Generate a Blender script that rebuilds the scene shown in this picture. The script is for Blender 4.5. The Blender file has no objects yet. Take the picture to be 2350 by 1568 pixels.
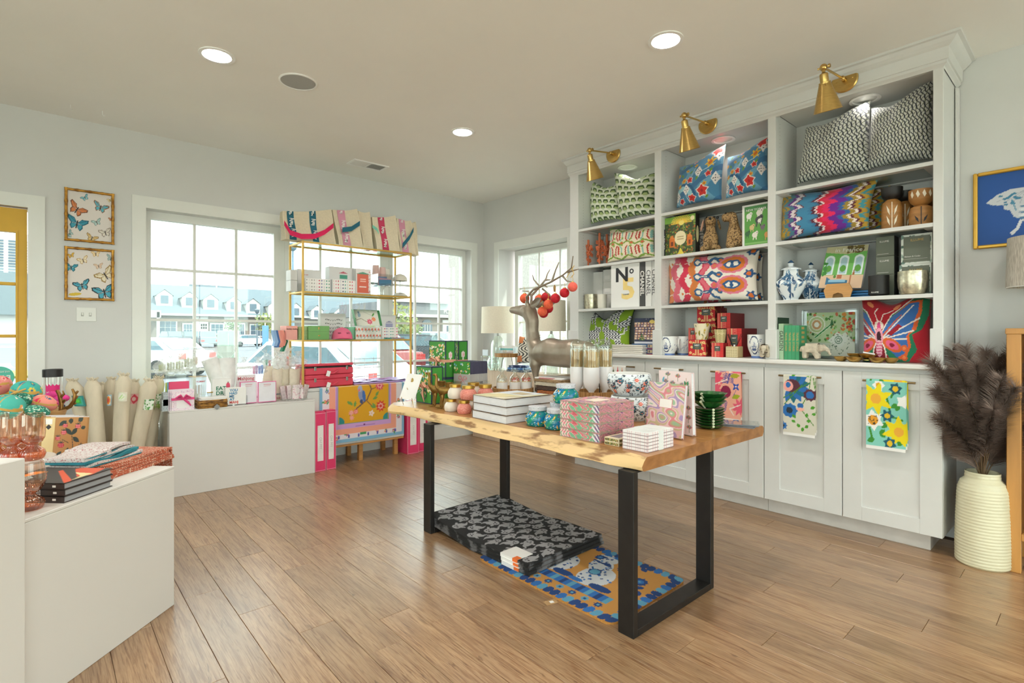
import bpy,math,random
import numpy as np
from mathutils import Vector,Matrix
random.seed(7);RNG=np.random.default_rng(7)
SC=bpy.context.scene;COL=SC.collection;PI=math.pi
# ---------------------------------------------------------------- camera, sky, sun, exposure
EYE=1.22;FPX=1212.0;CX,CY=1175.0,765.0;YAW=math.radians(41.57);SA,CA=math.sin(YAW),math.cos(YAW)
cd=bpy.data.cameras.new('camera');cam=bpy.data.objects.new('camera',cd);COL.objects.link(cam)
cam.location=(0,0,EYE);cam.rotation_euler=(PI/2,0,-YAW)
cd.sensor_width=36;cd.lens=FPX/2350*36;cd.shift_y=-19/2350;cd.clip_start=.05;cd.clip_end=400
SC.camera=cam
SC.view_settings.view_transform='Standard';SC.view_settings.look='None';SC.view_settings.gamma=1
SC.view_settings.use_curve_mapping=False;SC.view_settings.exposure=0.58
wd=bpy.data.worlds.new('sky');SC.world=wd;wd.use_nodes=True
nt=wd.node_tree;bgn=nt.nodes['Background'];bgn.inputs['Color'].default_value=(1,.98,.985,1);bgn.inputs['Strength'].default_value=4.0
sd=bpy.data.lights.new('sun','SUN');sd.energy=5;sd.angle=.02;sd.color=(1,.96,.88)
sun=bpy.data.objects.new('sun',sd);COL.objects.link(sun);sun.rotation_euler=Vector((-.34,.42,-.84)).to_track_quat('-Z','Y').to_euler()
cy=SC.cycles
cy.max_bounces=7;cy.diffuse_bounces=4;cy.glossy_bounces=3;cy.transmission_bounces=4;cy.transparent_max_bounces=14
cy.caustics_reflective=False;cy.caustics_refractive=False;cy.sample_clamp_indirect=4;cy.blur_glossy=.5
CEIL=2.82;YB=5.11;XR=4.055;XL=-2.6;YF=-2.6 # room planes
def area(name,loc,sx,sy,e,rot=(0,0,0),col=(1,1,1),shape='RECTANGLE',portal=False,spread=PI):
 l=bpy.data.lights.new(name,'AREA');l.shape=shape;l.size=sx;l.size_y=sy;l.energy=e;l.color=col;l.spread=spread
 l.cycles.is_portal=portal
 o=bpy.data.objects.new(name,l);COL.objects.link(o);o.location=loc;o.rotation_euler=rot;return o
# ---------------------------------------------------------------- helpers
def ray(px,py):
 u=(px-CX)/FPX;return SA+u*CA,CA-u*SA,-(py-CY)/FPX
def P(px,py,z): # point on the level plane z seen at a pixel of the photograph
 r=ray(px,py);t=(z-EYE)/r[2];return Vector((r[0]*t,r[1]*t,z))
def PX(px,py,X):
 r=ray(px,py);t=X/r[0];return Vector((X,r[1]*t,EYE+r[2]*t))
def PY(px,py,Y):
 r=ray(px,py);t=Y/r[1];return Vector((r[0]*t,Y,EYE+r[2]*t))
def dep(p):return p[0]*SA+p[1]*CA
def zat(py,p):return EYE-(py-CY)/FPX*dep(p)
def PD(px,py,d): # point at depth d
 u=(px-CX)/FPX;return Vector(((SA+u*CA)*d,(CA-u*SA)*d,EYE-(py-CY)/FPX*d))
def fs(xf,pl,pr,z0,pt): # front on plane X=xf: base centre, turn, width, height
 a=PX(pl,765,xf);b=PX(pr,765,xf);m=Vector((xf,(a.y+b.y)/2,z0))
 return m,-PI/2,a.y-b.y,zat(pt,a)-z0
def ff(pl,pyb,pr,z0,pt,rz): # front edge starting at a pixel on plane z0 and running along rz
 a=P(pl,pyb,z0);c,s=math.cos(rz),math.sin(rz);r=ray(pr,765)
 w=(r[0]*a.y-r[1]*a.x)/(r[1]*c-r[0]*s);m=a+Vector((c,s,0))*w/2
 return m,rz,w,zat(pt,a)-z0
def lin(h):
 if isinstance(h,str):h=[int(h[i:i+2],16)/255 for i in(0,2,4)]
 return[c/12.92 if c<=.04045 else((c+.055)/1.055)**2.4 for c in h[:3]]
MATS={}
def M(key,col='ffffff',r=.5,metal=0,var=.06,sc=8,bump=0,bsc=200,trans=0,emit=0,alpha=1,spec=.5,coat=0,stretch=None,col2=None,lo=.35,hi=.65,rand=0,sheen=0):
 if key in MATS:return MATS[key]
 m=bpy.data.materials.new(key);m.use_nodes=True;t=m.node_tree;N=t.nodes;L=t.links;b=N['Principled BSDF']
 c=lin(col);b.inputs['Roughness'].default_value=r;b.inputs['Metallic'].default_value=metal;b.inputs['Specular IOR Level'].default_value=spec
 b.inputs['Coat Weight'].default_value=coat;b.inputs['Coat Roughness'].default_value=.3;b.inputs['Sheen Weight'].default_value=sheen
 b.inputs['Base Color'].default_value=(*c,1)
 if emit:b.inputs['Emission Color'].default_value=(*c,1);b.inputs['Emission Strength'].default_value=emit
 if alpha<1:b.inputs['Alpha'].default_value=alpha
 tc=None
 def coords(obj):
  tcn=N.new('ShaderNodeTexCoord');mp=N.new('ShaderNodeMapping');L.new(tcn.outputs['Object'],mp.inputs['Vector'])
  if stretch:mp.inputs['Scale'].default_value=stretch
  return mp.outputs['Vector']
 if var or col2:
  v=coords(1);n=N.new('ShaderNodeTexNoise');n.inputs['Scale'].default_value=sc;n.inputs['Detail'].default_value=4;L.new(v,n.inputs['Vector'])
  rp=N.new('ShaderNodeValToRGB');L.new(n.outputs['Fac'],rp.inputs['Fac'])
  e=rp.color_ramp.elements;e[0].position=lo;e[1].position=hi
  e[0].color=(*[max(0,x*(1-var))for x in c],1);e[1].color=(*([x*(1+var)for x in c]if not col2 else lin(col2)),1)
  out=rp.outputs['Color']
  if rand:
   oi=N.new('ShaderNodeObjectInfo');mr=N.new('ShaderNodeMapRange');mr.inputs['To Min'].default_value=1-rand;mr.inputs['To Max'].default_value=1+rand
   L.new(oi.outputs['Random'],mr.inputs['Value']);hs=N.new('ShaderNodeHueSaturation');L.new(mr.outputs[0],hs.inputs['Value']);L.new(out,hs.inputs['Color']);out=hs.outputs['Color']
  L.new(out,b.inputs['Base Color'])
 if bump:
  v=coords(1);n=N.new('ShaderNodeTexNoise');n.inputs['Scale'].default_value=bsc;L.new(v,n.inputs['Vector'])
  bp=N.new('ShaderNodeBump');bp.inputs['Strength'].default_value=bump;bp.inputs['Distance'].default_value=.002;L.new(n.outputs['Fac'],bp.inputs['Height']);L.new(bp.outputs['Normal'],b.inputs['Normal'])
 MATS[key]=m;return m
def MC(key='printed',r=.6,bump=0,bsc=400,sheen=0,coat=0,metal=0): # printed pigment held in the mesh's colour attribute
 if key in MATS:return MATS[key]
 m=M(key,r=r,var=0,bump=bump,bsc=bsc,sheen=sheen,coat=coat,metal=metal);t=m.node_tree
 a=t.nodes.new('ShaderNodeAttribute');a.attribute_name='Col';t.links.new(a.outputs['Color'],t.nodes['Principled BSDF'].inputs['Base Color']);return m
def MG(key,col='ffffff',tr=.9,r=.02,base=.06): # thin clear glass: see-through with a faint mirror
 if key in MATS:return MATS[key]
 m=bpy.data.materials.new(key);m.use_nodes=True;t=m.node_tree;N=t.nodes;L=t.links;N.remove(N['Principled BSDF'])
 g=N.new('ShaderNodeBsdfGlossy');g.inputs['Roughness'].default_value=r;g.inputs['Color'].default_value=(.9,.95,.93,1)
 tp=N.new('ShaderNodeBsdfTransparent');tp.inputs['Color'].default_value=(*[x*tr for x in lin(col)],1)
 lw=N.new('ShaderNodeLayerWeight');lw.inputs['Blend'].default_value=.25;mr=N.new('ShaderNodeMapRange')
 mr.inputs['To Min'].default_value=base;mr.inputs['To Max'].default_value=.75;L.new(lw.outputs['Facing'],mr.inputs['Value'])
 mx=N.new('ShaderNodeMixShader');L.new(mr.outputs[0],mx.inputs[0]);L.new(tp.outputs[0],mx.inputs[1]);L.new(g.outputs[0],mx.inputs[2])
 L.new(mx.outputs[0],N['Material Output'].inputs['Surface']);MATS[key]=m;return m
def tag(o,label=None,cat=None,group=None,kind=None):
 if label:o['label']=label
 if cat:o['category']=cat
 if group:o['group']=group
 if kind:o['kind']=kind
 return o
def link(o,parent=None):
 COL.objects.link(o)
 if parent is not None:o.parent=parent
 return o
def T(name,label,cat,loc=(0,0,0),rz=0,group=None):
 o=link(bpy.data.objects.new(name,None));o.location=loc;o.rotation_euler=(0,0,rz);o.empty_display_size=.05
 return tag(o,label,cat,group)
def S(name): # an Empty that gathers a piece of the setting
 return tag(link(bpy.data.objects.new(name,None)),kind='structure')
class B: # collects shapes into ONE mesh
 def __init__(s):s.v=[];s.f=[];s.c=None
 def add(s,v,f):
  n=len(s.v);s.v+=[tuple(p)for p in v];s.f+=[tuple(i+n for i in q)for q in f];return s
 def box(s,x0,x1,y0,y1,z0,z1,c=0,R=None):
  if x1<x0:x0,x1=x1,x0
  if y1<y0:y0,y1=y1,y0
  if z1<z0:z0,z1=z1,z0
  if c<=0:
   v=[(x,y,z)for z in(z0,z1)for y in(y0,y1)for x in(x0,x1)]
   f=[(0,2,3,1),(4,5,7,6),(0,1,5,4),(2,6,7,3),(0,4,6,2),(1,3,7,5)]
  else:
   c=min(c,(x1-x0)*.45,(y1-y0)*.45,(z1-z0)*.45);v=[];ix={}
   for i,(x,sx)in enumerate(((x0,1),(x1,-1))):
    for j,(y,sy)in enumerate(((y0,1),(y1,-1))):
     for k,(z,sz)in enumerate(((z0,1),(z1,-1))):
      for a in range(3):
       ix[i,j,k,a]=len(v);v.append((x+(sx*c if a!=0 else 0),y+(sy*c if a!=1 else 0),z+(sz*c if a!=2 else 0)))
   f=[]
   for a in range(3):
    for e in(0,1):
     q=[]
     for(p,r_)in((0,0),(1,0),(1,1),(0,1)):
      t=[0,0,0];t[a]=e;o=[k for k in range(3)if k!=a];t[o[0]]=p;t[o[1]]=r_;q.append(ix[(*t,a)])
     f.append(tuple(q)if(e==1)==(a!=1)else tuple(q[::-1]))
   for a in range(3): # edges
    o=[k for k in range(3)if k!=a]
    for p in(0,1):
     for r_ in(0,1):
      t0=[0,0,0];t0[o[0]]=p;t0[o[1]]=r_;t1=list(t0);t1[a]=1
      f.append((ix[(*t0,o[0])],ix[(*t1,o[0])],ix[(*t1,o[1])],ix[(*t0,o[1])]))
   for i in(0,1):
    for j in(0,1):
     for k in(0,1):f.append((ix[i,j,k,0],ix[i,j,k,1],ix[i,j,k,2]))
  if R is not None:v=[R@Vector(p)for p in v]
  return s.add(v,f)
 def lathe(s,prof,n=24,c=(0,0,0),R=None,wob=None,cap=True):
  v=[]
  for k,(r,z)in enumerate(prof):
   for i in range(n):
    a=2*PI*i/n;rr=r*(wob(a,k)if wob else 1);v.append(Vector((rr*math.cos(a),rr*math.sin(a),z)))
  f=[(k*n+i,k*n+(i+1)%n,(k+1)*n+(i+1)%n,(k+1)*n+i)for k in range(len(prof)-1)for i in range(n)]
  if cap:f+=[tuple(range(n))[::-1],tuple((len(prof)-1)*n+i for i in range(n))]
  if R is not None:v=[R@p for p in v]
  return s.add([p+Vector(c)for p in v],f)
 def tube(s,pts,r,n=8,cap=True):
  pts=[Vector(p)for p in pts];m=len(pts);rs=r if isinstance(r,(list,tuple))else[r]*m;v=[];up=None
  for k in range(m):
   t=(pts[min(k+1,m-1)]-pts[max(k-1,0)]).normalized()
   if up is None:up=t.cross(Vector((0,0,1))if abs(t.z)<.9 else Vector((1,0,0))).normalized()
   up=(up-t*up.dot(t)).normalized();w=t.cross(up)
   for i in range(n):
    a=2*PI*i/n;v.append(pts[k]+(up*math.cos(a)+w*math.sin(a))*rs[k])
  f=[(k*n+i,k*n+(i+1)%n,(k+1)*n+(i+1)%n,(k+1)*n+i)for k in range(m-1)for i in range(n)]
  if cap:f+=[tuple(range(n))[::-1],tuple((m-1)*n+i for i in range(n))]
  return s.add(v,f)
 def prism(s,poly,y0,y1,ax='y'): # outline in x,z pushed along y (or in x,y pushed along z)
  n=len(poly);mk=(lambda p,t:(p[0],t,p[1]))if ax=='y' else(lambda p,t:(p[0],p[1],t))if ax=='z' else(lambda p,t:(t,p[0],p[1]))
  return s.add([mk(p,y0)for p in poly]+[mk(p,y1)for p in poly],[tuple(range(n)),tuple(range(n,2*n))[::-1]]+[(i,n+i,n+(i+1)%n,(i+1)%n)for i in range(n)])
 def sph(s,c,r,n=16,m=10,sq=(1,1,1),R=None):
  v=[Vector((sq[0]*r*math.sin(PI*j/m)*math.cos(2*PI*i/n),sq[1]*r*math.sin(PI*j/m)*math.sin(2*PI*i/n),-sq[2]*r*math.cos(PI*j/m)))for j in range(1,m)for i in range(n)]
  f=[(j*n+i,j*n+(i+1)%n,(j+1)*n+(i+1)%n,(j+1)*n+i)for j in range(m-2)for i in range(n)]
  v+=[Vector((0,0,-r*sq[2])),Vector((0,0,r*sq[2]))];a,b=len(v)-2,len(v)-1
  f+=[(a,(i+1)%n,i)for i in range(n)]+[(b,(m-2)*n+i,(m-2)*n+(i+1)%n)for i in range(n)]
  if R is not None:v=[R@p for p in v]
  return s.add([p+Vector(c)for p in v],f)
 def obj(s,name,mat,parent=None,smooth=None,loc=None,fix=True):
  me=bpy.data.meshes.new(name);me.from_pydata(s.v,[],s.f);me.materials.append(mat)
  if fix:
   import bmesh
   bm=bmesh.new();bm.from_mesh(me);bmesh.ops.recalc_face_normals(bm,faces=bm.faces);bm.to_mesh(me);bm.free()
  if smooth:
   me.polygons.foreach_set('use_smooth',[True]*len(me.polygons));me.set_sharp_from_angle(angle=math.radians(smooth))
  o=link(bpy.data.objects.new(name,me),parent)
  if loc is not None:o.location=loc
  return o
def bxo(name,mat,parent,x0,x1,y0,y1,z0,z1,c=.002):return B().box(x0,x1,y0,y1,z0,z1,c).obj(name,mat,parent,fix=c>0)
def dup(root,loc=None,rz=None,label=None,name=None): # a thing with copies of its parts and sub-parts
 r=root.copy();COL.objects.link(r)
 if loc is not None:r.location=loc
 if rz is not None:r.rotation_euler=(0,0,rz)
 if label:r['label']=label
 for ch in list(root.children):
  c=ch.copy();COL.objects.link(c);c.parent=r
  for g in list(ch.children):
   d=g.copy();COL.objects.link(d);d.parent=c
 return r
class Pic: # a printed design: pigment on a fine grid, u across, v up
 def __init__(s,w,h,bg,aspect=None):
  s.w,s.h=w,h;s.A=aspect or w/h;s.X,s.Y=np.meshgrid(np.linspace(0,s.A,w+1),np.linspace(0,1,h+1));s.c=np.empty((h+1,w+1,3));s.c[:]=lin(bg)
 def put(s,m,col):
  if callable(col):s.c[m]=col(s.X,s.Y)[m]
  else:s.c[m]=lin(col)
  return s
 def jit(s,a,f=40):
  s.X=s.X+a*np.sin(s.Y*f*1.7+np.sin(s.X*f*.6)*2);s.Y=s.Y+a*np.sin(s.X*f+np.cos(s.Y*f*.7)*2);return s
 def ell(s,cx,cy,rx,ry=None,col='000000',rot=0):
  ry=ry or rx;c,n=math.cos(rot),math.sin(rot);dx,dy=s.X-cx,s.Y-cy
  return s.put(((dx*c+dy*n)/rx)**2+((-dx*n+dy*c)/ry)**2<1,col)
 def rect(s,x0,y0,x1,y1,col):return s.put((s.X>=x0)&(s.X<=x1)&(s.Y>=y0)&(s.Y<=y1),col)
 def poly(s,pts,col):
  m=np.zeros(s.X.shape,bool);n=len(pts)
  for i in range(n):
   (x0,y0),(x1,y1)=pts[i],pts[(i+1)%n]
   if y0==y1:continue
   m^=((s.Y>=y0)!=(s.Y>=y1))&(s.X<(x1-x0)*(s.Y-y0)/(y1-y0)+x0)
  return s.put(m,col)
 def line(s,pts,w,col):
  d=np.full(s.X.shape,9.)
  for(x0,y0),(x1,y1)in zip(pts,pts[1:]):
   vx,vy=x1-x0,y1-y0;L=vx*vx+vy*vy+1e-12;t=np.clip(((s.X-x0)*vx+(s.Y-y0)*vy)/L,0,1)
   d=np.minimum(d,np.hypot(s.X-x0-t*vx,s.Y-y0-t*vy))
  return s.put(d<w/2,col)
 def ring(s,cx,cy,r,w,col):d=np.hypot(s.X-cx,s.Y-cy);return s.put(abs(d-r)<w/2,col)
 def flower(s,cx,cy,r,n,col,cc,ph=0,cr=.3,deep=.35):
  dx,dy=s.X-cx,s.Y-cy;a=np.arctan2(dy,dx);s.put(np.hypot(dx,dy)<r*(1-deep*abs(np.sin((a+ph)*n/2))),col);return s.ell(cx,cy,r*cr,col=cc)
 def leaf(s,cx,cy,l,w,ang,col):
  c,n=math.cos(ang),math.sin(ang);dx,dy=s.X-cx,s.Y-cy;t=(dx*c+dy*n)/l;q=abs(-dx*n+dy*c)
  return s.put((t>0)&(t<1)&(q<w*np.sin(np.clip(t,0,1)*PI)),col)
 def dots(s,n,r,cols,seed=1,rect=None,sq=1):
  g=random.Random(seed);x0,y0,x1,y1=rect or(0,0,s.A,1)
  for i in range(n):s.ell(g.uniform(x0,x1),g.uniform(y0,y1),r*g.uniform(.6,1.3),r*sq*g.uniform(.6,1.3),cols[i%len(cols)],g.uniform(0,PI))
  return s
 def marble(s,cols,f=5,seed=0,wob=1):
  X,Y=s.X,s.Y;p=seed*1.7
  w=np.sin(X*f*1.1+p+1.6*wob*np.sin(Y*f*.9+p*2)+.8*np.sin(Y*f*2.3+X*f))+np.sin(Y*f*1.3-p+1.4*wob*np.sin(X*f*.8+p))+.6*np.sin((X+Y)*f*2.1+p)
  q=((w+2.6)/5.2*len(cols)*1.9).astype(int)%len(cols);s.c[:]=np.array([lin(c)for c in cols])[q];return s
def grid(name,pic,fn,parent,mat=None,back=None,smooth=True): # lays a printed design on a surface fn(u,v), u,v in 0..1
 w,h=pic.w,pic.h;U=np.linspace(0,1,w+1);V=np.linspace(0,1,h+1);vs=[];fcs=[];cs=[]
 def lay(fn,c):
  n=len(vs)
  for j in range(h+1):
   for i in range(w+1):vs.append(tuple(fn(U[i],V[j])))
  for j in range(h):
   for i in range(w):a=n+j*(w+1)+i;fcs.append((a,a+1,a+w+2,a+w+1))
  cs.append(c.reshape(-1,3))
 lay(fn,pic.c)
 if back:lay(back[0],back[1]if back[1]is not None else pic.c[:,::-1])
 me=bpy.data.meshes.new(name);me.from_pydata(vs,[],fcs);me.materials.append(mat or MC())
 at=me.color_attributes.new('Col','FLOAT_COLOR','POINT');c=np.concatenate(cs);c=np.concatenate([c,np.ones((len(c),1))],1)
 at.data.foreach_set('color',c.astype(np.float32).ravel())
 if smooth:me.polygons.foreach_set('use_smooth',[True]*len(me.polygons))
 return link(bpy.data.objects.new(name,me),parent)
def decal(name,pic,parent,x0,x1,z0,z1,y=-.001,mat=None):return grid(name,pic,lambda u,v:(x0+(x1-x0)*u,y,z0+(z1-z0)*v),parent,mat,smooth=False)
FONTC={}
def text(parent,s,size,loc,mat,rot=(PI/2,0,0),name='lettering',align='CENTER',bold=0,wid=None,ext=.0003,sx=1):
 k=(s,bold)
 if k not in FONTC:
  cu=bpy.data.curves.new('lettering','FONT');cu.body=s;cu.size=1;cu.align_x='CENTER';cu.align_y='CENTER';cu.offset=bold;cu.resolution_u=2;cu.extrude=.002
  o=bpy.data.objects.new('lettering',cu);COL.objects.link(o);dg=bpy.context.evaluated_depsgraph_get();dg.update()
  me=bpy.data.meshes.new_from_object(o.evaluated_get(dg));bpy.data.objects.remove(o);FONTC[k]=me
 me=FONTC[k].copy();me.materials.clear();me.materials.append(mat)
 n=len(me.vertices);a=np.empty(n*3);me.vertices.foreach_get('co',a);a=a.reshape(-1,3)
 W=np.ptp(a[:,0])or 1
 if wid:size=wid/W
 a[:,0]*=size*sx;a[:,1]*=size;a[:,2]=np.sign(a[:,2])*ext
 if align=='LEFT':a[:,0]-=a[:,0].min()
 me.vertices.foreach_set('co',a.ravel());me.update()
 o=link(bpy.data.objects.new(name,me),parent);o.location=loc;o.rotation_euler=rot;return o
WHITE=M('white_paint','d9d9d6',.38,var=.015);WALL=M('wall_paint','d6d6d4',.75,var=.015,sc=3,bump=.05,bsc=90);CEILM=M('ceiling_paint','f3f1ec',.85,var=.012,sc=2)
TRIMM=M('trim_paint','e6e7e2',.4,var=.01);GOLD=M('brass','c9a866',.28,1,var=.08,sc=30,stretch=(1,1,8));GOLDP=M('gold_paint','d8a846',.35,.6);BLACK=M('black_matte','1c1b1a',.5)
PAPER=M('page_edges','dcdcdf',.8,var=.12,sc=30,stretch=(1,1,60));CARD=M('white_card','efedea',.6,var=.02);GLASS=MG('clear_glass','fcfffe',.98);WPANE=MG('window_glass','f6fffc',.97,.0,.03);ACRYL=MG('clear_acrylic','ffffff',.97,.03,.08)
def shade(name,hexa,r=.55,**k):return M(name,hexa,r,**k)
# ================================================================ ROOM
X0,Y0=-3.2,-3.0
def rects(x0,x1,z0,z1,holes): # a wall panel with rectangular openings -> rectangles
 xs=sorted({x0,x1,*[h[0]for h in holes],*[h[1]for h in holes]});out=[]
 for a,b in zip(xs,xs[1:]):
  zs=[(z0,z1)]
  for h in holes:
   if h[0]<=a and h[1]>=b:zs=[q for(p,r)in zs for q in((p,min(r,h[2])),(max(p,h[3]),r))if q[1]-q[0]>1e-4]
  out+=[(a,b,p,r)for p,r in zs]
 return out
def wall(name,axis,pos,th,x0,x1,holes):
 b=B()
 for(a,c,z0,z1)in rects(x0,x1,0,CEIL+.1,holes):
  b.box(a,c,pos,pos+th,z0,z1)if axis=='y' else b.box(pos,pos+th,a,c,z0,z1)
 return tag(b.obj(name,WALL,fix=False),kind='structure')
GY=5.25;WO=(.613,3.863,.46,2.223);DO=(-1.02,-.084,0,2.115)
wall('wall_back','y',YB,.2,X0-.2,XR+.3,[WO,DO])
W3=(3.70,4.807,.46,2.215)
wall('wall_right','x',XR,.3,Y0-.2,YB,[W3])
FW=[(-2.9,.2,.1,2.5),(.5,3.7,.1,2.5)];wall('wall_front','y',Y0-.2,.2,X0-.2,XR,FW)
LW=[(-2.6,.6,.1,2.5),(1.0,3.3,.4,2.4)];wall('wall_left','x',X0-.2,.2,Y0,YB,LW)
# floor: sub-floor slab, and every plank in view a piece of its own
fl=tag(bxo('floor',M('underlay','6b4e36',.8),None,X0-.2,XR+.3,Y0-.2,YB+.2,-.12,-.012,0),kind='structure')
PW,PL=.1465,.95
def plank_mat():
 m=M('oak_plank','a98767',.30,var=.0,rand=0,spec=.8,coat=.35);t=m.node_tree;N=t.nodes;L=t.links;b=N['Principled BSDF']
 tc=N.new('ShaderNodeTexCoord');oi=N.new('ShaderNodeObjectInfo');cm=N.new('ShaderNodeCombineXYZ');ad=N.new('ShaderNodeVectorMath');mu=N.new('ShaderNodeMath');mu.operation='MULTIPLY';mu.inputs[1].default_value=37
 L.new(oi.outputs['Random'],mu.inputs[0])
 for k in 'XYZ':L.new(mu.outputs[0],cm.inputs[k])
 L.new(tc.outputs['Object'],ad.inputs[0]);L.new(cm.outputs[0],ad.inputs[1])
 def noise(scale,vec,det=4,dist=0):
  mp=N.new('ShaderNodeMapping');mp.inputs['Scale'].default_value=vec;L.new(ad.outputs[0],mp.inputs['Vector'])
  n=N.new('ShaderNodeTexNoise');n.inputs['Scale'].default_value=scale;n.inputs['Detail'].default_value=det;n.inputs['Distortion'].default_value=dist;L.new(mp.outputs[0],n.inputs['Vector']);return n.outputs['Fac']
 def ramp(f,p0,c0,p1,c1):
  r=N.new('ShaderNodeValToRGB');r.color_ramp.elements[0].position=p0;r.color_ramp.elements[1].position=p1
  r.color_ramp.elements[0].color=(*lin(c0),1);r.color_ramp.elements[1].color=(*lin(c1),1);L.new(f,r.inputs[0]);return r.outputs[0]
 def mix(a,b_,fac,mode='MULTIPLY'):
  x=N.new('ShaderNodeMix');x.data_type='RGBA';x.blend_type=mode;x.inputs[0].default_value=fac;L.new(a,x.inputs[6]);L.new(b_,x.inputs[7]);return x.outputs[2]
 base=ramp(noise(3,(6,.8,1),4,.6),.3,FLOORC[0],.7,FLOORC[1])
 g=ramp(noise(7,(12,.45,1),6,2.2),.36,'b8977a',.54,'ffffff');f=ramp(noise(40,(16,.6,1),2,.2),.35,'e4d6c8',.6,'ffffff')
 k=ramp(noise(2.2,(9,1.2,1),4,3),.29,'8a6a50',.36,'ffffff')
 col=mix(mix(mix(base,g,.75),f,.7),k,.55)
 hs=N.new('ShaderNodeHueSaturation');mr=N.new('ShaderNodeMapRange');mr.inputs['To Min'].default_value=.86;mr.inputs['To Max'].default_value=1.12
 L.new(oi.outputs['Random'],mr.inputs['Value']);L.new(mr.outputs[0],hs.inputs['Value']);L.new(col,hs.inputs['Color']);L.new(hs.outputs[0],b.inputs['Base Color'])
 bp=N.new('ShaderNodeBump');bp.inputs['Strength'].default_value=.12;bp.inputs['Distance'].default_value=.002;L.new(noise(40,(16,.6,1),2),bp.inputs['Height']);L.new(bp.outputs[0],b.inputs['Normal'])
 return m
FLOORC=('9c7d5e','b89874')
OAK=plank_mat();pm=B().box(0,PW-.0012,0,PL-.0012,-.012,0,.0012).obj('plank',OAK,fl);first=True
ends={0:2.812,1:2.494,2:2.181,3:1.861,5:2.84}
row0=-5
for r in range(row0,25):
 x=.4845+r*PW;e=ends.get(r,(r*.377)%PL+1.5);y=e-PL*math.ceil((e+.35)/PL)
 if x+PW>XR:continue
 ymin=-.2 if x>.5 else .6
 while y<YB-.02:
  if y+PL>ymin and not(x>3.74 and .7<y<2.2):
   o=pm if first else pm.copy()
   if not first:COL.objects.link(o);o.parent=fl
   o.location=(x,y,0);first=False
   if y+PL>YB:o.location.y=y;o.scale.y=(YB-y)/PL
  y+=PL
# ceiling, pierced for its recessed lamps
LAMPS=[(.746,3.4),(2.54,1.60),(2.49,3.4),(.746,1.6),(.746,-.2),(2.54,-.2),(-1.05,3.4),(-1.05,1.6),(-1.05,-.2),(.746,-1.9),(2.54,-1.9)]  # lamps after the visible ones are added out of view to brighten the room
def ceiling():
 b=B();n=32;rows=sorted({l[1]for l in LAMPS});y=Y0-.2
 def slab(xa,xb,ya,yb):b.add([(xa,ya,CEIL),(xa,yb,CEIL),(xb,yb,CEIL),(xb,ya,CEIL)],[(0,1,2,3)])
 for ry in rows:
  slab(X0-.2,XR+.3,y,ry-.1);x=X0-.2
  for lx in sorted(l[0]for l in LAMPS if l[1]==ry):
   slab(x,lx-.1,ry-.1,ry+.1);x=lx+.1;v=[]
   for i in range(n):
    a=2*PI*i/n;s=.1/max(abs(math.cos(a)),abs(math.sin(a)));v+=[(lx+.078*math.cos(a),ry+.078*math.sin(a),CEIL),(lx+s*math.cos(a),ry+s*math.sin(a),CEIL)]
   b.add(v,[(2*i,2*((i+1)%n),2*((i+1)%n)+1,2*i+1)for i in range(n)])
  slab(x,XR+.3,ry-.1,ry+.1);y=ry+.1
 slab(X0-.2,XR+.3,y,YB+.2);b.box(X0-.2,XR+.3,Y0-.2,YB+.2,CEIL+.12,CEIL+.25)
 return tag(b.obj('ceiling',CEILM,fix=False),kind='structure')
ceiling()
LENS=M('lamp_lens','fff6e6',.4,emit=9,var=0);RING=M('lamp_trim','f4f4f2',.4,var=.01)
def downlight(x,y,deep,lab,z=CEIL,r=.094,e=14):
 t=T('recessed_downlight',lab,'light',(x,y,z),0,'recessed ceiling lamps' if z==CEIL else 'lamps inside the shelves')
 B().lathe([(r,0),(r,-.006),(r*.8,-.006),(r*.76,0),(.072*r/.094,.003)],32,cap=False).obj('trim_ring',RING,t,30)
 d=.045 if deep else .004
 if deep:B().lathe([(.073,.002),(.052,d)],32,cap=False).obj('reflector',RING,t,30)
 rr=.055 if deep else .07*r/.094
 B().lathe([(rr,d),(rr,d+.004)],32).obj('lens',LENS,t)
 l=bpy.data.lights.new('downlight_glow','SPOT' if z<CEIL else 'AREA');l.energy=e;l.color=(1,.96,.91)
 if z<CEIL:l.spot_size=2.6;l.spot_blend=.6;l.shadow_soft_size=.05
 else:l.shape='DISK';l.size=.11
 o=link(bpy.data.objects.new('downlight_glow',l),t);o.location=(0,0,d-.003 if z==CEIL else-.012);return t
LE=8
for i,(x,y)in enumerate(LAMPS):
 downlight(x,y,i!=2,['recessed ceiling lamp with deep baffle near the yellow door side','recessed ceiling lamp with deep baffle beside the bookcase crown','small flat recessed ceiling lamp between speaker and bookcase'][i]if i<3 else 'added recessed ceiling lamp out of view for room light',e=LE)
t=T('ceiling_speaker','round grey ceiling speaker grille flush in the ceiling','speaker',(1.211,3.414,CEIL))
B().lathe([(.115,0),(.115,-.005),(.106,-.007),(.104,-.003)],40,cap=False).obj('rim',RING,t,30);B().lathe([(.104,-.002),(.103,-.004),(.05,-.005),(.001,-.005)],40,cap=False).obj('grille',M('grille_grey','a9a9a6',.7,var=.1,sc=900),t,30)
t=T('ceiling_vent','white slotted air vent in the ceiling close to the window wall','vent',(2.305,4.662,CEIL))
b=B();b.box(-.175,.175,-.09,-.07,-.008,0).box(-.175,.175,.07,.09,-.008,0).box(-.175,-.155,-.07,.07,-.008,0).box(.155,.175,-.07,.07,-.008,0).box(-.008,.008,-.07,.07,-.007,0).obj('vent_frame',RING,t)
bxo('vent_back',M('vent_dark','4a4a48',.8),t,-.155,.155,-.07,.07,-.0015,0,0)
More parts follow.
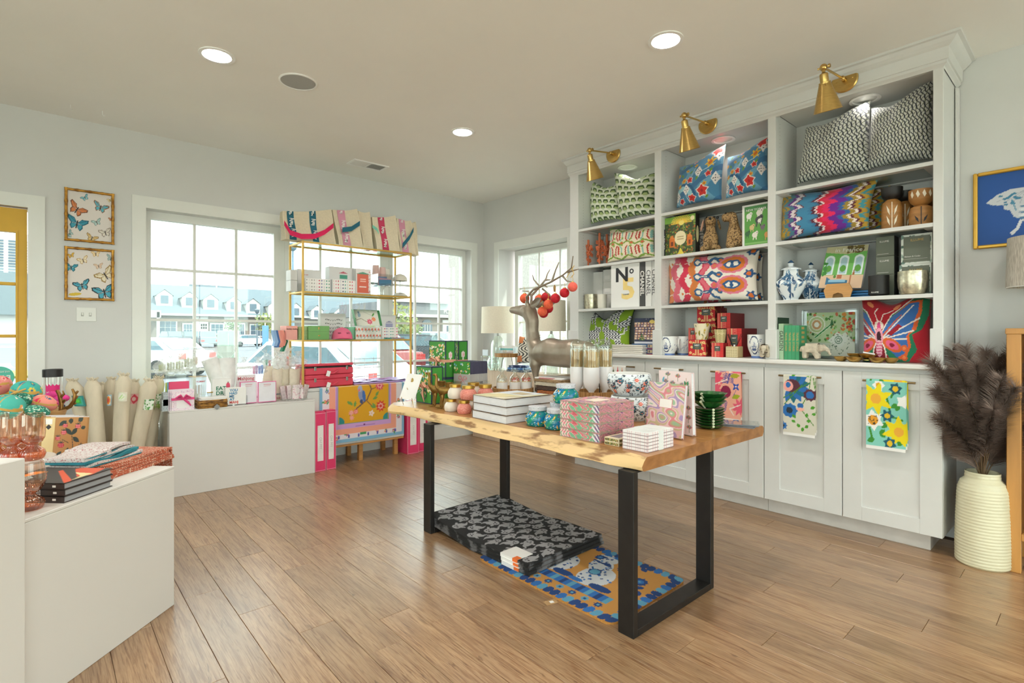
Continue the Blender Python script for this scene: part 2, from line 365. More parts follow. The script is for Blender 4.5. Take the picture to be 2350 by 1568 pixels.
for i in range(24):
 x=-.148+i*.0129;o=bxo('slat',RING,t,-.004,.004,-.07,.07,-.001,.001,0);o.location=(x,0,-.005);o.rotation_euler=(0,.7 if x<0 else-.7,0)
for q in((162,240),(235,255)):
 p=P(*q,CEIL);h=tag(B().tube([(0,0,0),(0,0,-.025),(.008,0,-.035),(.014,0,-.028)],.0018,6).obj('ceiling_hook',RING,None,40,p),'tiny white hook in the ceiling over the butterfly pictures','hook','ceiling hooks')
# windows
def sash(w,gx0,gx1,z0,z1,bars,rows,fr,ax,g,inward): # glazed unit: frame, muntins, panes
 def bx(n,a0,a1,b0,b1,d0,d1,m=TRIMM):return bxo(n,m,w,a0,a1,d0,d1,b0,b1,0)if ax=='y' else bxo(n,m,w,d0,d1,a0,a1,b0,b1,0)
 s=inward;d0,d1=sorted((g-s*.035,g+s*.035))
 fb=B()
 for(a0,a1,b0,b1)in((gx0-fr,gx0,z0-fr,z1+fr),(gx1,gx1+fr,z0-fr,z1+fr),(gx0,gx1,z1,z1+fr),(gx0,gx1,z0-fr,z0)):fb.box(a0,a1,d0,d1,b0,b1)if ax=='y' else fb.box(d0,d1,a0,a1,b0,b1)
 fb.obj('sash_frame',TRIMM,w,fix=False)
 for c in bars:bx('muntin',c-.011,c+.011,z0,z1,g-.012,g+.012)
 for r in rows:bx('muntin',gx0,gx1,r-.011,r+.011,g-.0115,g+.0115)
 cs=[gx0]+sorted(bars)+[gx1];rs=[z0]+sorted(rows)+[z1]
 for a,c in zip(cs,cs[1:]):
  for e,f in zip(rs,rs[1:]):bx('pane',a,c,e,f,g-.002,g+.002,WPANE)
ROWS=(1.757,1.332,.905)
for i,(a,c,bars)in enumerate(((.66,1.625,(.977,1.306)),(1.77,2.721,(2.078,2.403)),(2.874,3.816,(3.172,3.498)))):
 w=S(f'window_{i+1}');sash(w,a,c,.52,2.162,bars,ROWS,.047,'y',GY,1)
w=S('window_4');sash(w,3.76,4.698,.52,2.152,(4.362,4.031),(1.755,1.35,.94),.06,'x',4.30,1)
b=B();b.box(1.672,1.723,GY-.03,GY+.05,.46,2.223).box(2.768,2.827,GY-.03,GY+.05,.46,2.223).box(.613,3.863,GY-.035,GY+.05,2.209,2.223);tag(b.obj('trim_1',TRIMM,fix=False),kind='structure')
def casing(name,ax,pos,x0,x1,z0,z1,wd,sill=True,wt=None,s=-1): # flat casing round an opening, with its sill and lined reveal
 b=B();t0,t1=sorted((pos,pos+s*.014))
 def bx(a0,a1,b0,b1,d0=t0,d1=t1):b.box(a0,a1,d0,d1,b0,b1)if ax=='y' else b.box(d0,d1,a0,a1,b0,b1)
 wt=wt or wd;bx(x0-wd,x0,z0,z1+wt);bx(x1,x1+wd,z0,z1+wt);bx(x0,x1,z1,z1+wt)
 if sill:e0,e1=sorted((pos+s*.03,pos-s*.14));bx(x0-.1,x1+.1,z0-.02,z0+.005,e0,e1);bx(x0-.09,x1+.09,z0-.1,z0-.02)
 return tag(b.obj(name,TRIMM,fix=False),kind='structure')
casing('trim_2','y',YB,WO[0],WO[1],WO[2],WO[3],.092);casing('trim_3','x',XR,W3[0],W3[1],W3[2],W3[3],.075,wt=.09)
casing('trim_4','y',YB,DO[0],DO[1],0,DO[3],.092,False)
B_=B();B_.box(.02,.52,YB-.014,YB,0,.13).box(.52,3.96,YB-.014,YB,0,.13);tag(B_.obj('baseboard_back',TRIMM,fix=False),kind='structure')
tag(bxo('baseboard_right',TRIMM,None,XR-.014,XR,Y0,.58,0,.13,.003),kind='structure')
for n,hs,ax,pos in(('front',FW,'y',Y0-.1),('left',LW,'x',X0-.1)):  # windows out of view, added wide to let daylight into the room
 for i,h in enumerate(hs):
  w=S(f'window_{5+i if n == "front" else 7+i}');k=(h[1]-h[0])/3;sash(w,h[0]+.05,h[1]-.05,h[2]+.05,h[3]-.05,(h[0]+k,h[0]+2*k),(),.05,ax,pos,1)
# yellow glazed door
YEL=M('yellow_door_paint','d8a92c',.45,var=.03);dr=S('door_1');dy0,dy1=5.135,5.18
gx1=PY(36,600,5.15).x;ex=-.089;gx0=-1.015+(ex-gx1)
zt=[1.935,1.57,1.20,.835]
b=B();b.box(-1.015,gx0,dy0,dy1,.01,2.105).box(gx1,ex,dy0,dy1,.01,2.105).box(gx0,gx1,dy0,dy1,zt[0],2.105).box(gx0,gx1,dy0,dy1,.01,.26).box(gx0+.02,gx1-.02,dy0+.012,dy1-.012,.26,.81).box(gx0,gx1,dy0,dy1,.80,.835)
b.box(gx0-.012,gx0,dy0-.006,dy0,.8,1.95).box(gx1,gx1+.012,dy0-.006,dy0,.8,1.95).box(gx0,gx1,dy0-.006,dy0,1.935,1.95).obj('door_leaf',YEL,dr,fix=False)
gm=(gx0+gx1)/2
for z in zt[1:3]:bxo('muntin',YEL,dr,gx0,gx1,dy0+.005,dy1-.005,z-.011,z+.011,.003)
bxo('muntin',YEL,dr,gm-.011,gm+.011,dy0+.006,dy1-.006,.835,1.935,.003)
for a,c in((gx0,gm),(gm,gx1)):
 for z0,z1 in zip(zt[::-1],zt[::-1][1:]):bxo('pane',WPANE,dr,a,c,dy0+.02,dy0+.024,z0,z1,0)
b=B().tube([(-.94,dy0,1.0),(-.94,dy0-.05,1.0),(-.94,dy0-.055,1.0),(-.84,dy0-.055,1.0)],.01,10).obj('door_handle',M('nickel','b8b8b4',.3,1),dr,40)
s=PY(-2,867,dy0+.018);t=T('window_sticker','round turquoise sticker with mirrored lettering on the yellow door glass','sticker',s);TEAL=M('sticker_teal','5fc9b4',.6)
B().lathe([(.078,0),(.078,.0015)],36,R=Matrix.Rotation(PI/2,3,'X')).obj('disc',TEAL,t)
text(t,'FA',.05,(.032,-.003,-.005),CARD,(PI/2,0,PI),bold=.02);text(t,"WE'RE",.018,(.03,-.003,.04),CARD,(PI/2,0,PI))
# ================================================================ BUILT-IN BOOKCASE AND CABINETS
XF=3.66;ZC=1.046;SH=(1.44,1.83,2.17);BAYS=((.637,1.472),(1.523,2.347),(2.407,3.213))
bk=T('bookcase','tall white built-in bookcase of three bays with brass lamps','bookcase',(XF,1.95,ZC));OFF=Vector((XF,1.95,ZC))
def bb(name,mat,x0,x1,y0,y1,z0,z1,c=.002,par=None):
 return bxo(name,mat,par or bk,x0-OFF.x,x1-OFF.x,y0-OFF.y,y1-OFF.y,z0-OFF.z,z1-OFF.z,c)
bb('back_panel',WHITE,4.03,4.05,.6,3.31,ZC,2.82)
for(a,c)in((.592,.637),(1.472,1.523),(2.347,2.407),(3.213,3.315)):
 bb('stile',WHITE,XF,3.685,a,c,ZC,2.69)
 bb('divider',WHITE,3.685,4.03,a+.004,c-.004,ZC,2.69,0)
 bb('plinth_block',WHITE,XF-.014,3.70,a-.012 if a>.6 else a-.002,c+.012,ZC,ZC+.2,.004)
bb('side_moulding',WHITE,4.005,4.05,.578,.592,ZC,2.66);bb('side_moulding',WHITE,3.99,4.02,.583,.592,ZC,2.66)
bb('header',WHITE,XF,3.685,.592,3.315,2.668,2.82)
for(a,c)in BAYS:
 bb('top_panel',WHITE,3.685,4.03,a,c,2.69,2.71,0)
 for z in SH:
  f=B();o=OFF
  for q in((XF+.004,XF+.05,a,c),(3.98,4.03,a,c),(XF+.05,3.98,a,a+.05),(XF+.05,3.98,c-.05,c)):f.box(q[0]-o.x,q[1]-o.x,q[2]-o.y,q[3]-o.y,z-.022-o.z,z-o.z)
  s=f.obj('shelf',WHITE,bk,fix=False)
  bb('glass_panel',M('shelf_glass','93a09a',.06,var=.02,spec=.9),XF+.05,3.98,a+.05,c-.05,z-.014,z-.001,0,s)
 g=B() # rows of shelf-pin holes
 for yy in(a,c):
  for xx in(3.73,3.97):
   for k in range(60):
    z=1.13+k*.0255;sg=1 if yy==a else-1
    v=[(xx-OFF.x+.0025*math.cos(i*PI/3),yy+sg*.0007-OFF.y,z-OFF.z+.0025*math.sin(i*PI/3))for i in range(6)];g.add(v,[tuple(range(6))])
 tag(g.obj('pin_holes',M('pin_hole','55534f',.8),bk,fix=False),kind='stuff')
prof=[(0,2.668),(.005,2.675),(.018,2.685),(.018,2.70),(.026,2.702),(.028,2.765),(.04,2.772),(.055,2.785),(.068,2.803),(.085,2.806),(.085,2.8195),(0,2.8195)]
v=[];f=[]
for(o,z)in prof:v+=[(4.05-OFF.x,.592-o-OFF.y,z-OFF.z),(XF-o-OFF.x,.592-o-OFF.y,z-OFF.z),(XF-o-OFF.x,3.315+o*.35-OFF.y,z-OFF.z),(4.05-OFF.x,3.315+o*.35-OFF.y,z-OFF.z)]
for k in range(len(prof)-1):
 for i in range(3):f.append((k*4+i,k*4+i+1,k*4+4+i+1,k*4+4+i))
B().add(v,f).obj('crown_moulding',WHITE,bk)
b=B();b.box(3.672-OFF.x,3.676-OFF.x,.65-OFF.y,3.3-OFF.y,2.8196-OFF.z,2.8205-OFF.z)
for(px,py,i)in((1440,393,2),(1660,328,1),(1985,240,0)):
 p=PX(px,py,3.86);downlight(3.86,p.y,False,('white puck lamp over the black trellis cushions','white puck lamp over the blue floral cushions','white puck lamp over the green scalloped cushions')[i],2.689,.085,3.2)
# base cabinets
DY=[.593,1.077,1.547,2.029,2.495,2.905,3.315];BRONZE=M('antique_brass','8f7a58',.35,1,var=.1)
def base_cabinet(y0,ym,y1,lab):
 t=T('base_cabinet',lab,'cabinet',(XF,(y0+y1)/2,0),-PI/2,'white shaker cabinets under the bookcase');W=y1-y0;xm=(y1+y0)/2-ym
 bxo('carcass',WHITE,t,-W/2+.001,W/2-.001,.016,.39,.10,1.015,.001)
 bxo('toe_kick',M('kick_paint','d3cec8',.6,var=.05,sc=12),t,-W/2+.001,W/2-(.066 if y0<.6 else .001),.067,.39,.0,.10,.001)
 for i,(a,c)in enumerate(((-W/2,xm),(xm,W/2))):
  a+=.0025;c-=.0025;b=B();f=.1;z0,z1=.1,.99
  b.box(a,a+f,-.003,.016,z0,z1,.0015).box(c-f,c,-.003,.016,z0,z1,.0015).box(a+f,c-f,-.003,.016,z1-f*.93,z1,.0015).box(a+f,c-f,-.003,.016,z0,z0+f*.84,.0015).box(a+f-.002,c-f+.002,.006,.014,z0+f*.8,z1-f*.9)
  d=b.obj('door',WHITE,t,fix=False);m=(a+c)/2
  h=B();h.tube([(m-.127,-.033,.942),(m+.127,-.033,.942)],.0062,12)
  for k in(-.09,.09):h.tube([(m+k,-.003,.942),(m+k,-.033,.942)],.0045,8)
  h.obj('handle',BRONZE,d,40)
 return t
base_cabinet(DY[0],DY[1],DY[2],'white shaker cabinet with yellow and turquoise flower towels on handles');base_cabinet(DY[2],DY[3],DY[4],'white shaker cabinet with pink flower towel behind green bowls')
base_cabinet(DY[4],DY[5],DY[6],'white shaker cabinet at the window end of the row')
wt=T('worktop','long white worktop running over the white shaker cabinets','worktop',(3.84,1.95,1.016));B().box(3.625-3.84,4.05-3.84,.575-1.95,3.33-1.95,0,.03,.007).obj('slab',M('worktop_white','eceae6',.25,var=.02),wt)
bxo('side_splash',WHITE,wt,-.08,.2,.578-1.95-.012,.578-1.95+.01,.03,.05,.002)
# brass picture lamps
def sconce(px,py,kx,ky,lab):
 pl=PX(px,py,3.632);r=ray(kx,ky);kX=pl.y*r[0]/r[1];kp=Vector((kX,pl.y,EYE+r[2]*pl.y/r[1]));t=T('wall_lamp',lab,'lamp',pl,0,'brass swing-arm lamps over the bookcase');q=kp-pl;RX=Matrix.Rotation(-PI/2,3,'Y')
 B().lathe([(.072,0),(.072,.006),(.066,.011),(.012,.013)],36,R=RX).obj('backplate',GOLD,t,30)
 b=B().lathe([(.012,.012),(.014,.02),(.009,.03),(.014,.036),(.014,.05),(.006,.056)],16,R=RX)
 b.obj('hub',GOLD,t,40)
 for s in(-1,1):B().sph((-.012,s*.042,0),.005,8,6).obj('screw',GOLD,t,60)
 B().tube([(-.05,0,0),tuple(q)],.0065,10).obj('arm',GOLD,t,40)
 B().sph(q,.02,14,10).tube([q+Vector((0,-.03,0)),q+Vector((0,.03,0))],.006,8).tube([q+Vector((0,-.034,0)),q+Vector((0,-.024,0))],.011,8).tube([q,q+Vector((0,0,-.03))],.009,10).obj('knuckle',GOLD,t,40)
 R=Matrix.Rotation(math.radians(-20),3,'Y');o=q+Vector((0,0,-.03))
 B().lathe([(.012,.0),(.02,-.004),(.022,-.012),(.022,-.048),(.03,-.05),(.03,-.06)],24,c=o,R=R).obj('socket',GOLD,t,30)
 sh=B().lathe([(.028,-.05),(.031,-.062),(.072,-.205),(.075,-.207),(.0715,-.2055),(.029,-.062)],40,c=o,R=R,cap=False).obj('shade',GOLD,t,30)
 b=B().tube([R@Vector((-.033,-.012,-.062))+o,R@Vector((-.042,-.016,-.062))+o],.0035,8).sph(R@Vector((-.045,-.017,-.062))+o,.006,8,6).obj('switch_knob',GOLD,t,40)
 return t
sconce(1408,354,1353,345,'brass swing-arm lamp above the green scalloped cushions');sconce(1625,285,1570,265,'brass swing-arm lamp above the blue floral cushions');sconce(1939,185,1890,155,'brass swing-arm lamp above the black trellis cushions')
# ================================================================ THINGS ON THE SHELVES
def skin(name,pts,edges,mat,parent,sub=2): # one continuous grown body: pts = [(x,y,z,r)]
 me=bpy.data.meshes.new(name);me.from_pydata([p[:3]for p in pts],edges,[]);me.materials.append(mat)
 o=link(bpy.data.objects.new(name,me),parent);sk=o.modifiers.new('skin','SKIN');sk.use_smooth_shade=True;sk.branch_smoothing=.4
 for i,p in enumerate(pts):s=me.skin_vertices[0].data[i];s.radius=(p[3],p[4]if len(p)>4 else p[3]);s.use_root=i==0
 ss=o.modifiers.new('subdivision','SUBSURF');ss.levels=sub;ss.render_levels=sub
 return o
def pillow(label,xf,cs,thick,pic,lean=.07,chop=(0,.0,.3),back=None,group=None,pull=.06,piping=None):
 w=[PX(c[0],c[1],xf+(lean if i<2 else 0))for i,c in enumerate(cs)];tl,tr,br,bl=w;loc=(bl+br)/2
 t=T('throw_pillow',label,'cushion',loc,0,group)
 def f(s):
  def g(u,v):
   a,b=2*u-1,2*v-1;uu=.5+.5*a*(1-pull*(1-b*b));vv=.5+.5*b*(1-pull*(1-a*a))
   vv-=chop[1]*math.exp(-((a-chop[0])/chop[2])**2)*max(0,(b+1)/2)**3
   p=(bl*(1-uu)+br*uu)*(1-vv)+(tl*(1-uu)+tr*uu)*vv-loc
   h=(max(0,(1-a*a)*(1-b*b)))**.45*thick;h*=1+.05*math.sin(a*7+b*3)+.04*math.sin(b*9-a*4);h*=1-.5*(chop[1]*2)*math.exp(-((a-chop[0])/.18)**2)*max(0,b)
   return(p.x-s*h,p.y,p.z)
  return g
 if back is not None:bk=np.empty_like(pic.c);bk[:]=lin(back)
 grid('cushion_cover',pic,f(1),t,MC('velvet',.85,.25,500,.3),(lambda u,v:f(-1)(1-u,v),bk if back is not None else None))
 if piping:
  g=f(0);e=[g(i/24,1)for i in range(25)]+[g(1,1-i/24)for i in range(1,25)]+[g(1-i/24,0)for i in range(1,25)]+[g(0,i/24)for i in range(1,25)]
  B().tube(e,.004,6).obj('piping',M('piping',piping,.7),t,60)
 return t
def scallop():
 p=Pic(88,88,'e6ead6');n=5.2
 for j in range(-1,8):
  for i in range(-1,7):
   x,y=(i+.5*(j%2))/n,j*.155;k=1/n
   def q(l):return[(x+a*k,y+b*k)for a,b in l]
   p.poly(q([(-.44,-.05),(-.3,.42),(.3,.42),(.44,-.05),(.3,-.02),(.16,.18),(-.16,.18),(-.3,-.02)]),'3f5a2b')
   p.poly(q([(-.33,-.08),(-.3,.02),(-.16,.2),(.16,.2),(.3,.02),(.33,-.08),(0,-.3)]),'a9bc7c');p.poly(q([(-.28,-.12),(.28,-.12),(0,-.5)]),'d5dec4')
 return p
def trellis():
 p=Pic(150,130,'dfdfd6',1.15);X,Y=p.X+.012*np.sin(p.Y*60),p.Y
 a=(X*15+Y*11)%1;b=(X*15-Y*11+.5)%1;p.put(abs(b-.5)<.11,'7a7d4a');p.put(abs(a-.5)<.16,'1e2438');p.put((abs(b-.5)<.07),'3a4340');return p
def zig():
 p=Pic(150,60,'3f7fa0',2.4);Y=p.Y;tri=lambda k:abs((Y*k)%1-.5)*2
 q=p.X/2.4+.09*tri(4)+.05*tri(7)-.10*abs(Y-.5)+.012*np.sin(Y*90)
 e=[(.02,'b08a2c'),(.08,'c49a30'),(.1,'2f7f8c'),(.14,'b08a2c'),(.2,'4a7f90'),(.24,'6a2a8a'),(.29,'efe2e6'),(.31,'6b2336'),(.45,'3f86ac'),(.49,'3a78a0'),(.53,'5c1c30'),(.555,'f0dede'),(.62,'d9213f'),(.69,'e8205f'),(.79,'6a1f90'),(.84,'2c5fa0'),(.89,'a08430'),(.92,'efe0d6'),(.95,'5c1c30'),(1.0,'b8902e'),(1.05,'3f8f9a'),(2,'b08a2c')];lo=-1
 for hi,c in e:p.put((q>=lo)&(q<hi),c);lo=hi
 return p
def ikat():
 p=Pic(160,92,'efe7da',1.75);p.jit(.006,46);X,Y=p.X,p.Y
 for k in range(5):
  x=.03+.2*k;w=x+.05*np.sin(Y*4*PI+k*PI*.9)+.02*np.sin(Y*9);d=X-w
  p.put(abs(d)<.085,['d9762f','e0708a','d53a5a','e07a3c','d53a5a'][k]);p.put(abs(d)<.05,['e58a5a','e06a7a','d9304f','cf7a3a','e06a7a'][k]);p.put(abs(d-.09)<.02,'efe7da')
  for m in range(3):p.line([(x,.16+.33*m),(x+.11,.16+.33*m)],.018,'efe7da').ell(x+.12,.16+.33*m,.045,.05,'efe7da').ell(x+.125,.16+.33*m,.022,.026,['dc7a30','d53a5a'][m%2])
 for y in(.17,.5,.83):
  b='2f5f8c';p.line([(.72,y),(.92,y),(1.0,y+.08),(1.12,y+.02)],.06,b).line([(.92,y),(1.0,y-.1),(1.08,y-.13)],.05,b).ell(.7,y,.08,.085,b).ell(.7,y,.045,.05,'efe7da').ell(1.13,y+.02,.07,.06,b).ell(1.13,y+.02,.03,.026,'d9762f').line([(.74,y),(.9,y)],.015,'efe7da')
 for y in(.3,.72):
  for rx,ry,c in((.27,.19,'e07a92'),(.22,.15,'d9792c'),(.155,.085,'2a5a8c'),(.11,.05,'f2ede4')):p.ell(1.36,y,rx,ry,c)
  p.ell(1.36,y,.03,.07,'2a5a8c').line([(1.05,y),(1.16,y)],.06,'e07a92').ell(1.04,y,.07,.07,'e0607a').ell(1.04,y,.035,.04,'dc7a50')
 for y in(.08,.5,.93):p.flower(1.66,y,.1,6,'2a5a8c','d9702c',cr=.4)
 return p
def floral():
 p=Pic(110,110,'4b86ac');p.jit(.004,60);X,Y=p.X,p.Y;p.put(np.sin(X*9+2*np.sin(Y*7))>.55,'6fa6c4');p.put(np.sin(Y*11-X*5)>.8,'3f74a0')
 p.put((abs(np.hypot(X-.2,Y-.15)-.2)<.05)&(Y>.15),'9fd0da');p.put((abs(np.hypot(X-.2,Y-.15)-.28)<.03)&(Y>.1),'2f628c')
 for x,y in((.58,.62),(.3,.3),(.92,.4),(.06,.2),(.95,.85)):
  p.poly([(x,y+.13),(x+.08,y),(x,y-.13),(x-.08,y)],'f0e8e4')
  for a,b in((0,0),(.035,0),(-.035,0),(0,.05),(0,-.05)):p.ell(x+a,y+b,.011,col='22303c')
 for x,y,r in((.66,.2,.15),(.42,.1,.1),(.18,.08,.08),(.38,.5,.09),(.78,.52,.08),(.9,.93,.13),(.46,.92,.05)):p.flower(x,y,r,5,'f4e2dc','d8352f',x*9,.5).flower(x,y,r*.8,5,'d8352f','b02030',x*9,.25)
 for x,y,r in((.8,.74,.12),(.12,.42,.07),(.24,.52,.08),(.5,.8,.05),(.72,.33,.06),(.6,.97,.06),(.08,.7,.06),(.3,.75,.05)):p.flower(x,y,r,6,'e8b92c','d8702a',x*5,.35,.5)
 for x,y,a in((.35,.66,.5),(.2,.62,2),(.52,.45,1),(.86,.62,4),(.15,.85,1),(.4,.85,2.4),(.7,.05,.6)):p.leaf(x,y,.1,.025,a,'6f9a3c')
 for q in([(.3,.17),(.36,0)],[(.4,.55),(.5,.75)],[(.65,.6),(.9,.7)],[(.06,.07),(.1,0)]):p.line(q,.01,'cfe4ea')
 return p
def suzani():
 p=Pic(120,82,'f0e2c6',1.47);p.jit(.005,50)
 for y in(.05,.5,.95):p.line([(.0,y),(.25,y+.07),(.5,y-.05),(.75,y+.07),(1,y-.05),(1.25,y+.07),(1.47,y)],.045,'7fa03a')
 for k in range(5):
  x=.12+.33*k
  for y,s in((.27,1),(.73,-1)):
   p.line([(x-.1,y-.14*s),(x-.1,y+.06*s),(x-.05,y+.14*s)],.04,'b83226').line([(x+.1,y-.14*s),(x+.1,y+.06*s),(x+.05,y+.14*s)],.04,['b83226','8fc0b4'][k%2]).line([(x,y-.1*s),(x,y+.1*s)],.06,['8fc0b4','c04a34'][k%2])
  p.leaf(x+.02,.5,.16,.06,0,'9ab84a').ell(x+.1,.5,.05,.035,'d8604a')
  for y in(.12,.4,.62,.88):p.leaf(x+.13,y,.1,.03,1+k,'8aa83e')
 return p
def tigers():
 p=Pic(120,110,'8aac22',1.2);st=lambda X,Y:np.where((np.sin(X*95+4*np.sin(Y*40))>.15)[...,None],np.array(lin('f2f2ee')),np.array(lin('4a4a58')))
 for x,y,s,k in((.36,.42,.2,1),(.86,.42,.2,-1),(.3,.88,.17,1),(.82,.86,.18,1),(1.1,.12,.16,-1),(.62,.1,.16,1),(1.1,.66,.14,1),(.08,.6,.12,1)):
  p.ell(x,y,s,s*.55,st,.35*k).ell(x+s*.75*k,y+s*.75,s*.42,s*.42,st);p.ell(x+s*1.0*k,y+s*1.1,s*.13,s*.13,'f2f2ee').ell(x+s*.5*k,y+s*1.12,s*.13,s*.13,'f2f2ee')
  for d in(-.8,-.35,.35,.75):p.line([(x+s*d,y-.1*s),(x+s*d*1.1,y-s*1.05)],s*.26,st)
  p.line([(x-s*.9*k,y),(x-s*1.3*k,y+s*.1),(x-s*1.35*k,y+s*.7)],s*.16,'e9e9e2')
 return p
def butterfly():
 p=Pic(130,125,'b01226',1.02);p.jit(.003,80);c=.29;W='f0e4da'
 def wing(s):
  m=lambda l:[(c+s*a,b)for a,b in l]
  p.poly(m([(.02,.4),(.2,.78),(.5,1.0),(.72,.98),(.72,.7),(.64,.5),(.5,.42),(.56,.2),(.42,.02),(.2,-.03),(.05,.25)]),'1d7a56')
  p.poly(m([(.02,.42),(.2,.74),(.44,.93),(.62,.93),(.63,.75),(.6,.66),(.56,.5),(.46,.42),(.48,.25),(.4,.1),(.3,.05),(.08,.28)]),'e0642e')
  p.poly(m([(.02,.42),(.2,.74),(.44,.9),(.58,.9),(.58,.76),(.54,.66),(.5,.5),(.42,.4),(.44,.25),(.36,.12),(.26,.08),(.08,.28)]),'3a6fb4')
  for a in((.5,.86),(.6,.66),(.52,.48),(.42,.36)):p.line(m([(.03,.36),a]),.022,W)
  p.poly(m([(.12,.44),(.3,.6),(.36,.56),(.2,.42)]),'a01428');p.line(m([(.06,.42),(.26,.66),(.34,.74)]),.02,'d8603a')
  p.ell(c+s*.2,.27,.16,.09,'e0642e',-.55*s).ell(c+s*.2,.27,.11,.055,'e8608a',-.55*s).ell(c+s*.2,.27,.04,.03,'8a1030',-.5*s)
  for a in((.38,.22),(.36,.08)):p.ell(c+s*a[0],a[1],.05,.05,'e0642e').ell(c+s*a[0],a[1],.025,.025,'f08a4a')
  p.line(m([(.02,.42),(.2,.78),(.5,.98),(.74,1.0)]),.018,W).line(m([(.0,.58),(.07,.78),(.02 if s<0 else .22,.86)]),.014,W).ell(c+s*(.14 if s<0 else .27),.9,.06,.035,'e88a5a',.6*s)
 wing(1);wing(-1);p.ell(c,.12,.11,.22,'f0e4da').ell(c,.12,.09,.19,'8a1024')
 p.ell(c,.58,.075,.075,'f0dcd0').ell(c,.55,.03,.09,'e0508a').ell(c,.4,.065,.14,'f0a0b4').ell(c,.4,.035,.085,'3a0f1e').ell(c,.22,.05,.13,'f0b4c4')
 for k in range(5):p.line([(c-.04,.13+k*.045),(c+.04,.13+k*.045)],.014,'d8507a')
 return p
sc_=scallop();GS='green scalloped cushions'
pillow('green scalloped cushion with its top corner under the brass lamp',3.84,((1352,414),(1424,424),(1424,503),(1357,514)),.07,sc_,.06,(.1,.1,.5),group=GS)
pillow('green scalloped cushion standing against the bay divider',3.80,((1410,397),(1504,396),(1503,491),(1422,505)),.08,sc_,.06,(.15,.12,.5),group=GS)
pillow('green and cream lumbar cushion with red tulips beside coral candle holders',3.77,((1400,525),(1503,517),(1503,590),(1394,603)),.06,suzani(),.05,(0,.05,.5))
pillow('lime green cushion with white tigers and black piping',3.84,((1326,709),(1457,708),(1447,812),(1338,816)),.06,tigers(),.07,(0,.2,.3),piping='22301c',pull=.1)
fl_=floral();BF='blue floral cushions'
pillow('blue floral cushion with bare cream flank and one high corner',3.82,((1560,384),(1666,331),(1656,458),(1553,478)),.085,fl_,.06,(-.2,.06,.5),'cfcbc0',BF)
pillow('blue floral cushion pushed against the bay divider',3.80,((1670,362),(1764,314),(1763,436),(1666,456)),.085,fl_,.06,(-.2,.06,.5),'cfcbc0',BF)
ik=ikat();pillow('pink and cream lumbar cushion with blue keyhole pattern',3.77,((1529,591),(1746,566),(1740,688),(1536,697)),.075,ik,.05,(.1,.04,.6))
pillow('second pink keyhole cushion tucked behind the front one',3.93,((1610,600),(1752,582),(1753,690),(1615,697)),.05,ik,.03)
tr_=trellis();BT='black trellis cushions'
pillow('black and cream trellis cushion with high pointed corner',3.84,((1850,292),(1998,230),(1998,392),(1829,423)),.12,tr_,.06,(-.25,.08,.5),group=BT)
pillow('black and cream trellis cushion against the bookcase end',3.82,((2000,248),(2143,183),(2142,364),(1992,390)),.12,tr_,.06,(-.25,.1,.5),group=BT)
zg=zig();pillow('multicoloured zigzag lumbar cushion lying in front',3.77,((1790,450),(2017,408),(1994,525),(1790,552)),.08,zg,.05,(.1,.05,.5),group='zigzag cushions')
pillow('multicoloured zigzag cushion hidden behind its twin',3.92,((1850,465),(2044,425),(2026,522),(1850,545)),.05,zg,.04,(.1,.05,.5),group='zigzag cushions')
pillow('crimson cushion with large blue butterfly',3.80,((1977,683),(2140,674),(2140,838),(1980,836)),.07,butterfly(),.07,(-.1,.1,.4),'8c1020')
# ---- boxes, books, jars
def cartonf(name,label,cat,fit,d,mat,group=None,c=.002,lid=0,part='carton'):
 loc,rz,w,h=fit;t=T(name,label,cat,loc,rz,group)
 if lid:
  bxo(part,mat,t,-w/2+.001,w/2-.001,.001,d-.001,0,h-lid,c);bxo('lid',mat,t,-w/2,w/2,0,d,h-lid+.001,h,c)
 else:bxo(part,mat,t,-w/2,w/2,0,d,0,h,c)
 return t,w,h
def side_px(fit,xf,px):y=fit[0].y-fit[2]/2;r=ray(px,765);return y*r[0]/r[1]-xf # depth of a box on a shelf from where its flank ends
INK=M('ink_black','26262a',.6);INKW=M('ink_white','f2f0ea',.6);INKG=M('ink_gold','c8a860',.5);INKY=M('ink_yellow','f6d98a',.6)
def ubook(label,fit,d,hexa,group=None,txt=None,tm=None,cat='book',pages=True,foot=None,name='book',size=None,bold=.01): # upright book, spine to the front
 loc,rz,w,h=fit;t=T(name,label,cat,loc,rz,group);m=M('cover_'+hexa,hexa,.5);k=.0025
 B().box(-w/2,w/2,0,.003,0,h,.001).box(-w/2,-w/2+k,.003,d,0,h,0).box(w/2-k,w/2,.003,d,0,h,0).obj('cover',m,t,fix=False)
 bxo('pages',PAPER,t,-w/2+k,w/2-k,.003,d-.004,.003,h-.003,0)
 if txt:text(t,txt,0,(0,-.0006,h*.52),tm or INKW,(PI/2,PI/2,0),wid=size or h*.55,bold=bold)
 if foot:text(t,foot,w*.4,(0,-.0006,h*.07),tm or INKW)
 return t
z1,z2,z3=SH
WB=M('box_white','eceae6',.55,var=.02);WG='plain white candle boxes'
t,w,h=cartonf('candle_box','large plain white candle box behind the mercury glass tumbler','box',fs(3.88,1350,1383,z1,627),.1,WB,WG);decal('box_print',Pic(30,30,'e9e7e2').rect(.1,.33,.9,.34,'b8b4ac').rect(.15,.27,.6,.28,'b8b4ac').line([(.02,.24),(.3,.2),(.5,.22),(.8,.19),(.98,.22)],.012,'a8a49c'),t,-w/2+.004,w/2-.004,.01,h-.01)
b0=z1
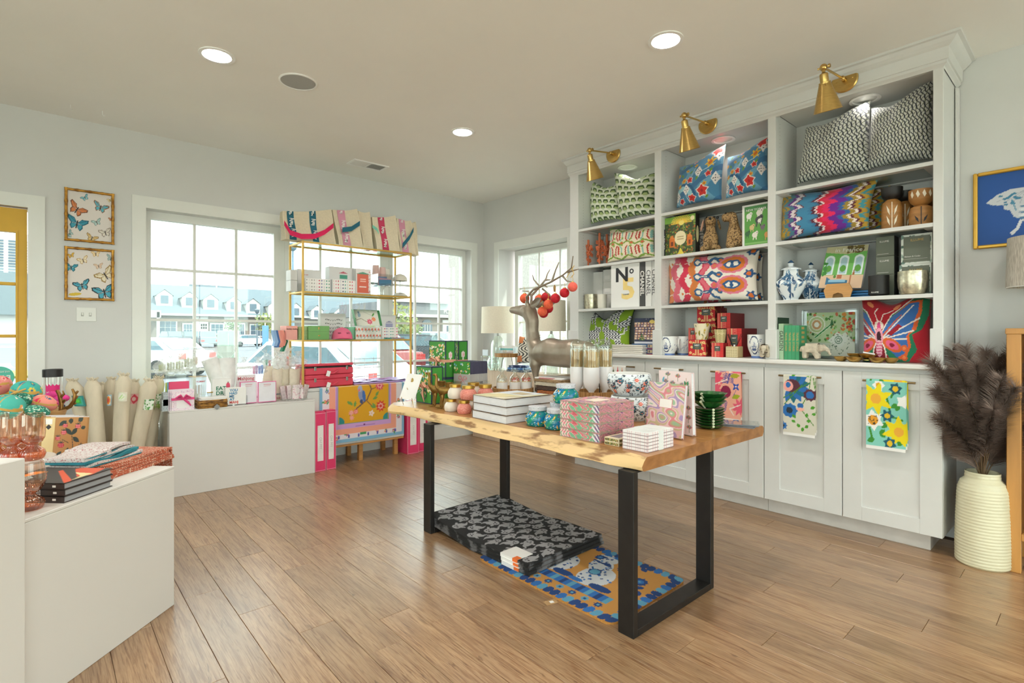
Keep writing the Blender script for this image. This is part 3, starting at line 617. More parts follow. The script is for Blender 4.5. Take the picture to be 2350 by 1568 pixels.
for i,(yt,s)in enumerate(((677,'bottom'),(648,'middle'),(620,'topmost'))):
 f=fs(3.87,1384,1404,b0,yt);t,w,h=cartonf('candle_box',f'small plain white candle box, {s} of the stack behind the tall book','box',f,.09,WB,WG);b0+=h+.001;decal('box_label',Pic(8,8,'f6f4f0'),t,-w*.3,w*.3,h*.2,h*.5)
def lathe_px(name,label,cat,xc,cx,pw,z0,yt,prof,mat,part='vessel',n=28,group=None,par=None,wob=None,p=None): # turned vessel centred on a pixel column, profile in (fraction of half width, fraction of height)
 if p is None:p=PX(cx,765,xc);p.z=z0
 R=pw/2/FPX*dep(p);H=zat(yt,p)-z0;t=par or T(name,label,cat,p,0,group)
 B().lathe([(a*R,b*H)for a,b in prof],n,wob=wob,cap=True).obj(part,mat,t,35);return t,R,H
TUMB=[(.82,0),(.92,.02),(.98,.2),(1,.5),(.97,1),(.93,1),(.95,.5),(.9,.12),(.01,.1)]
MERC=M('mercury_glass','cfc8ae',.28,.7,var=.25,sc=45,bump=.3,bsc=60)
t,R,H=lathe_px('candle','mercury glass candle tumbler beside a plain white one','candle',3.78,1356,30,z1,676,TUMB,MERC);B().lathe([(R*.92,H*.75),(.001,H*.76)],24,cap=False).obj('wax',M('wax','f2ead8',.5),t)
t,R,H=lathe_px('candle','plain ivory candle tumbler beside the mercury glass one','candle',3.76,1382,22,z1,676,TUMB,M('ivory_glass','e8e2d4',.35));B().lathe([(R*.92,H*.8),(.001,H*.81)],24,cap=False).obj('wax',M('wax','f2ead8',.5),t)
f=fs(3.70,1402,1467,z1,604);t,w,h=cartonf('slipcase_book','large white boxed book with black N and yellow 5','book',f,.07,M('slipcase_white','f0efec',.5,var=.01),part='slipcase')
text(t,'N',h*.42,(-w*.1,-.001,h*.7),INK,bold=.03,sx=1.1);text(t,'o',h*.22,(w*.24,-.001,h*.79),INK,bold=.02);text(t,'5',h*.62,(w*.12,-.0006,h*.38),INKY,bold=.03,sx=1.2);text(t,'CHANEL',0,(w*.05,-.0014,h*.28),INK,wid=w*.22)
ubook('dark grey spine with white lettering beside the white boxed book',fs(3.705,1467,1480,z1,601),.2,'4a4a4a','fashion books','CHANEL',cat='book',size=None,bold=.02)
ubook('white spine with thin black lettering beside the dark grey spine',fs(3.71,1481,1494.5,z1,599),.2,'ecebe8','fashion books','CHANEL',INK,bold=0)
ubook('white spine half hidden by the bay divider',fs(3.72,1495,1506,z1,597),.2,'e9e8e5','fashion books','CHANEL',INK,bold=0)
# coral candle holders
CORAL=M('coral_paint','d9774f',.6,var=.1)
for i,(cx,yt,s)in enumerate(((1350,551,'short'),(1376,535,'tall'),(1393,538,'half hidden'))):
 p=PX(cx,765,3.80+.05*i);p.z=z2;H=zat(yt,p)-z2;t=T('candle_holder',f'{s} coral candle holder of clustered blossoms','candle holder',p,0,'coral candle holders');rr=random.Random(i)
 B().lathe([(.03,0),(.03,.006),(.008,.012),(.006,H*.35),(.006,H*.75),(.012,H*.78),(.011,H),(.008,H),(.008,H*.85)],14).obj('stem',CORAL,t,40)
 for k in range(34):
  a=rr.uniform(0,2*PI);r=rr.uniform(.012,.034);z=rr.uniform(H*.18,H*.78);b=B()
  if k==0:
   for q in range(5):b.sph((.011*math.cos(q*2*PI/5),.011*math.sin(q*2*PI/5),0),.0075,6,4,(1,1,.6))
   pr=b.sph((0,0,.002),.005,6,4).obj('blossom',CORAL,t,60);o=pr
  else:o=pr.copy();COL.objects.link(o);o.parent=t
  o.location=(r*math.cos(a),r*math.sin(a),z);o.rotation_euler=(rr.uniform(-1,1)+1.2*math.sin(a)*-1,1.3*math.cos(a),a)
# lower shelf of the window bay
zc=ZC;zz=zc
for i in range(5):
 f=fs(3.655+.002*(i%2),1403,1473+i%2*2,zz,815);loc,rz,w,h=f;t=T('notebook',['lowest','second','middle','fourth','topmost'][i]+' cream notebook of the stack under the tiger cushion','notebook',loc,rz,'stacked cream notebooks')
 bxo('cover',M('notebook_cream','e9e3da',.6),t,-w/2,w/2,0,.14,0,.0145,.005);bxo('pages',PAPER,t,-w/2+.004,w/2+.001,.003,.137,.003,.0115,0);zz+=.0155
BLUEB=M('puzzle_blue','3d5f8c',.5);zz=zc
for i in range(2):
 f=fs(3.72,1450,1500,zz,815-i*15);t,w,h=cartonf('puzzle_box',f'{["lower", "upper"][i]} blue puzzle box lying under the town picture','box',(f[0],f[1],f[2],.042),.2,BLUEB,'blue puzzle boxes',lid=.03)
 decal('box_print',Pic(40,12,'3d5f8c',3).rect(0,0,3,.16,'b8303c').rect(2.2,.3,2.8,.9,'c8b08a').rect(2.35,.4,2.5,.8,'5a4a5a'),t,-w/2,w/2,0,.042);text(t,'Winter Lights',0,(-w*.12,-.0015,.026),INKW,wid=w*.5);zz+=.0435
def town():
 p=Pic(60,84,'3a3f58');r=random.Random(4)
 for j in range(7):
  for i in range(7):
   x,y=i*.11+.01*j%.05,.16+j*.1;p.rect(x,y,x+.09,y+.08,r.choice(['c8a088','d8b8a0','b07a68','e0c8a8','a86a5a','8a6a78'])).rect(x+.02,y+.02,x+.04,y+.06,'f0d080').rect(x+.05,y+.02,x+.07,y+.06,'e8e0f0')
 p.poly([(.15,.12),(.26,.42),(.37,.12)],'3f6a44').dots(40,.008,['f0d890','e85040'],3,(.18,.14,.34,.35));p.rect(0,0,1,.08,'e8e4ea').dots(50,.007,['ffffff'],5);return p.ell(.62,.86,.09,.07,'f2d878')
f=fs(3.76,1456,1503,zz,731);t,w,h=cartonf('puzzle_picture','upright puzzle box showing a snowy town with fir tree','box',f,.04,BLUEB);decal('box_art',town(),t,-w/2,w/2,0,h)
# ---- middle bay
def mug(label,cx,xc,pw,yt,hand,z0=ZC,mark=True):
 p=PX(cx,765,xc);p.z=z0;R=pw/2/FPX*dep(p);H=zat(yt,p)-z0;t=T('mug',label,'mug',p,0,'painted mugs');A=math.atan2(-p.y,-p.x)
 pic=Pic(96,40,'eeeeec',6.28);r=random.Random(int(cx));fr=3.14
 for k in range(34):x,y,a=r.uniform(0,6.2),r.uniform(.2,.92),r.uniform(-1,1);pic.line([(x,y),(x+.12*math.cos(a),y+.1)],.035,'5a6a94')
 pic.rect(0,0,6.3,.1,'5a78b4').rect(0,.1,6.3,.13,'eeeeec')
 if mark:pic.ell(fr-.35,.55,.5,.4,'2f3f6a').ell(fr-.35,.55,.44,.34,'f0f0ee').line([(fr-.6,.5),(fr-.1,.5)],.05,'9aa4c0').line([(fr-.5,.4),(fr-.3,.68),(fr-.2,.42)],.04,'6a7aa4').ell(fr-.35,.36,.25,.06,'5a6a94')
 prof=lambda v:R*(.62 if v<.1 else .62+.38*math.sin(min(1,(v-.1)/.5)*PI/2))
 grid('cup',pic,lambda u,v:(prof(v)*math.cos(A-PI+u*2*PI),prof(v)*math.sin(A-PI+u*2*PI),v*H),t,MC('glazed',.2))
 B().lathe([(R*.999,H),(R*.95,H),(R*.93,H*.5),(R*.5,H*.08),(.001,H*.06)],28,cap=False).obj('inside',M('glaze_white','ecebe8',.2),t,40)
 d=Vector((-math.cos(A+hand),-math.sin(A+hand),0))*1
 B().tube([d*R*.9+Vector((0,0,H*.82)),d*R*1.35+Vector((0,0,H*.85)),d*R*1.5+Vector((0,0,H*.6)),d*R*1.25+Vector((0,0,H*.35)),d*R*.8+Vector((0,0,H*.26))],.007,8).obj('handle',M('glaze_white','ecebe8',.2),t,60);return t
mug('white mug with navy oval portrait at the window side of its bay',1535,3.74,42,772,PI/2);mug('white mug with blue dashes tucked behind another mug',1567,3.86,40,772,PI*.9,mark=False);mug('tall white mug with navy oval beside the small stone elephant',1738,3.76,42,768,-PI/2+.3)
def redfloral():
 p=Pic(44,44,'c8242c')
 for x,y in((.12,.85),(.2,.55),(.12,.2),(.3,.1),(.88,.85),(.8,.5),(.9,.2),(.72,.12),(.3,.8),(.75,.82)):p.flower(x,y,.1,5,'f0d08a','c8242c',x*9,.25).leaf(x,y-.08,.12,.03,x*7,'ecc880')
 return p.rect(.4,0,.44,1,'f0d090').rect(.48,0,.52,1,'f0d090').rect(.56,0,.6,1,'f0d090').rect(0,0,1,.05,'b01a24')
def redstripe():
 p=Pic(44,30,'cf2a2e')
 for k,(x,c,w)in enumerate(((.08,'e8867a',.05),(.2,'f0b090',.04),(.3,'e05a50',.03),(.42,'f4d8a0',.03),(.49,'f4d8a0',.03),(.56,'e8b090',.03),(.66,'e8867a',.05),(.78,'f0a890',.06),(.92,'e8867a',.07))):p.rect(x-w/2,0,x+w/2,1,c)
 p.put((np.floor(p.X*40+p.Y*0)%2==0)&(p.X>.74)&((np.floor(p.Y*24)%2)==0),'d84038');return p
RF,RS=redfloral(),redstripe();REDF=M('red_gift_paper','b8222a',.45,var=.5,sc=26,col2='d8a860',lo=.55,hi=.68);REDS=M('red_stripe_paper','b02028',.45,col2='8c1a22',sc=40,stretch=(1,30,.01));LBL=M('label_grey','4f5a54',.5)
def redbox(label,xf,pl,pr,z0,yt,spx,floral,sc=1):
 f=fs(xf,pl,pr,z0,yt);d=max(.06,min(side_px(f,xf,spx),.28));t,w,h=cartonf('gift_box',label,'box',f,d,REDF if floral else REDS,'red gift boxes',lid=0)
 decal('box_print',RF if floral else RS,t,-w/2,w/2,0,h)
 lw=w*.48;B().box(-lw/2,lw/2,-.0025,-.001,h*.42,h*.78).obj('label_plate',LBL,t);text(t,'NEST',0,(0,-.003,h*.66),INKW,wid=lw*.6,bold=.02);bxo('label_line',INKG,t,-lw*.2,lw*.2,-.0028,-.0025,h*.5,h*.52,0)
 return z0+h+.001
za=redbox('red floral gift box at the foot under the floral candle',3.70,1580,1620,ZC,780,1631,True)
zb=redbox('small red striped gift box under the woven-look candle',3.685,1633,1660,ZC,787,1671,False)
zd=redbox('wide red striped gift box behind the reed diffuser',3.78,1668,1702,ZC,754,1758,False)
redbox('long red striped gift box lying on the wide striped one',3.80,1646,1676,zd,719,1727,False)
ze=redbox('small red striped gift box peeping out behind the floral candle',3.81,1580,1599,za,753,1605,False)
zq=redbox('red floral gift box under the topmost one, behind two candles',3.84,1603,1643,ZC,780,1660,True)
zr=redbox('red floral gift box in the middle of the rear stack',3.845,1602,1643,zq,741,1660,True)
redbox('red floral gift box, topmost of all the red boxes',3.84,1600,1641,zr,702,1697,True)
def gcandle(label,xc,cx,pw,z0,yt,c1,c2):
 p=PX(cx,765,xc);p.z=z0;R=pw/2/FPX*dep(p);H=zat(yt,p)-z0;t=T('glass_candle',label,'candle',p,0,'scented candles');pic=Pic(72,24,c1,6.28)
 if c2:pic.dots(46,.14,c2,3,sq=.5)
 else:pic.put(np.sin(pic.X*40)*np.sin(pic.Y*40)>.1,'8a7a3c')
 grid('glass',pic,lambda u,v:(R*(.72+.28*v)*math.cos(-u*2*PI),-R*(.72+.28*v)*math.sin(-u*2*PI),v*H),t,MC('glazed',.2));B().lathe([(R*.99,H),(R*.94,H),(R*.92,H*.8),(.001,H*.8)],24,cap=False).obj('wax',M('wax','f2ead8',.5),t);B().lathe([(.001,0),(R*.72,0)],24,cap=False).obj('base',INKG,t);return t
gcandle('square gold floral candle standing on a red floral box',3.745,1611,36,za,743,'f0e4c4',['b8982c','6f7a34','d8b850'])
gcandle('gold lattice candle standing on the small striped box',3.725,1653,27,zb,756,'e6d6a4',None)
f=fs(3.69,1665,1692.5,ZC,795);loc,rz,w,h=f;t=T('reed_diffuser','gold lattice reed diffuser bottle with black reeds','diffuser',loc,rz)
pc=Pic(36,28,'e6d8ac');pc.put(np.sin(pc.X*50)*np.sin(pc.Y*50)>.25,'8f7a4a');bxo('bottle',M('diffuser_glass','d8c090',.15,var=.1),t,-w/2,w/2,0,w,0,h,.004);decal('bottle_print',pc,t,-w/2+.003,w/2-.003,.003,h-.003)
B().lathe([(.009,h),(.009,h+.012)],12,c=(0,w/2,0)).obj('neck',M('nickel','b8b8b4',.3,1),t,40)
for dx,dz in((-.07,.09),(-.062,.088),(-.075,.086),(.06,.09),(.07,.082)):B().tube([(0,w/2,h*.6),(dx*.75,w/2+.01,h+dz)],.0017,5).obj('reed',BLACK,t)
STONE=M('carved_stone','c9bda8',.85,var=.16,sc=30,bump=.4,bsc=120)
def elephant(label,p,s,rz): # small carved elephant walking along local +x
 t=T('elephant_figurine',label,'figurine',p,rz,'carved elephants');k=s
 pts=[(0,0,.62,.28),(-.3,0,.62,.28),(-.5,0,.56,.2),(.3,0,.64,.25),(.52,0,.68,.2),(.68,0,.56,.1),(.74,0,.4,.06),(.82,0,.3,.045),
  (.2,.15,.4,.13),(.2,.16,.08,.12),(.2,-.15,.4,.13),(.24,-.16,.08,.12),(-.36,.15,.4,.13),(-.38,.16,.08,.12),(-.36,-.15,.4,.13),(-.34,-.16,.08,.12),(-.66,0,.45,.03)]
 skin('body',[(a*k,b*k,c*k,d*k)for a,b,c,d in pts],[(0,1),(1,2),(0,3),(3,4),(4,5),(5,6),(6,7),(3,8),(8,9),(3,10),(10,11),(1,12),(12,13),(1,14),(14,15),(2,16)],STONE,t)
 for sg in(-1,1):B().sph((.42*k,sg*.2*k,.66*k),.16*k,12,8,(.75,.3,1.05)).obj('ear',STONE,t,60)
 for sg in(-1,1):B().tube([(.62*k,sg*.09*k,.52*k),(.74*k,sg*.12*k,.5*k)],[.025*k,.01*k],6).obj('tusk',M('tusk_ivory','eee4d2',.5),t,60)
p=PX(1756,765,3.655);p.z=ZC;elephant('small beige stone elephant between mug and country book, facing the room',p,.115,PI+.25)
p=PX(1866,765,3.67);p.z=ZC;elephant('pale carved stone elephant in front of the garden print tray',p,.125,-PI/2)
# garden puzzle etc.
ubook('thin black spine at the edge of the shelf of woven dogs',fs(3.71,1519,1526,z2,528),.18,'24242a',None,'ATELIER',bold=0)
def garden():
 p=Pic(76,84,'3d5030');r=random.Random(2);p.rect(0,.84,1,1,'7fae4a').dots(260,.022,['6f8a34','8a5a34','c8702c','55702c','a8a03c','5a3a2a','93a84a'],5,(0,0,.9,.84))
 for k in range(16):a=PI*k/15;p.line([(.5,.82),(.5+.3*math.cos(a),.82+.2*math.sin(a))],.022,'f0c84a')
 p.ell(.5,.82,.08,.06,'f6de7a').ell(.82,.9,.06,.06,'f0e4b4')
 for x in(.22,.74):p.rect(x-.08,.22,x+.08,.44,'d8742c').poly([(x-.08,.44),(x,.54),(x+.08,.44)],'e0843a').rect(x-.03,.26,x+.03,.36,'7a3a1c')
 return p.ell(.47,.44,.17,.18,'f0e2b8').line([(.38,.47),(.56,.47)],.02,'b8a070').line([(.38,.41),(.56,.41)],.015,'b8a070').poly([(.38,.02),(.47,.2),(.58,.02)],'e8d04a')
f=fs(3.72,1526,1596,z2,502);t,w,h=cartonf('puzzle_box','puzzle box with orange garden houses and cream medallion','box',f,.06,M('box_black','26241f',.5));decal('box_art',garden(),t,-w/2,w/2,0,h);B().sph((w/2+.0005,.03,h*.5),.02,12,8,(.02,1,3.2)).obj('flank_print',M('cream_print','e2dca8',.6),t,60)
ubook('grey spine with dark lettering behind the seated woven dog',fs(3.80,1604,1616,z2,503),.16,'9a9690',None,'ATLAS',INK,bold=0)
WEAVE=M('woven_seagrass','b89464',.8,col2='4a3524',sc=95,lo=.48,hi=.62,bump=.9,bsc=110);EARM=M('leather_ear','c89c84',.7)
def dog(label,cx,xc,yt,pw,rz): # seated woven dog, looking along local +x
 p=PX(cx,765,xc);p.z=z2;H=zat(yt,p)-z2;t=T('woven_dog',label,'figurine',p,rz,'woven dogs');k=H
 skin('body',[(a*k,b*k,c*k,d*k)for a,b,c,d in((0,0,.3,.2),(-.06,0,.14,.2),(.05,0,.5,.16),(.06,0,.66,.1),(.08,0,.82,.17),(.25,0,.78,.11),(.33,0,.77,.09),(.14,.1,.3,.09),(.16,.1,.05,.085),(.14,-.1,.3,.09),(.16,-.1,.05,.085),(.04,.17,.12,.1),(.2,.18,.06,.07),(.04,-.17,.12,.1),(.2,-.18,.06,.07),(-.3,0,.06,.04))],
  [(0,1),(0,2),(2,3),(3,4),(4,5),(5,6),(0,7),(7,8),(0,9),(9,10),(1,11),(11,12),(1,13),(13,14),(1,15)],WEAVE,t)
 for s in(-1,1):B().sph((.07*k,s*.2*k,.7*k),.12*k,10,8,(.55,.25,1.25),Matrix.Rotation(s*.25,3,'X')).obj('ear',EARM if s<0 else WEAVE,t,60);B().sph((.24*k,s*.09*k,.87*k),.022*k,8,6).obj('eye',BLACK,t,60)
 B().sph((.42*k,0,.8*k),.035*k,8,6).obj('nose',BLACK,t,60)
dog('seated woven seagrass dog with pink ear facing the room',1631,3.79,491,48,PI+.45);dog('woven seagrass dog turned towards its twin beside the animal poster puzzle',1690,3.79,477,40,PI/2+.5)
def animals():
 p=Pic(64,84,'5fa04a');p.rect(0,.88,1,1,'4f8a50').rect(.02,.02,.98,.06,'8cc070')
 for x,y,c,s in((.15,.75,'f0efe6',.09),(.5,.8,'e8e4da',.1),(.48,.62,'4a4a4e',.12),(.5,.6,'f0ece2',.06),(.25,.45,'d8c08a',.08),(.6,.42,'7a6a78',.07),(.35,.25,'f0e8dc',.09),(.75,.22,'d89a5a',.09),(.82,.55,'8f7a8a',.08),(.85,.78,'5a5a5e',.07),(.1,.3,'3f6a44',.08)):p.ell(x,y,s,s*.8,c).ell(x+s*.7,y+s*.6,s*.55,s*.5,c).ell(x+s*.8,y+s*.6,s*.18,s*.16,'2a2a2c').line([(x-s*.5,y),(x-s*.6,y-s*1.3)],s*.3,c).line([(x+s*.4,y),(x+s*.5,y-s*1.3)],s*.3,c)
 return p
f=fs(3.735,1703,1762,z2,473);t,w,h=cartonf('puzzle_box','white framed puzzle box with dogs on green','box',f,.05,WB);decal('box_art',animals(),t,-w/2+.018,w/2-.002,.012,h-.014);text(t,'NEW YORKER',0,(.01,-.002,h*.86),INKW,wid=w*.78)
# ---- bay next to the blue picture
JARM=MC('porcelain',.15)
def ginger(label,cx,xc,pw,yt):
 p=PX(cx,765,xc);p.z=z1;R=pw/2/FPX*dep(p)*1.02;H=zat(yt,p)-z1;t=T('ginger_jar',label,'jar',p,.35,'blue and white ginger jars');r=random.Random(int(cx))
 pic=Pic(120,60,'e6ebee',6);
 for k in range(46):x,y=r.uniform(0,6),r.uniform(.05,.95);[pic.leaf(x,y,.3,.05,r.uniform(0,6),r.choice(['3f6488','6f93b0','2f4f74']))for _ in range(4)]
 for k in range(14):x,y=r.uniform(0,6),r.uniform(.3,.9);pic.line([(x,y),(x+.2,y+.1),(x+.45,y+.08)],.03,'5a80a0').ell(x+.2,y+.0,.12,.05,'4a6f94')
 key=[(0,.5),(.05,.5),(.1,.56),(.3,.8),(.5,1.0),(.6,1.0),(.72,.72),(.82,.5),(1,.46)];prof=lambda v:R*1.1*np.interp(v,[k[0]for k in key],[k[1]for k in key])
 def sq(u,v):
  a=u*2*PI;c,s=math.cos(a),math.sin(a);q=1/(abs(c)**5+abs(s)**5)**.2*.86;return(prof(v)*q*c,prof(v)*q*s,v*H*.76)
 grid('jar_body',pic,sq,t,JARM)
 W=M('porcelain_white','dfe6ea',.15);Bl=M('porcelain_blue','2f5274',.15)
 B().lathe([(R*.62,H*.75),(R*.62,H*.785),(R*.5,H*.79),(R*.3,H*.83),(R*.16,H*.84)],8).obj('lid',W,t,20);B().lathe([(R*.14,H*.84),(R*.2,H*.92),(R*.1,H*.93)],8).obj('lid_neck',W,t,20);B().lathe([(R*.22,H*.93),(R*.12,H*.97),(.001,H)],8,cap=False).obj('finial',Bl,t,20)
ginger('blue and white ginger jar in front of its twin',1815,3.77,66,597);ginger('blue and white ginger jar half hidden behind the front one',1861,3.88,54,602)
def room_cover():
 p=Pic(80,84,'dcd8c4',.95);p.rect(0,.3,.95,.86,'6fb45a').poly([(0,1),(.95,1),(.95,.86),(.5,.8),(0,.86)],'c4bc94').rect(0,0,.95,.3,'e0c0a0')
 for x in(.14,.47,.8):p.rect(x-.11,.32,x+.11,.68,'e4eef0').ell(x,.68,.11,.1,'e4eef0').rect(x-.075,.34,x+.075,.66,'a8c8d0').ell(x,.66,.075,.07,'a8c8d0').ell(x,.46,.07,.08,'5a9a3a')
 return p.poly([(.14,.08),(.14,.26),(.24,.2),(.62,.18),(.62,.08)],'2f6f94').rect(.2,.14,.58,.2,'8fc0dc').rect(.38,.22,.48,.32,'b86a4a').ell(.32,.27,.03,.04,'4a8a3a').poly([(.7,.3),(.73,.45),(.76,.3)],'a0642c').rect(.66,.1,.7,.3,'b87a54').dots(60,.03,['5a4a2a','7a6a34'],3,(.5,.84,.85,1)).dots(20,.03,['3f8a3a'],8,(.02,.3,.1,.6))
tl,tr,br,bl=[PX(*c)for c in((1899,568,3.86),(1994,561,3.86),(1976,661,3.77),(1878,661,3.77))];zf=z1+.075
p0=(bl+br)/2;t=T('coffee_table_book','large book with green arched room cover propped on a wooden easel','book',p0);ex=Vector((.012,0,-.01))
grid('cover_art',room_cover(),lambda u,v:tuple((bl*(1-u)+br*u)*(1-v)+(tl*(1-u)+tr*u)*v-p0-Vector((.0012,0,0))),t,smooth=False)
def slabp(name,m,a,bq):o=B();q=[bl-p0,br-p0,tr-p0,tl-p0];o.add([x+a for x in q]+[x+bq for x in q],[(0,1,2,3),(7,6,5,4),(0,4,5,1),(1,5,6,2),(2,6,7,3),(3,7,4,0)]).obj(name,m,t)
slabp('pages',PAPER,Vector((.003,0,0)),Vector((.022,0,-.004)));slabp('boards',M('cover_pale','d8d4c0',.5),Vector((0,0,0)),Vector((.003,0,0)))
o=text(t,'in France',0,tuple((tl+tr)/2-p0+Vector((-.012,-.01,-.028))),INKW,(math.radians(64),.05,-PI/2),wid=.15)
f=fs(3.72,1890,1956,z1,653);loc,rz,w,h=f;EAS=M('beech','c89458',.5,var=.1,sc=6,stretch=(1,1,14));t=T('book_easel','small light wood easel holding the green room book','easel',loc,rz)
b=B();pol=[(-w*.42,0),(-w*.5,h*.55),(-w*.38,h),(w*.38,h),(w*.5,h*.55),(w*.42,0),(w*.2,0),(w*.16,h*.28),(0,h*.38),(-w*.16,h*.28),(-w*.2,0)];b.prism(pol,0,.012).obj('front_rail',EAS,t);bxo('ledge',EAS,t,-w*.4,w*.4,.012,.045,h*.42,h*.55,.002);B().box(-w*.3,w*.3,.045,.055,0,h*.9).obj('back_rest',EAS,t)
zz=z1
for i in range(3):
 f=fs(3.80,1880,1997-i*2,zz,670);loc,rz,w,h=f;t=T('gift_book',f'{["lowest", "middle", "uppermost"][i]} bright blue book stacked behind the wooden easel','book',loc,rz,'bright blue books');m=M('cover_azure','2f7fc0',.45)
 hh=.0155;B().box(-w/2,w/2,0,.17,0,.002).box(-w/2,w/2,0,.17,hh-.002,hh).box(-w/2,w/2,0,.003,0,hh).obj('cover',m,t,fix=False);bxo('pages',PAPER,t,-w/2+.003,w/2-.003,.003,.168,.002,hh-.002,0);zz+=hh+.0006
GREYG=M('box_greygreen','6c7264',.55,var=.03);zz=z1
for i,yt in enumerate((632,590,545)):
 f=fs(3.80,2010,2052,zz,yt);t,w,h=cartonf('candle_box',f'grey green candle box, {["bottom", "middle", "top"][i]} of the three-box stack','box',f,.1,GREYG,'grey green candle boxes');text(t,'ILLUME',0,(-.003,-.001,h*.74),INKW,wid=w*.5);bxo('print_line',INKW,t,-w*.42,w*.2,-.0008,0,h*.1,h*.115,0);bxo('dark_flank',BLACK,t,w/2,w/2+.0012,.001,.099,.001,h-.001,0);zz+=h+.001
FLOW=Pic(50,44,'dfe4dc').dots(60,.05,['9fb0a4','6f8a80','c8d4c4','4f6a60'],4);zz=z1
for i,(pl,pr,yt)in enumerate(((2064,2137,609),(2068,2139,541))):
 f=fs(3.77,pl,pr,zz,yt);t,w,h=cartonf('candle_box',f'grey green box with botanical border, {["under the other", "on top"][i]}','box',f,.1,WB,'bordered candle boxes');decal('box_print',FLOW,t,-w/2,w/2,0,h);k=.012;B().box(-w/2+k,w/2-k*.7,-.003,-.001,k,h-k).obj('front_label',GREYG,t)
 text(t,'ILLUME',0,(.004,-.0035,h*.8),INKG,wid=w*.42,bold=.01);text(t,'Balsam & Cedar',0,(-w*.12,-.0035,h*.26),INKW,wid=w*.52);bxo('print_line',INKW,t,-w*.4,w*.36,-.0034,-.003,h*.17,h*.175,0);zz+=h+.001
t,R,H=lathe_px('candle','matte black candle tumbler before the grey green stack','candle',3.735,2016.5,40,z1,633,[(.5,0),(.5,.05),(.9,.06),(1,.1),(1,1),(.95,1),(.95,.2),(.01,.2)],BLACK);text(t,'ILLUME',0,(-R-.001,.006,H*.18),INKW,(PI/2,0,-PI/2),wid=R*.7)
B().lathe([(R*.94,H*.8),(.001,H*.8)],20,cap=False).obj('wax',M('wax','f2ead8',.5),t)
t,R,H=lathe_px('candle','large mercury glass candle bowl in front of the bordered boxes','candle',3.715,2094,58,z1,623,[(.6,0),(.78,.03),(.95,.3),(1,.6),(.97,1),(.93,1),(.95,.6),(.7,.1),(.01,.08)],MERC,n=16);B().lathe([(R*.92,H*.8),(.001,H*.8)],20,cap=False).obj('wax',M('wax','f2ead8',.5),t)
ACW=M('acacia','a8763f',.5,var=.18,sc=9,stretch=(1,1,5));INLAY=M('bone_inlay','efe6d0',.5)
def totem(label,cx,xc,pw,yt,ysh,black,z0=z2):
 p=PX(cx,765,xc);p.z=z0;R=pw/2/FPX*dep(p);H=zat(yt,p)-z0;s=(zat(ysh,p)-z0);A=math.atan2(-p.y,-p.x);t=T('wooden_vase',label,'vase',p,A+PI/2,'carved wooden vases')
 B().lathe([(.9*R,0),(R*.98,s*.05),(R*.98,s*.7),(R*.86,s*.9),(R*.5,s)],28).obj('base',ACW,t,40)
 B().lathe([(R*.45,s-.002),(R*.85,s+(H-s)*.2),(R,s+(H-s)*.45),(R*1.02,H),(R*.94,H),(R*.9,s+(H-s)*.4),(.001,s+(H-s)*.3)],28,cap=False).obj('bowl',BLACK if black else ACW,t,40)
 m=INLAY if black else M('ink_black','26262a',.6);f=lambda a,z,r=1.004:(R*r*math.sin(a),-R*r*math.cos(a),z)
 def leafm(a,z,l,w,tilt,mm,r=1.004):B().add([f(a,z,r),f(a+w+tilt*.3,z+l*.4,r),f(a+tilt,z+l,r),f(a-w+tilt*.55,z+l*.55,r)],[(0,1,2,3)]).obj('leaf_inlay',mm,t)
 bxo('stem_inlay',m,t,-.002,.002,-R*1.012,-R*.97,s*.02,s*.88,0)
 for z in((.12,.45)if black else(.15,)):
  for k in(-1,1):leafm(k*.18,s*z,s*.34,.13*k,k*.35,m)
 if not black:
  for a in(-.75,-.25,.25,.75):leafm(a,s+(H-s)*.42,(H-s)*.5,.16,0,INLAY,1.03)
totem('carved wooden vase with black bowl top in front of a smaller one',2047,3.77,41,432,459,True);totem('smaller carved wooden vase with black bowl top behind',2077,3.87,34,440,463,True)
totem('all-wood carved vase with white petals around its bowl',2114,3.76,47,437,472,False);totem('all-wood carved vase pressed against the bookcase end',2143,3.86,38,443,474,False)
ubook('dark green country house book with white lettering',fs(3.70,1769,1785,ZC,729),.19,'22402e',None,'COUNTRY LIFE',bold=0)
f=fs(3.70,1769,1785,ZC,729);o=text(tag(bpy.data.objects['book.006']if 'book.006' in bpy.data.objects else T('x','','')),'COUNTRY LIFE',0,(f[2]/2+.0006,.095,f[3]*.9),INKW,(PI/2,0,PI/2),wid=.15)if 'book.006' in bpy.data.objects else None
ubook('pale sage spine beside the dark green country book',fs(3.69,1786.5,1798.5,ZC,743),.15,'a9c8a4',None,'GARDEN',INK,bold=0)
GB='emerald green books with gold spines'
for i in range(4):ubook(['emerald book with gold lettering touching the sage spine','emerald book with gold lettering, second from the sage spine','emerald book with gold lettering, third from the sage spine','emerald book with gold lettering showing its front cover'][i],fs(3.685,1799.4+i*8.7,1807.9+i*8.7,ZC,747),.13,'45a070',GB,'TRAVEL STORIES',INKG,bold=.01)
b4=[o for o in bpy.data.objects if o.name.startswith('book')and o.get('group')==GB][-1];w=fs(3.685,1825.5,1834,ZC,747)[2]
for k,z in enumerate((.2,.17,.14,.11)):B().box(w/2,w/2+.0008,.04,.085+.005*(k%2),z,z+.016).obj('gilt_mark',INKG,b4)
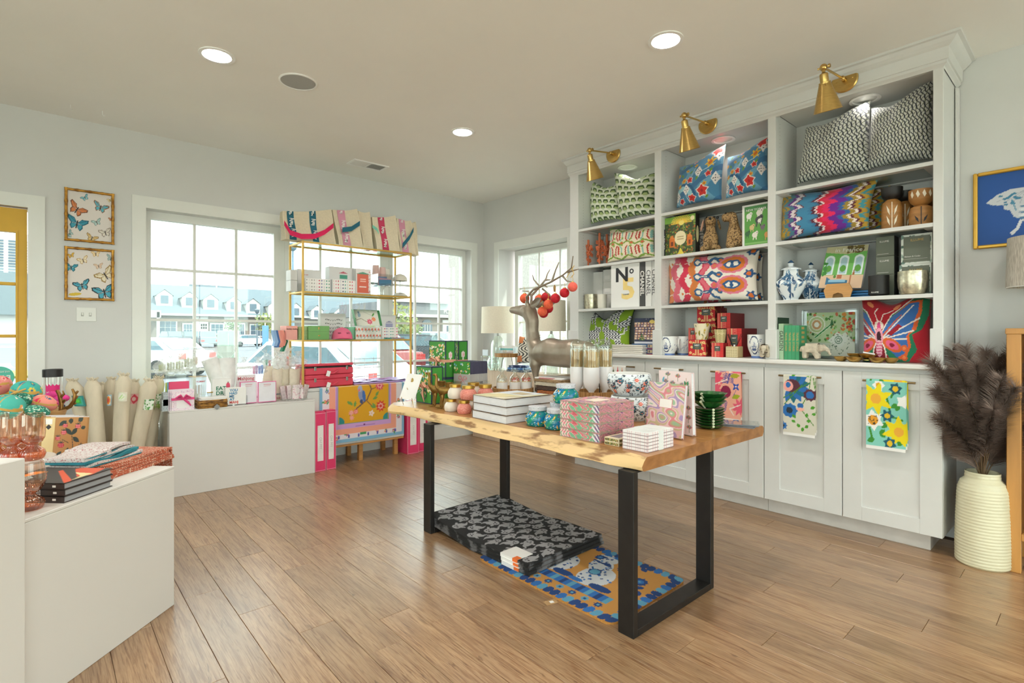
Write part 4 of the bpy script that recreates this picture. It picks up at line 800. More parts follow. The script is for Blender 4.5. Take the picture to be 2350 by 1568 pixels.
def gtray():
 p=Pic(90,84,'b8cfa0',1.12);p.dots(160,.03,['6fae4a','4f8a3a','8fc070','c86a4a','3f6a3a','a0c880','d8b06a'],9);p.rect(.0,.0,1.12,.3,'c8d4c0').poly([(.5,.2),(.9,.55),(1.12,.3),(1.12,0),(.6,0)],'dfe4d8')
 for r,c in((.2,'eef0e4'),(.18,'b8c890'),(.13,'e4e0cc'),(.11,'c89a6a'),(.06,'eef0e4')):p.ell(.24,.72,r,r,c)
 p.line([(.2,.42),(.6,.74)],.05,'e4ece0').line([(.2,.42),(.6,.74)],.03,'2f8a3c').poly([(.5,.35),(.72,.55),(.98,.4),(.8,.18)],'e4e8e0').ring(.75,.37,.08,.02,'7a9a84').ring(.75,.37,.04,.015,'4f7a5c').poly([(.55,.7),(.6,.86),(.65,.7)],'2f6a3a').dots(50,.012,['4a6a54','6f8a70'],12,(.5,.05,1,.5)).dots(24,.035,['c84a34','d88a3a'],3,(.85,.6,1.1,1));return p
f=fs(3.955,1843,1969,ZC,712);loc,rz,w,h=f;t=T('serving_tray','clear tray with green formal garden print leaning on the back panel','tray',loc,rz);b=B()
for q in((-w/2,-w/2+.008,0,h),(w/2-.008,w/2,0,h),(-w/2,w/2,0,.008),(-w/2,w/2,h-.008,h)):b.box(q[0],q[1],-.03,.02,q[2],q[3],.003)
b.obj('tray_rim',ACRYL,t,fix=False);decal('tray_print',gtray(),t,-w/2+.02,w/2-.02,.02,h-.02,.012);bxo('tray_base',ACRYL,t,-w/2+.008,w/2-.008,.014,.02,.008,h-.008,0);B().tube([(w/2,-.01,h*.35),(w/2-.03,-.035,h*.37),(w/2-.03,-.035,h*.58),(w/2,-.01,h*.6)],.006,8).obj('handle',ACRYL,t,60)
BOWLG=M('hammered_gold','c9a45c',.3,.9,var=.1,bump=.3,bsc=60);p=PX(1988,765,3.70);p.z=ZC;t=T('nibble_bowls','cluster of joined small gold bowls with a card','bowl',p)
for(cx,x,pw,z0)in((1930,3.70,30,0),(1960.5,3.66,34,0),(2013.5,3.655,34,0),(2044.6,3.68,31,0),(1962,3.76,31,.018),(1991.5,3.74,36,.02)):
 q=PX(cx,765,x);q.z=ZC+z0;R=pw/2/FPX*dep(q);B().lathe([(R*.35,0),(R*.6,.004),(R*.95,.022),(R,.03),(R*.95,.03),(R*.55,.008),(.001,.006)],20,c=q-p,cap=False).obj('bowl',BOWLG,t,50)
bxo('tag_card',CARD,t,-.01,.01,-.03,.03,.06,.0615,.0005).rotation_euler=(.2,-.4,.3);B().lathe([(.045,.012),(.045,.016),(.001,.016)],12,c=(.02,0,0)).obj('joining_plate',BOWLG,t,40)
# towels over the door handles
def towel(label,pl,pr,pyb,pic,door,layers=2,z=.942,flip=0,hem='f0efec'):
 xf=3.617;a=PX(pl,765,xf).y;c=PX(pr,765,xf).y;w=a-c;zb=PX((pl+pr)/2,pyb,xf).z;L=z-zb;t=T('tea_towel',label,'towel',(3.627,(a+c)/2,z),-PI/2,'tea towels on the cabinet handles')
 for k in range(layers):
  d=.007+.0018*(layers-1-k)*1.0;dl=L+.018*(layers-1-k)-(layers-1)*.018;ww=w*(1-.02*k);off=.006*(k-layers/2)
  def f(u,v,d=d,dl=dl,ww=ww,off=off):
   s=v*1.35;x=(u-.5)*ww+off+.004*math.sin(v*5+k)*u
   if s<1:yy,zz=-(d+.004*(1-s)*math.sin(u*9+k)*.4+.003*(1-s)),-dl*(1-s)
   elif s<1.1:q=(s-1)/.1*PI;yy,zz=-d*math.cos(q),d*math.sin(q)
   else:yy,zz=min(d,.0125),-dl*.75*(s-1.1)/.25
   return(x,yy,zz)
  p2=Pic(pic.w,pic.h,hem,pic.A);n=int(pic.h*.74);idx=(np.linspace(0,pic.h,n+1)).astype(int);p2.c[:n+1]=pic.c[idx];p2.c[n+1:]=pic.c[:pic.h-n][::-1];p2.c[:int(pic.h*.045)]=lin(hem);grid('towel_fold',p2,f,t,MC('cotton',.9,.15,700))
def tw_pink():
 p=Pic(64,120,'f2b09a',.62)
 for x,y,r,c in((.02,.88,.2,'e8506a'),(.0,.62,.2,'e8607a'),(.6,.3,.2,'e8607a')):
  for k in range(9):p.leaf(x,y,r,.035,k*.7,c)
 for x,y,a in((.28,.98,-1.9),(.22,.4,-2),(.4,.99,-1.2)):
  for k in range(7):p.line([(x-.02*k*math.cos(1.2),y-.03*k),(x-.08-.02*k*.3,y-.03*k-.02)],.014,'4a4f9c').line([(x-.02*k*.36,y-.03*k),(x+.07-.02*k*.3,y-.03*k-.02)],.014,'4a4f9c')
 p.ell(.26,.6,.12,.13,'8c2048').flower(.5,.72,.1,4,'2f4fa8','f0e0e8',.8,.2,.6).line([(.5,.64),(.42,.5)],.012,'6a5a9c').leaf(.4,.48,.2,.05,.3,'a8b02c').leaf(.36,.93,.24,.05,.1,'b0a82c').line([(.0,.75),(.3,.86)],.02,'f6e4de').line([(.6,.35),(.35,.25),(.45,.12)],.02,'f6e4de');return p
def tw_blue():
 p=Pic(64,130,'d8d4c4',.5);b='2f6fb4'
 for k in range(9):p.leaf(.14,.84,.3,.06,-1.9+k*.42,[b,'1f6a7c'][k%2])
 p.ell(.14,.84,.13,.11,'5a2f3c').ell(.08,.83,.08,.09,'f0a8a0').ell(.08,.85,.04,.05,b)
 for q in([(.44,1),(.4,.72),(.28,.5)],[(.3,.86),(.02,.52)],[(.4,.9),(.0,.62)],[(.28,.45),(.48,.2)],[(.48,.98),(.5,.8)]):p.line(q,.013,'4f8a2c')
 p.flower(.42,.7,.11,9,'5a2f3c',b,0,.55,.2).flower(.1,.42,.13,9,b,'2a3440',0,.4,.15).ell(.27,.51,.05,.045,b).ell(.27,.45,.06,.03,'f0b4a4').flower(.0,.15,.08,8,b,'2a3440')
 for x,y,a in((.42,.48,.4),(.44,.38,.3),(.2,.3,2.4),(.36,.32,1.4),(.2,.22,2.6),(.36,.26,.2),(.26,.14,2),(.34,.14,.8),(.3,.08,1.4)):p.leaf(x,y,.08,.025,a,'4f9a2c')
 return p
def tw_yellow():
 p=Pic(72,130,'86cfc0',.56);Y='f2dc1c'
 for q in([(.05,.3),(.1,.12)],[(.3,.75),(.35,.5),(.5,.45)],[(.42,.9),(.36,.78)]):p.line(q,.03,'3f8a2c')
 for x,y,a in((.35,.62,.5),(.42,.58,1.2),(.3,.4,4),(.2,.2,1),(.28,.18,2.4),(.4,.3,5),(.45,.08,1),(.02,.1,.4),(.36,.22,.1),(.5,.12,2)):p.leaf(x,y,.12,.04,a,'3f8f34')
 p.flower(.18,.94,.1,6,'f4f4f0','e8a82c',0,.4).flower(.52,.72,.1,5,'f4f4f0','f4f4f0').flower(.1,.42,.16,6,'f4f4f0','e8a02c',.4,.45).dots(30,.008,['3a3428'],3,(.03,.36,.16,.48))
 p.flower(.14,.74,.25,7,Y,'f0b040',.5,.3,.45).flower(.46,.28,.24,7,Y,'f0b040',.2,.28,.45)
 for x,y in((.42,.9),(.3,.5),(.34,.1)):p.flower(x,y,.1,6,'1f5f70','e8c02c',x*7,.4)
 return p
d0=None
towel('coral pink tea towel with navy blossoms behind the green bowls',1643,1702,966,tw_pink(),d0,2);towel('blue poppy tea towel on natural linen, folded in layers',1801,1874,1002,tw_blue(),d0,3);towel('yellow and turquoise flower tea towel nearest the pampas vase',1992,2083,1034,tw_yellow(),d0,3)
towel('white tea towel mostly hidden behind the marbled notebooks',1518,1559,940,Pic(20,30,'f0f0ee',.6),d0,2,hem='f0f0ee')
tn=Pic(40,40,'f2f0ec',.8)
for x,y,c in((.1,.9,'5a6a4a'),(.35,.92,'d84a5a'),(.6,.86,'c86a4a'),(.2,.6,'d84a5a'),(.5,.6,'5a6a4a'),(.7,.6,'8a4a5a')):tn.poly([(x-.06,y-.1),(x,y+.08),(x+.06,y-.1)],c).ell(x,y+.07,.03,.03,'f0c8b0')
towel('white tea towel with tiny figures behind the floral bowls',1405,1437,920,tn,d0,2)
# ================================================================ LIVE-EDGE TABLE AND WHAT IS ON IT
TZ=.72;tb=T('display_table','live-edge wooden display table on black steel legs','table',(2.35,2.3,0));TO=Vector((2.35,2.3,0))
TOPW=M('acacia_top','9c6a3c',.32,var=.0,col2='b98650',sc=5,stretch=(5,.7,5));ENDW=M('acacia_end','8a5a30',.45,col2='a87444',sc=7,stretch=(2,2,3))
LIVE=M('live_edge_bark','e0bd86',.55,col2='8a6238',sc=11,stretch=(1,.5,2.4),lo=.53,hi=.63,bump=.7,bsc=30)
def slab(name,xs_top,xs_bot,x1,y0,y1,live):
 n=44;rr=random.Random(5);b=B();e=B()
 for j in range(n+1):
  y=y0+(y1-y0)*j/n;w=.012*math.sin(j*.55)+.008*math.sin(j*1.3+1)
  xt=np.interp(y,[1.23,1.4,1.67,2.19,2.5,2.77,2.96,3.3,3.42],xs_top)+(w*.5 if live else 0);xb=np.interp(y,[1.23,1.4,1.67,2.19,2.5,2.77,2.96,3.3,3.42],xs_bot)+(w*.6 if live else 0)
  if j>n-3 and live:xt+=.02*(j-n+3);xb+=.015*(j-n+3)
  b.v+=[(xt,y,TZ),(x1,y,TZ),(x1,y,TZ-.055),(xb+.012,y,TZ-.055)]
  e.v+=[(xt,y,TZ),(xt*.62+xb*.38-.008,y,TZ-.016),(xt*.25+xb*.75-.012,y,TZ-.036),(xb,y,TZ-.05),(xb+.012,y,TZ-.055)]
 for j in range(n):
  for k in range(3 if not live else 3):a=j*4+k;b.f.append((a,a+1,a+5,a+4))
  if not live:b.f.append((j*4+3,j*4,j*4+4,j*4+7))
  for k in range(4):a=j*5+k;e.f.append((a,a+1,a+6,a+5))
 b.v=[tuple(Vector(p)-TO)for p in b.v];e.v=[tuple(Vector(p)-TO)for p in e.v]
 o=b.obj(name,TOPW,tb,fix=True)
 if live:e.obj('live_edge',LIVE,tb,50)
 for j in(0,n): # sawn ends
  q=[b.v[j*4+1],b.v[j*4+2]]+([e.v[j*5+k]for k in(4,3,2,1,0)]if live else[b.v[j*4+3],b.v[j*4]])
  B().add(q,[tuple(range(len(q)))]).obj('sawn_end',ENDW,tb,fix=False)
xt=[1.815,1.85,1.878,1.892,1.877,1.85,1.865,1.82,1.83];xb=[1.787,1.765,1.779,1.79,1.805,1.815,1.815,1.785,1.80]
slab('front_board',xt,xb,2.349,1.232,3.42,True);slab('rear_board',[2.352]*9,[2.352]*9,2.905,1.236,3.42,False)
b=B();v=[];n=20
for j in range(n+1):
 y=1.236+(3.42-1.236)*j/n
 v+=[(2.905,y,TZ),(2.918+.004*math.sin(j),y,TZ-.012),(2.92+.004*math.sin(j*1.7),y,TZ-.035),(2.905,y,TZ-.055)]
b.add([tuple(Vector(p)-TO)for p in v],[(j*4+k,j*4+k+1,j*4+5+k,j*4+4+k)for j in range(n)for k in range(3)]+[(0,1,2,3),(n*4+3,n*4+2,n*4+1,n*4)]).obj('rounded_edge',ENDW,tb,60)
STEEL=M('black_steel','232120',.4,.3,var=.15,sc=20)
for y0 in(1.25,2.725):
 q=lambda x0,x1,z0,z1,nm:bxo(nm,STEEL,tb,x0-TO.x,x1-TO.x,y0-TO.y,y0+.077-TO.y,z0,z1,.002)
 q(1.755,1.785,0,TZ-.056,'leg');q(2.37,2.40,0,TZ-.056,'leg');q(1.785,2.37,0,.03,'foot_bar');q(1.785,2.37,TZ-.061,TZ-.0555,'mount_plate')
def cb(name,label,cat,cx,cyb,z0,pl,pr,yt,rz=0,group=None): # box whose near corner, two side ends and top are read off; local +x to the right face, +y to the left face
 a=P(cx,cyb,z0);c,s=math.cos(rz),math.sin(rz)
 def run(px,dx,dy):r=ray(px,765);return(r[0]*a.y-r[1]*a.x)/(r[1]*dx-r[0]*dy)
 return T(name,label,cat,a,rz,group),run(pr,c,s),run(pl,-s,c),zat(yt,a)-z0
def dec_l(name,pic,t,ly,z0,z1,x=-.0008,y0=0,y1=None):y1=ly if y1 is None else y1;return grid(name,pic,lambda u,v:(x,y1+(y0-y1)*u,z0+(z1-z0)*v),t,None,smooth=False) # print on the left-hand face
def dec_t(name,pic,t,x0,x1,y0,y1,z):return grid(name,pic,lambda u,v:(x0+(x1-x0)*u,y0+(y1-y0)*v,z),t,None,smooth=False)
# card on little brass easel
fp=P(938,930,TZ);t=T('sign_card','blank white card with small gold crest on brass easel','card',fp);d0=dep(fp)
q=[PD(x,y,d)-fp for x,y,d in((916.6,914.5,d0-.01),(950.6,919.5,d0-.01),(969.5,861,d0+.05),(935.5,857,d0+.05))];n_=Vector((.004,.004,0))
B().add(q+[p+n_ for p in q],[(0,1,2,3),(7,6,5,4),(0,4,5,1),(1,5,6,2),(2,6,7,3),(3,7,4,0)]).obj('card_face',CARD,t)
m=(q[0]+q[1]+q[2]*2.2+q[3]*2.2)/6.4-n_*.5
o=B().add([m+Vector(v)for v in((-.012,0,0),(.012,0,0),(.008,0,.022),(0,0,.03),(-.008,0,.022))],[(0,1,2,3,4)]).obj('crest',INKG,t)
for a,c in(((926,929),(922,915)),((949,934),(946,918))):
 pa,pc=P(a[0],a[1],TZ)-fp,PD(c[0],c[1],d0-.015)-fp;B().tube([pa,pc,pc+Vector((-.008,-.008,.012))],.002,6).obj('easel_leg',GOLD,t)
B().tube([(q[0]+q[1])/2+Vector((.004,.004,.08)),Vector((.09,.1,0))],.002,6).obj('back_leg',GOLD,t)
# green floral gift boxes
NAVY=M('navy_trim','22304e',.55);GRN=M('green_paper','3b8f34',.5,var=.05)
def meadow(w,h,s):p=Pic(w,h,'3f9434');p.dots(int(w*h*.05),.028,['f4e8c8','f0d050','7fb4d8','f0a878','e8f0e8','f6f0d8','2f6a34'],s,(0,.25,p.A,.95));p.ring(p.A*.5,.22,.13,.05,'2a4634');return p
RIB=M('peach_ribbon','e0a488',.6)
def gbox(label,*a,rib=None,seed=1,bow=True):
 t,lx,ly,h=cb('gift_box',label,'box',*a,group='green floral gift boxes');lx,ly=max(.05,min(lx,.3)),max(.05,min(ly,.3))
 bxo('carton',GRN,t,0,lx,0,ly,0,h,.001);b=B();k=.005;e=.0012
 for x in(0,lx):
  for y in(0,ly):b.box(x-e if x==0 else x-k,x+k if x==0 else x+e,y-e if y==0 else y-k,y+k if y==0 else y+e,0,h+e)
 for z in(0,h):
  z0,z1=(z,z+k)if z==0 else(z-k,z+e);b.box(-e,lx+e,-e,k,z0,z1).box(-e,lx+e,ly-k,ly+e,z0,z1).box(-e,k,0,ly,z0,z1).box(lx-k,lx+e,0,ly,z0,z1)
 b.obj('edge_trim',NAVY,t,fix=False);bxo('lid',NAVY,t,-e,lx+e,-e,ly+e,h,h+.002,0)
 dec_l('meadow_print',meadow(44,60,seed),t,ly,.008,h-.008,-.0009,.006,ly-.006);p=Pic(16,34,'3f9434',.5);p.ell(.25,.62,.12,.1,'f4dfe0').ell(.27,.62,.05,.04,'f0a8b0').line([(.25,.5),(.25,.32)],.07,'e8ece0').ell(.25,.38,.06,.05,'2a4634');decal('flower_print',p,t,.008,lx-.008,.008,h-.008)
 if rib:
  b=B();z=h*rib;b.box(-.003,lx+.003,-.003,ly+.003,z,z+.022).obj('ribbon',RIB,t,fix=False)
  if bow:
   b=B()
   for s in(-1,1):b.tube([(-.006,ly*.5,z+.01),(-.03,ly*.5+s*.035,z+.035),(-.03,ly*.5+s*.06,z+.02),(-.006,ly*.5,z+.01)],[.004,.011,.011,.004],6)
   b.sph((-.01,ly*.5,z+.01),.012,8,6).obj('bow',RIB,t,60)
   B().tube([(-.008,ly*.5,z+.01),(-.02,ly*.5-.012,z-.04),(-.01,ly*.5-.02,z-.1)],[.007,.009,.003],5).obj('bow_tail',RIB,t,60)
 return t
pk=dict(group='green floral gift boxes')
gbox('short green floral box behind the bronze birds',990.4,928.6,TZ,955.7,1016,843,rib=.42,seed=2)
c4=PD(1022,868,4.05);z4=c4.z
gbox('tall green floral box with peach bow standing on a flat green box',1022.5,868,z4,985,1044.5,783,rib=.42,seed=3)
c5=PD(1052,864,4.28);gbox('tall green floral box with peach band behind its twin',1052,765+(EYE-z4)*FPX/4.28,z4,1046,1073,783,rib=.38,seed=4,bow=False)
a=P(1022.5,868,z4);t=T('gift_box','flat green floral box carrying the two tall ones','box',(a.x-.005,a.y-.005,TZ),0,'green floral gift boxes');bxo('carton',GRN,t,0,.40,0,.24,0,z4-TZ-.001,.001);bxo('edge_trim',NAVY,t,-.001,.401,-.001,.241,z4-TZ-.012,z4-TZ-.0005,0)
# cards in an acrylic holder
a=PD(1079,900,3.95);a.z=TZ;t=T('card_holder','acrylic holder packed with green floral notecards and grey bands','card holder',a,.1);H=zat(831,a)-TZ;
def runs(a,px,dx,dy):r=ray(px,765);return(r[0]*a.y-r[1]*a.x)/(r[1]*dx-r[0]*dy)
ly,lx=runs(a,1041.8,-math.sin(.1),math.cos(.1)),runs(a,1119,math.cos(.1),math.sin(.1));z0=.09;SL=M('slate_card','4a4a62',.6);GBN=M('grey_band','b8b8b6',.6)
for i in range(14):
 x=lx*i/14;o=bxo('notecard',SL,t,x,x+lx/14*.8,0,ly,z0,H-.002*(i%2),0);bxo('paper_band',GBN,o,x-.0006,x+lx/14*.8+.0004,-.0015,ly+.001,z0+.02,z0+(H-z0)*.52,0)
dec_l('front_print',meadow(30,40,7).rect(0,.08,1,.52,'bcbcba').line([(.3,.45),(.42,.3),(.3,.15)],.03,'d87a84').ring(.3,.36,.07,.03,'d87a84').ring(.52,.36,.07,.03,'d87a84').line([(.4,.3),(.55,.12)],.03,'d87a84'),t,ly,z0,H,-.002)
b=B();b.box(-.012,lx+.012,-.012,ly+.012,z0-.006,z0-.002).box(-.012,lx+.012,-.012,-.009,0,z0+.045).box(-.012,lx+.012,ly+.009,ly+.012,0,z0+.045).box(-.012,-.009,-.012,ly+.012,0,z0+.045).obj('acrylic_box',ACRYL,t,fix=False)
# bronze birds
BRZ=M('bronze','8a6a34',.38,.8,var=.25,sc=14)
def bird(label,px,pyb,pyt,rz):
 a=P(px,pyb,TZ);t=T('bird_sculpture',label,'sculpture',a,rz,'bronze birds');k=zat(pyt,a)-TZ
 skin('body',[(x*k,y*k,z*k,r*k)for x,y,z,r in((0,0,.48,.11),(-.22,0,.52,.12),(-.34,0,.56,.08),(.1,0,.55,.08),(.13,0,.68,.05),(.12,0,.85,.04),(.14,0,.94,.055),(.24,0,.93,.02),(-.08,.05,.32,.05),(-.06,.05,.15,.028),(-.06,.05,.03,.03),(-.02,-.05,.32,.05),(.02,-.05,.15,.028),(.02,-.05,.03,.03))],
  [(0,1),(1,2),(0,3),(3,4),(4,5),(5,6),(6,7),(0,8),(8,9),(9,10),(0,11),(11,12),(12,13)],BRZ,t)
 for x,y in((-.06,.05),(.02,-.05)):
  for g in(-.5,0,.5):B().tube([(x*k,y*k,.02*k),((x+.14*math.cos(g))*k,(y+.14*math.sin(g))*k,.008*k)],[.02*k,.008*k],6).obj('toe',BRZ,t,60)
 B().lathe([(.1*k,.6*k),(.12*k,.72*k),(.105*k,.72*k),(.08*k,.62*k)],16,c=(-.24*k,0,0),cap=False).obj('rim',BRZ,t,40)
bird('bronze long-necked bird vase next to the short green box',995,933,852,PI-.9);bird('bronze long-necked bird vase next to the ivory jars',1011.5,937,855,PI-.9)
# jars
LIDG=M('lid_gold','c8a04c',.3,.9,var=.06);IVJ=M('ivory_jar','e6dccc',.35,var=.03);PKJ=M('pink_glitter_jar','d8705f',.4,col2='e8a090',sc=260,lo=.4,hi=.62)
def jar(label,cx,pyb,z0,pw,pyt,mat,lid,p=None,gr=None,pic=None):
 a=p or P(cx,pyb-pw*.08 if z0==TZ else pyb,z0);R=pw/2/FPX*dep(a);H=zat(pyt+pw*.05,a)-z0;t=T('candle_jar',label,'candle',a,0,gr);hb=H*.8
 pr=[(.72,0),(.86,.02),(.98,.2),(1,.42),(.96,.62),(.8,.82),(.68,.92),(.68,1)]
 if pic is None:B().lathe([(x*R,y*hb)for x,y in pr],30).obj('jar_body',mat,t,50)
 else:
  xs=[y for x,y in pr];ys=[x for x,y in pr];grid('jar_body',pic,lambda u,v:(R*np.interp(v,xs,ys)*math.cos(-u*2*PI),R*np.interp(v,xs,ys)*math.sin(u*2*PI),v*hb),t,MC('glazed',.2))
 B().lathe([(R*.7,hb*.97),(R*.76,hb),(R*.76,H*.985),(R*.73,H),(.001,H)],28,cap=False).obj('lid',lid,t,40);return a,z0+H,t
GJ,PJ='ivory jars with gold lids','pink jars with gold lids'
a1,h1,_=jar('ivory jar with gold lid at the base of the jar pile',1035.5,946,TZ,32,914,IVJ,LIDG,gr=GJ)
a2,h2,_=jar('pink glitter jar with gold lid at the base, touching the big books',1065.5,951.7,TZ,33,917,PKJ,LIDG,gr=PJ)
q=PD(1044.7,910,dep(a1)+.02);q.z=h1+.001;jar('ivory jar with gold lid, upper one standing on another',1044.7,0,q.z,34.7,880,IVJ,LIDG,q,GJ)
q=PD(1075,910,dep(a2)+.03);q.z=h2+.001;jar('pink glitter jar with gold lid, upper one standing on another',1075,0,q.z,39,883,PKJ,LIDG,q,PJ)
q=PD(1114,910,dep(a2)+.12);q.z=TZ;b3,h3,_=jar('pink jar under the rearmost pink jar, hidden by the books',1114,0,TZ,36,919,PKJ,LIDG,q,PJ);q=q.copy();q.z=h3+.001;jar('pink glitter jar with gold lid above the corner of the big books',1114,0,q.z,39,880,PKJ,LIDG,q,PJ)
q=PD(1087,910,dep(a2)+.24);q.z=TZ;b3,h3,_=jar('ivory jar at the back of the pile, under another',1087,0,TZ,32,912,IVJ,LIDG,q,GJ);q=q.copy();q.z=h3+.001;jar('ivory jar with gold lid peeping between the pink lids',1087,0,q.z,36,876,IVJ,LIDG,q,GJ)
TJ='turquoise confetti jars';LIDW=M('speckled_lid','d2d4da',.4,col2='9a9ca8',sc=180,lo=.56,hi=.62)
tp=Pic(120,40,'157f86',6.28);tp.put(np.sin(tp.X*3+2*np.sin(tp.Y*5))>.3,'1478a4').put(np.sin(tp.X*5-tp.Y*6)>.7,'22946a');g=random.Random(3)
for k in range(150):x,y,a_=g.uniform(0,6.28),g.uniform(.03,.95),g.uniform(0,3);tp.line([(x,y),(x+.1*math.cos(a_),y+.05*math.sin(a_))],.035,g.choice(['e8f0f0','7fd0e8','5ab4e0','e8f0f0','8a3a6a']))
for k in range(22):tp.ell(g.uniform(0,6.28),g.uniform(.1,.9),.13,.05,'e8b030',g.uniform(0,3))
j1,t1,_=jar('turquoise confetti jar with speckled lid nearest the big books',1233.5,980.6,TZ,56,929,None,LIDW,gr=TJ,pic=tp);j2,t2,_=jar('turquoise confetti jar in front, partly behind the marbled boxes',1276,988.7,TZ,56,935,None,LIDW,gr=TJ,pic=tp)
q=PD(1282,900,dep(j2)+.13);q.z=TZ;j3,t3,_=jar('turquoise confetti jar at the back under the upper one',1282,0,TZ,52,921,None,LIDW,q,TJ,tp)
q=PD(1298.7,900,dep(j2)+.10);q.z=max(t2,t3)+.001;jar('turquoise confetti jar standing on top of the others',1298.7,0,q.z,60,878,None,LIDW,q,TJ,tp)
# big books
def flatbook(label,x0,x1,y0,y1,z,h,loc,rz,cover,group,spine='y1',art=None,nm='book',pg=PAPER):
 t=T(nm,label,'book',(loc[0],loc[1],z),rz,group);k=.0025;b=B().box(x0,x1,y0,y1,0,k).box(x0,x1,y0,y1,h-k,h)
 if spine=='x0':b.box(x0,x0+k,y0,y1,0,h);g=(x0+k,x1-.006,y0+.004,y1-.004)
 elif spine=='y0':b.box(x0,x1,y0,y0+k,0,h);g=(x0+.004,x1-.004,y0+k,y1-.006)
 else:b.box(x0,x1,y1-k,y1,0,h);g=(x0+.003,x1-.004,y0+.003,y1-k)
 b.obj('cover',cover,t,fix=False);bxo('pages',pg,t,*g,k,h-k,0)
 if art is not None:dec_t('cover_art',art,t,x0,x1,y0,y1,h+.0006)
 return t
a=P(1160.5,974.4,TZ);lx,ly=runs(a,1262,1,0),runs(a,1080.5,0,1);HH=(zat(917,a)-TZ)/3;PH=M('photo_cover','8a7462',.4,col2='4a3f3a',sc=14,lo=.42,hi=.58)
art=Pic(50,60,'cfc8a8');art.marble(['c9c49c','d8d0b0','b0a884','e4dcc8'],3).rect(0,.0,.9,.06,'5a4632').rect(.45,.2,.9,1,'cfd6de').rect(.5,.3,.7,.7,'b8a888').rect(.1,.3,.35,.8,'d8cc9c')
for i in range(3):flatbook(['lowest','middle','topmost'][i]+' of three thick white-paged art books on the table',0+.004*(i==1),lx,0,ly-.004*i,TZ+i*HH,HH-.0006,a,-.03,PH,'thick art books','y1',art if i==2 else None)
# marbled boxes
MB_=Pic(90,90,'d8a0a8').marble(['d88a96','8fae8c','c86a78','e4c8c4','9a8a6a','7a5a94','d89aa0'],9,2);MF=Pic(80,20,'7fae8c',4);MF.marble(['6fa884','7fb48c','6fa884','d8c4c0','c85a64','d87a84','8fae8c'],3,1).put((MF.X<1)&(np.sin(MF.X*22+3*np.sin(MF.Y*5))>-.1),'dc8a98').put((MF.X<1)&(np.sin(MF.X*22+3*np.sin(MF.Y*5))>.7),'f0dcd8').put((MF.X>3.3)&(np.sin(MF.X*14+MF.Y*9)>0),'e4dce0').put((MF.X>3.55)&(np.sin(MF.X*20+MF.Y*9)>.2),'6a4a84')
MR=Pic(80,20,'c88a94',4);MR.marble(['c87f8c','b0707c','d8a0a4','7a4a7c','8f8a6a','c88a94','a88474'],4,5)
a=P(1375.5,1018,TZ);lx,ly=runs(a,1455,1,0),runs(a,1285,0,1);HH=(zat(930,a)-TZ)/4;MARB=M('marbled_paper','c98c94',.4,col2='8a9a7c',sc=26,lo=.4,hi=.6)
for i in range(4):
 t=T('stationery_box',['lowest','second','third','topmost'][i]+' of four pink and green marbled stationery boxes','box',(a.x,a.y,TZ+i*HH),0,'marbled stationery boxes');h=HH-.0006
 bxo('base',MARB,t,.002,lx-.002,.002,ly-.002,0,h-.004,0);bxo('lid_board',MARB,t,-.001,lx+.001,-.001,ly+.001,h-.004,h,.001);bxo('base_board',MARB,t,-.001,lx+.001,-.001,ly+.001,0,.003,0)
 dec_l('left_print',MF,t,ly,.003,h-.004,.0012);decal('right_print',MR,t,0,lx,.003,h-.004,.0012)
 if i==3:dec_t('lid_print',MB_,t,0,lx,0,ly,h+.0006);bxo('label_plate',M('cream_label','e8dccb',.6),t,lx*.32,lx*.72,ly*.36,ly*.66,h+.0006,h+.0016,0)
# small match boxes
a=P(1420,1026,TZ);lx,ly=.12,runs(a,1387,0,1);HH=(zat(1008,a)-TZ)/2;fp_=Pic(40,10,'6a6a3c',4).dots(40,.14,['e8d8a0','c86a4a','3f4a2a','8fa05a','e0c070'],6,sq=1)
for i in range(2):
 t=T('match_box',['lower','upper'][i]+' small gilt-edged floral matchbox before the marbled boxes','box',(a.x,a.y,TZ+i*HH),0,'floral matchboxes');bxo('sleeve',M('gilt_cream','dcd0b0',.5),t,0,lx,0,ly,0,HH-.0006,.001);dec_l('print',fp_,t,ly,.003,HH-.004,y0=.003,y1=ly-.003);decal('end_print',fp_,t,.003,lx-.003,.003,HH-.004)
 if i:bxo('window',M('window_film','8f8f94',.2),t,.02,lx-.01,.014,ly-.014,HH-.0006,HH,0)
# white notepads
a=P(1485.7,1040.4,TZ);rz=0.0;lx,ly=runs(a,1545,1,0),runs(a,1429,0,1);HH=(zat(994.8,a)-TZ)/6;pd=Pic(60,8,'e6e2e2',8);pd.put((np.sin(pd.X*9)>.9),'d8a8ae');MAU=M('mauve_edge','9a7f84',.6)
for i in range(6):
 t=T('notepad',['lowest','second','third','fourth','fifth','topmost'][i]+' of six white notepads banded together at the table edge','notepad',(a.x,a.y,TZ+i*HH),rz,'banded white notepads');h=HH-.0006
 bxo('pad',M('pad_paper','e8e5e5',.6,var=.02),t,0,lx,0,ly,.002,h,0);bxo('backing',MAU,t,-.0006,lx+.0006,-.0006,ly+.0006,0,.002,0);dec_l('edge_print',pd,t,ly,.003,h);decal('edge_print',pd,t,0,lx,.003,h)
 bxo('paper_band',M('band_white','dfe4e2',.4),t,lx*.42,lx*.6,-.0018,0,0,HH if i<5 else h+.0015,0)
 if i==5:bxo('top_band',M('band_white','dfe4e2',.4),t,lx*.42,lx*.6,0,ly,h,h+.0015,0);bxo('top_sheet',M('pad_top','e2e8e6',.3),t,.004,lx-.004,.004,ly-.004,h,h+.001,0)
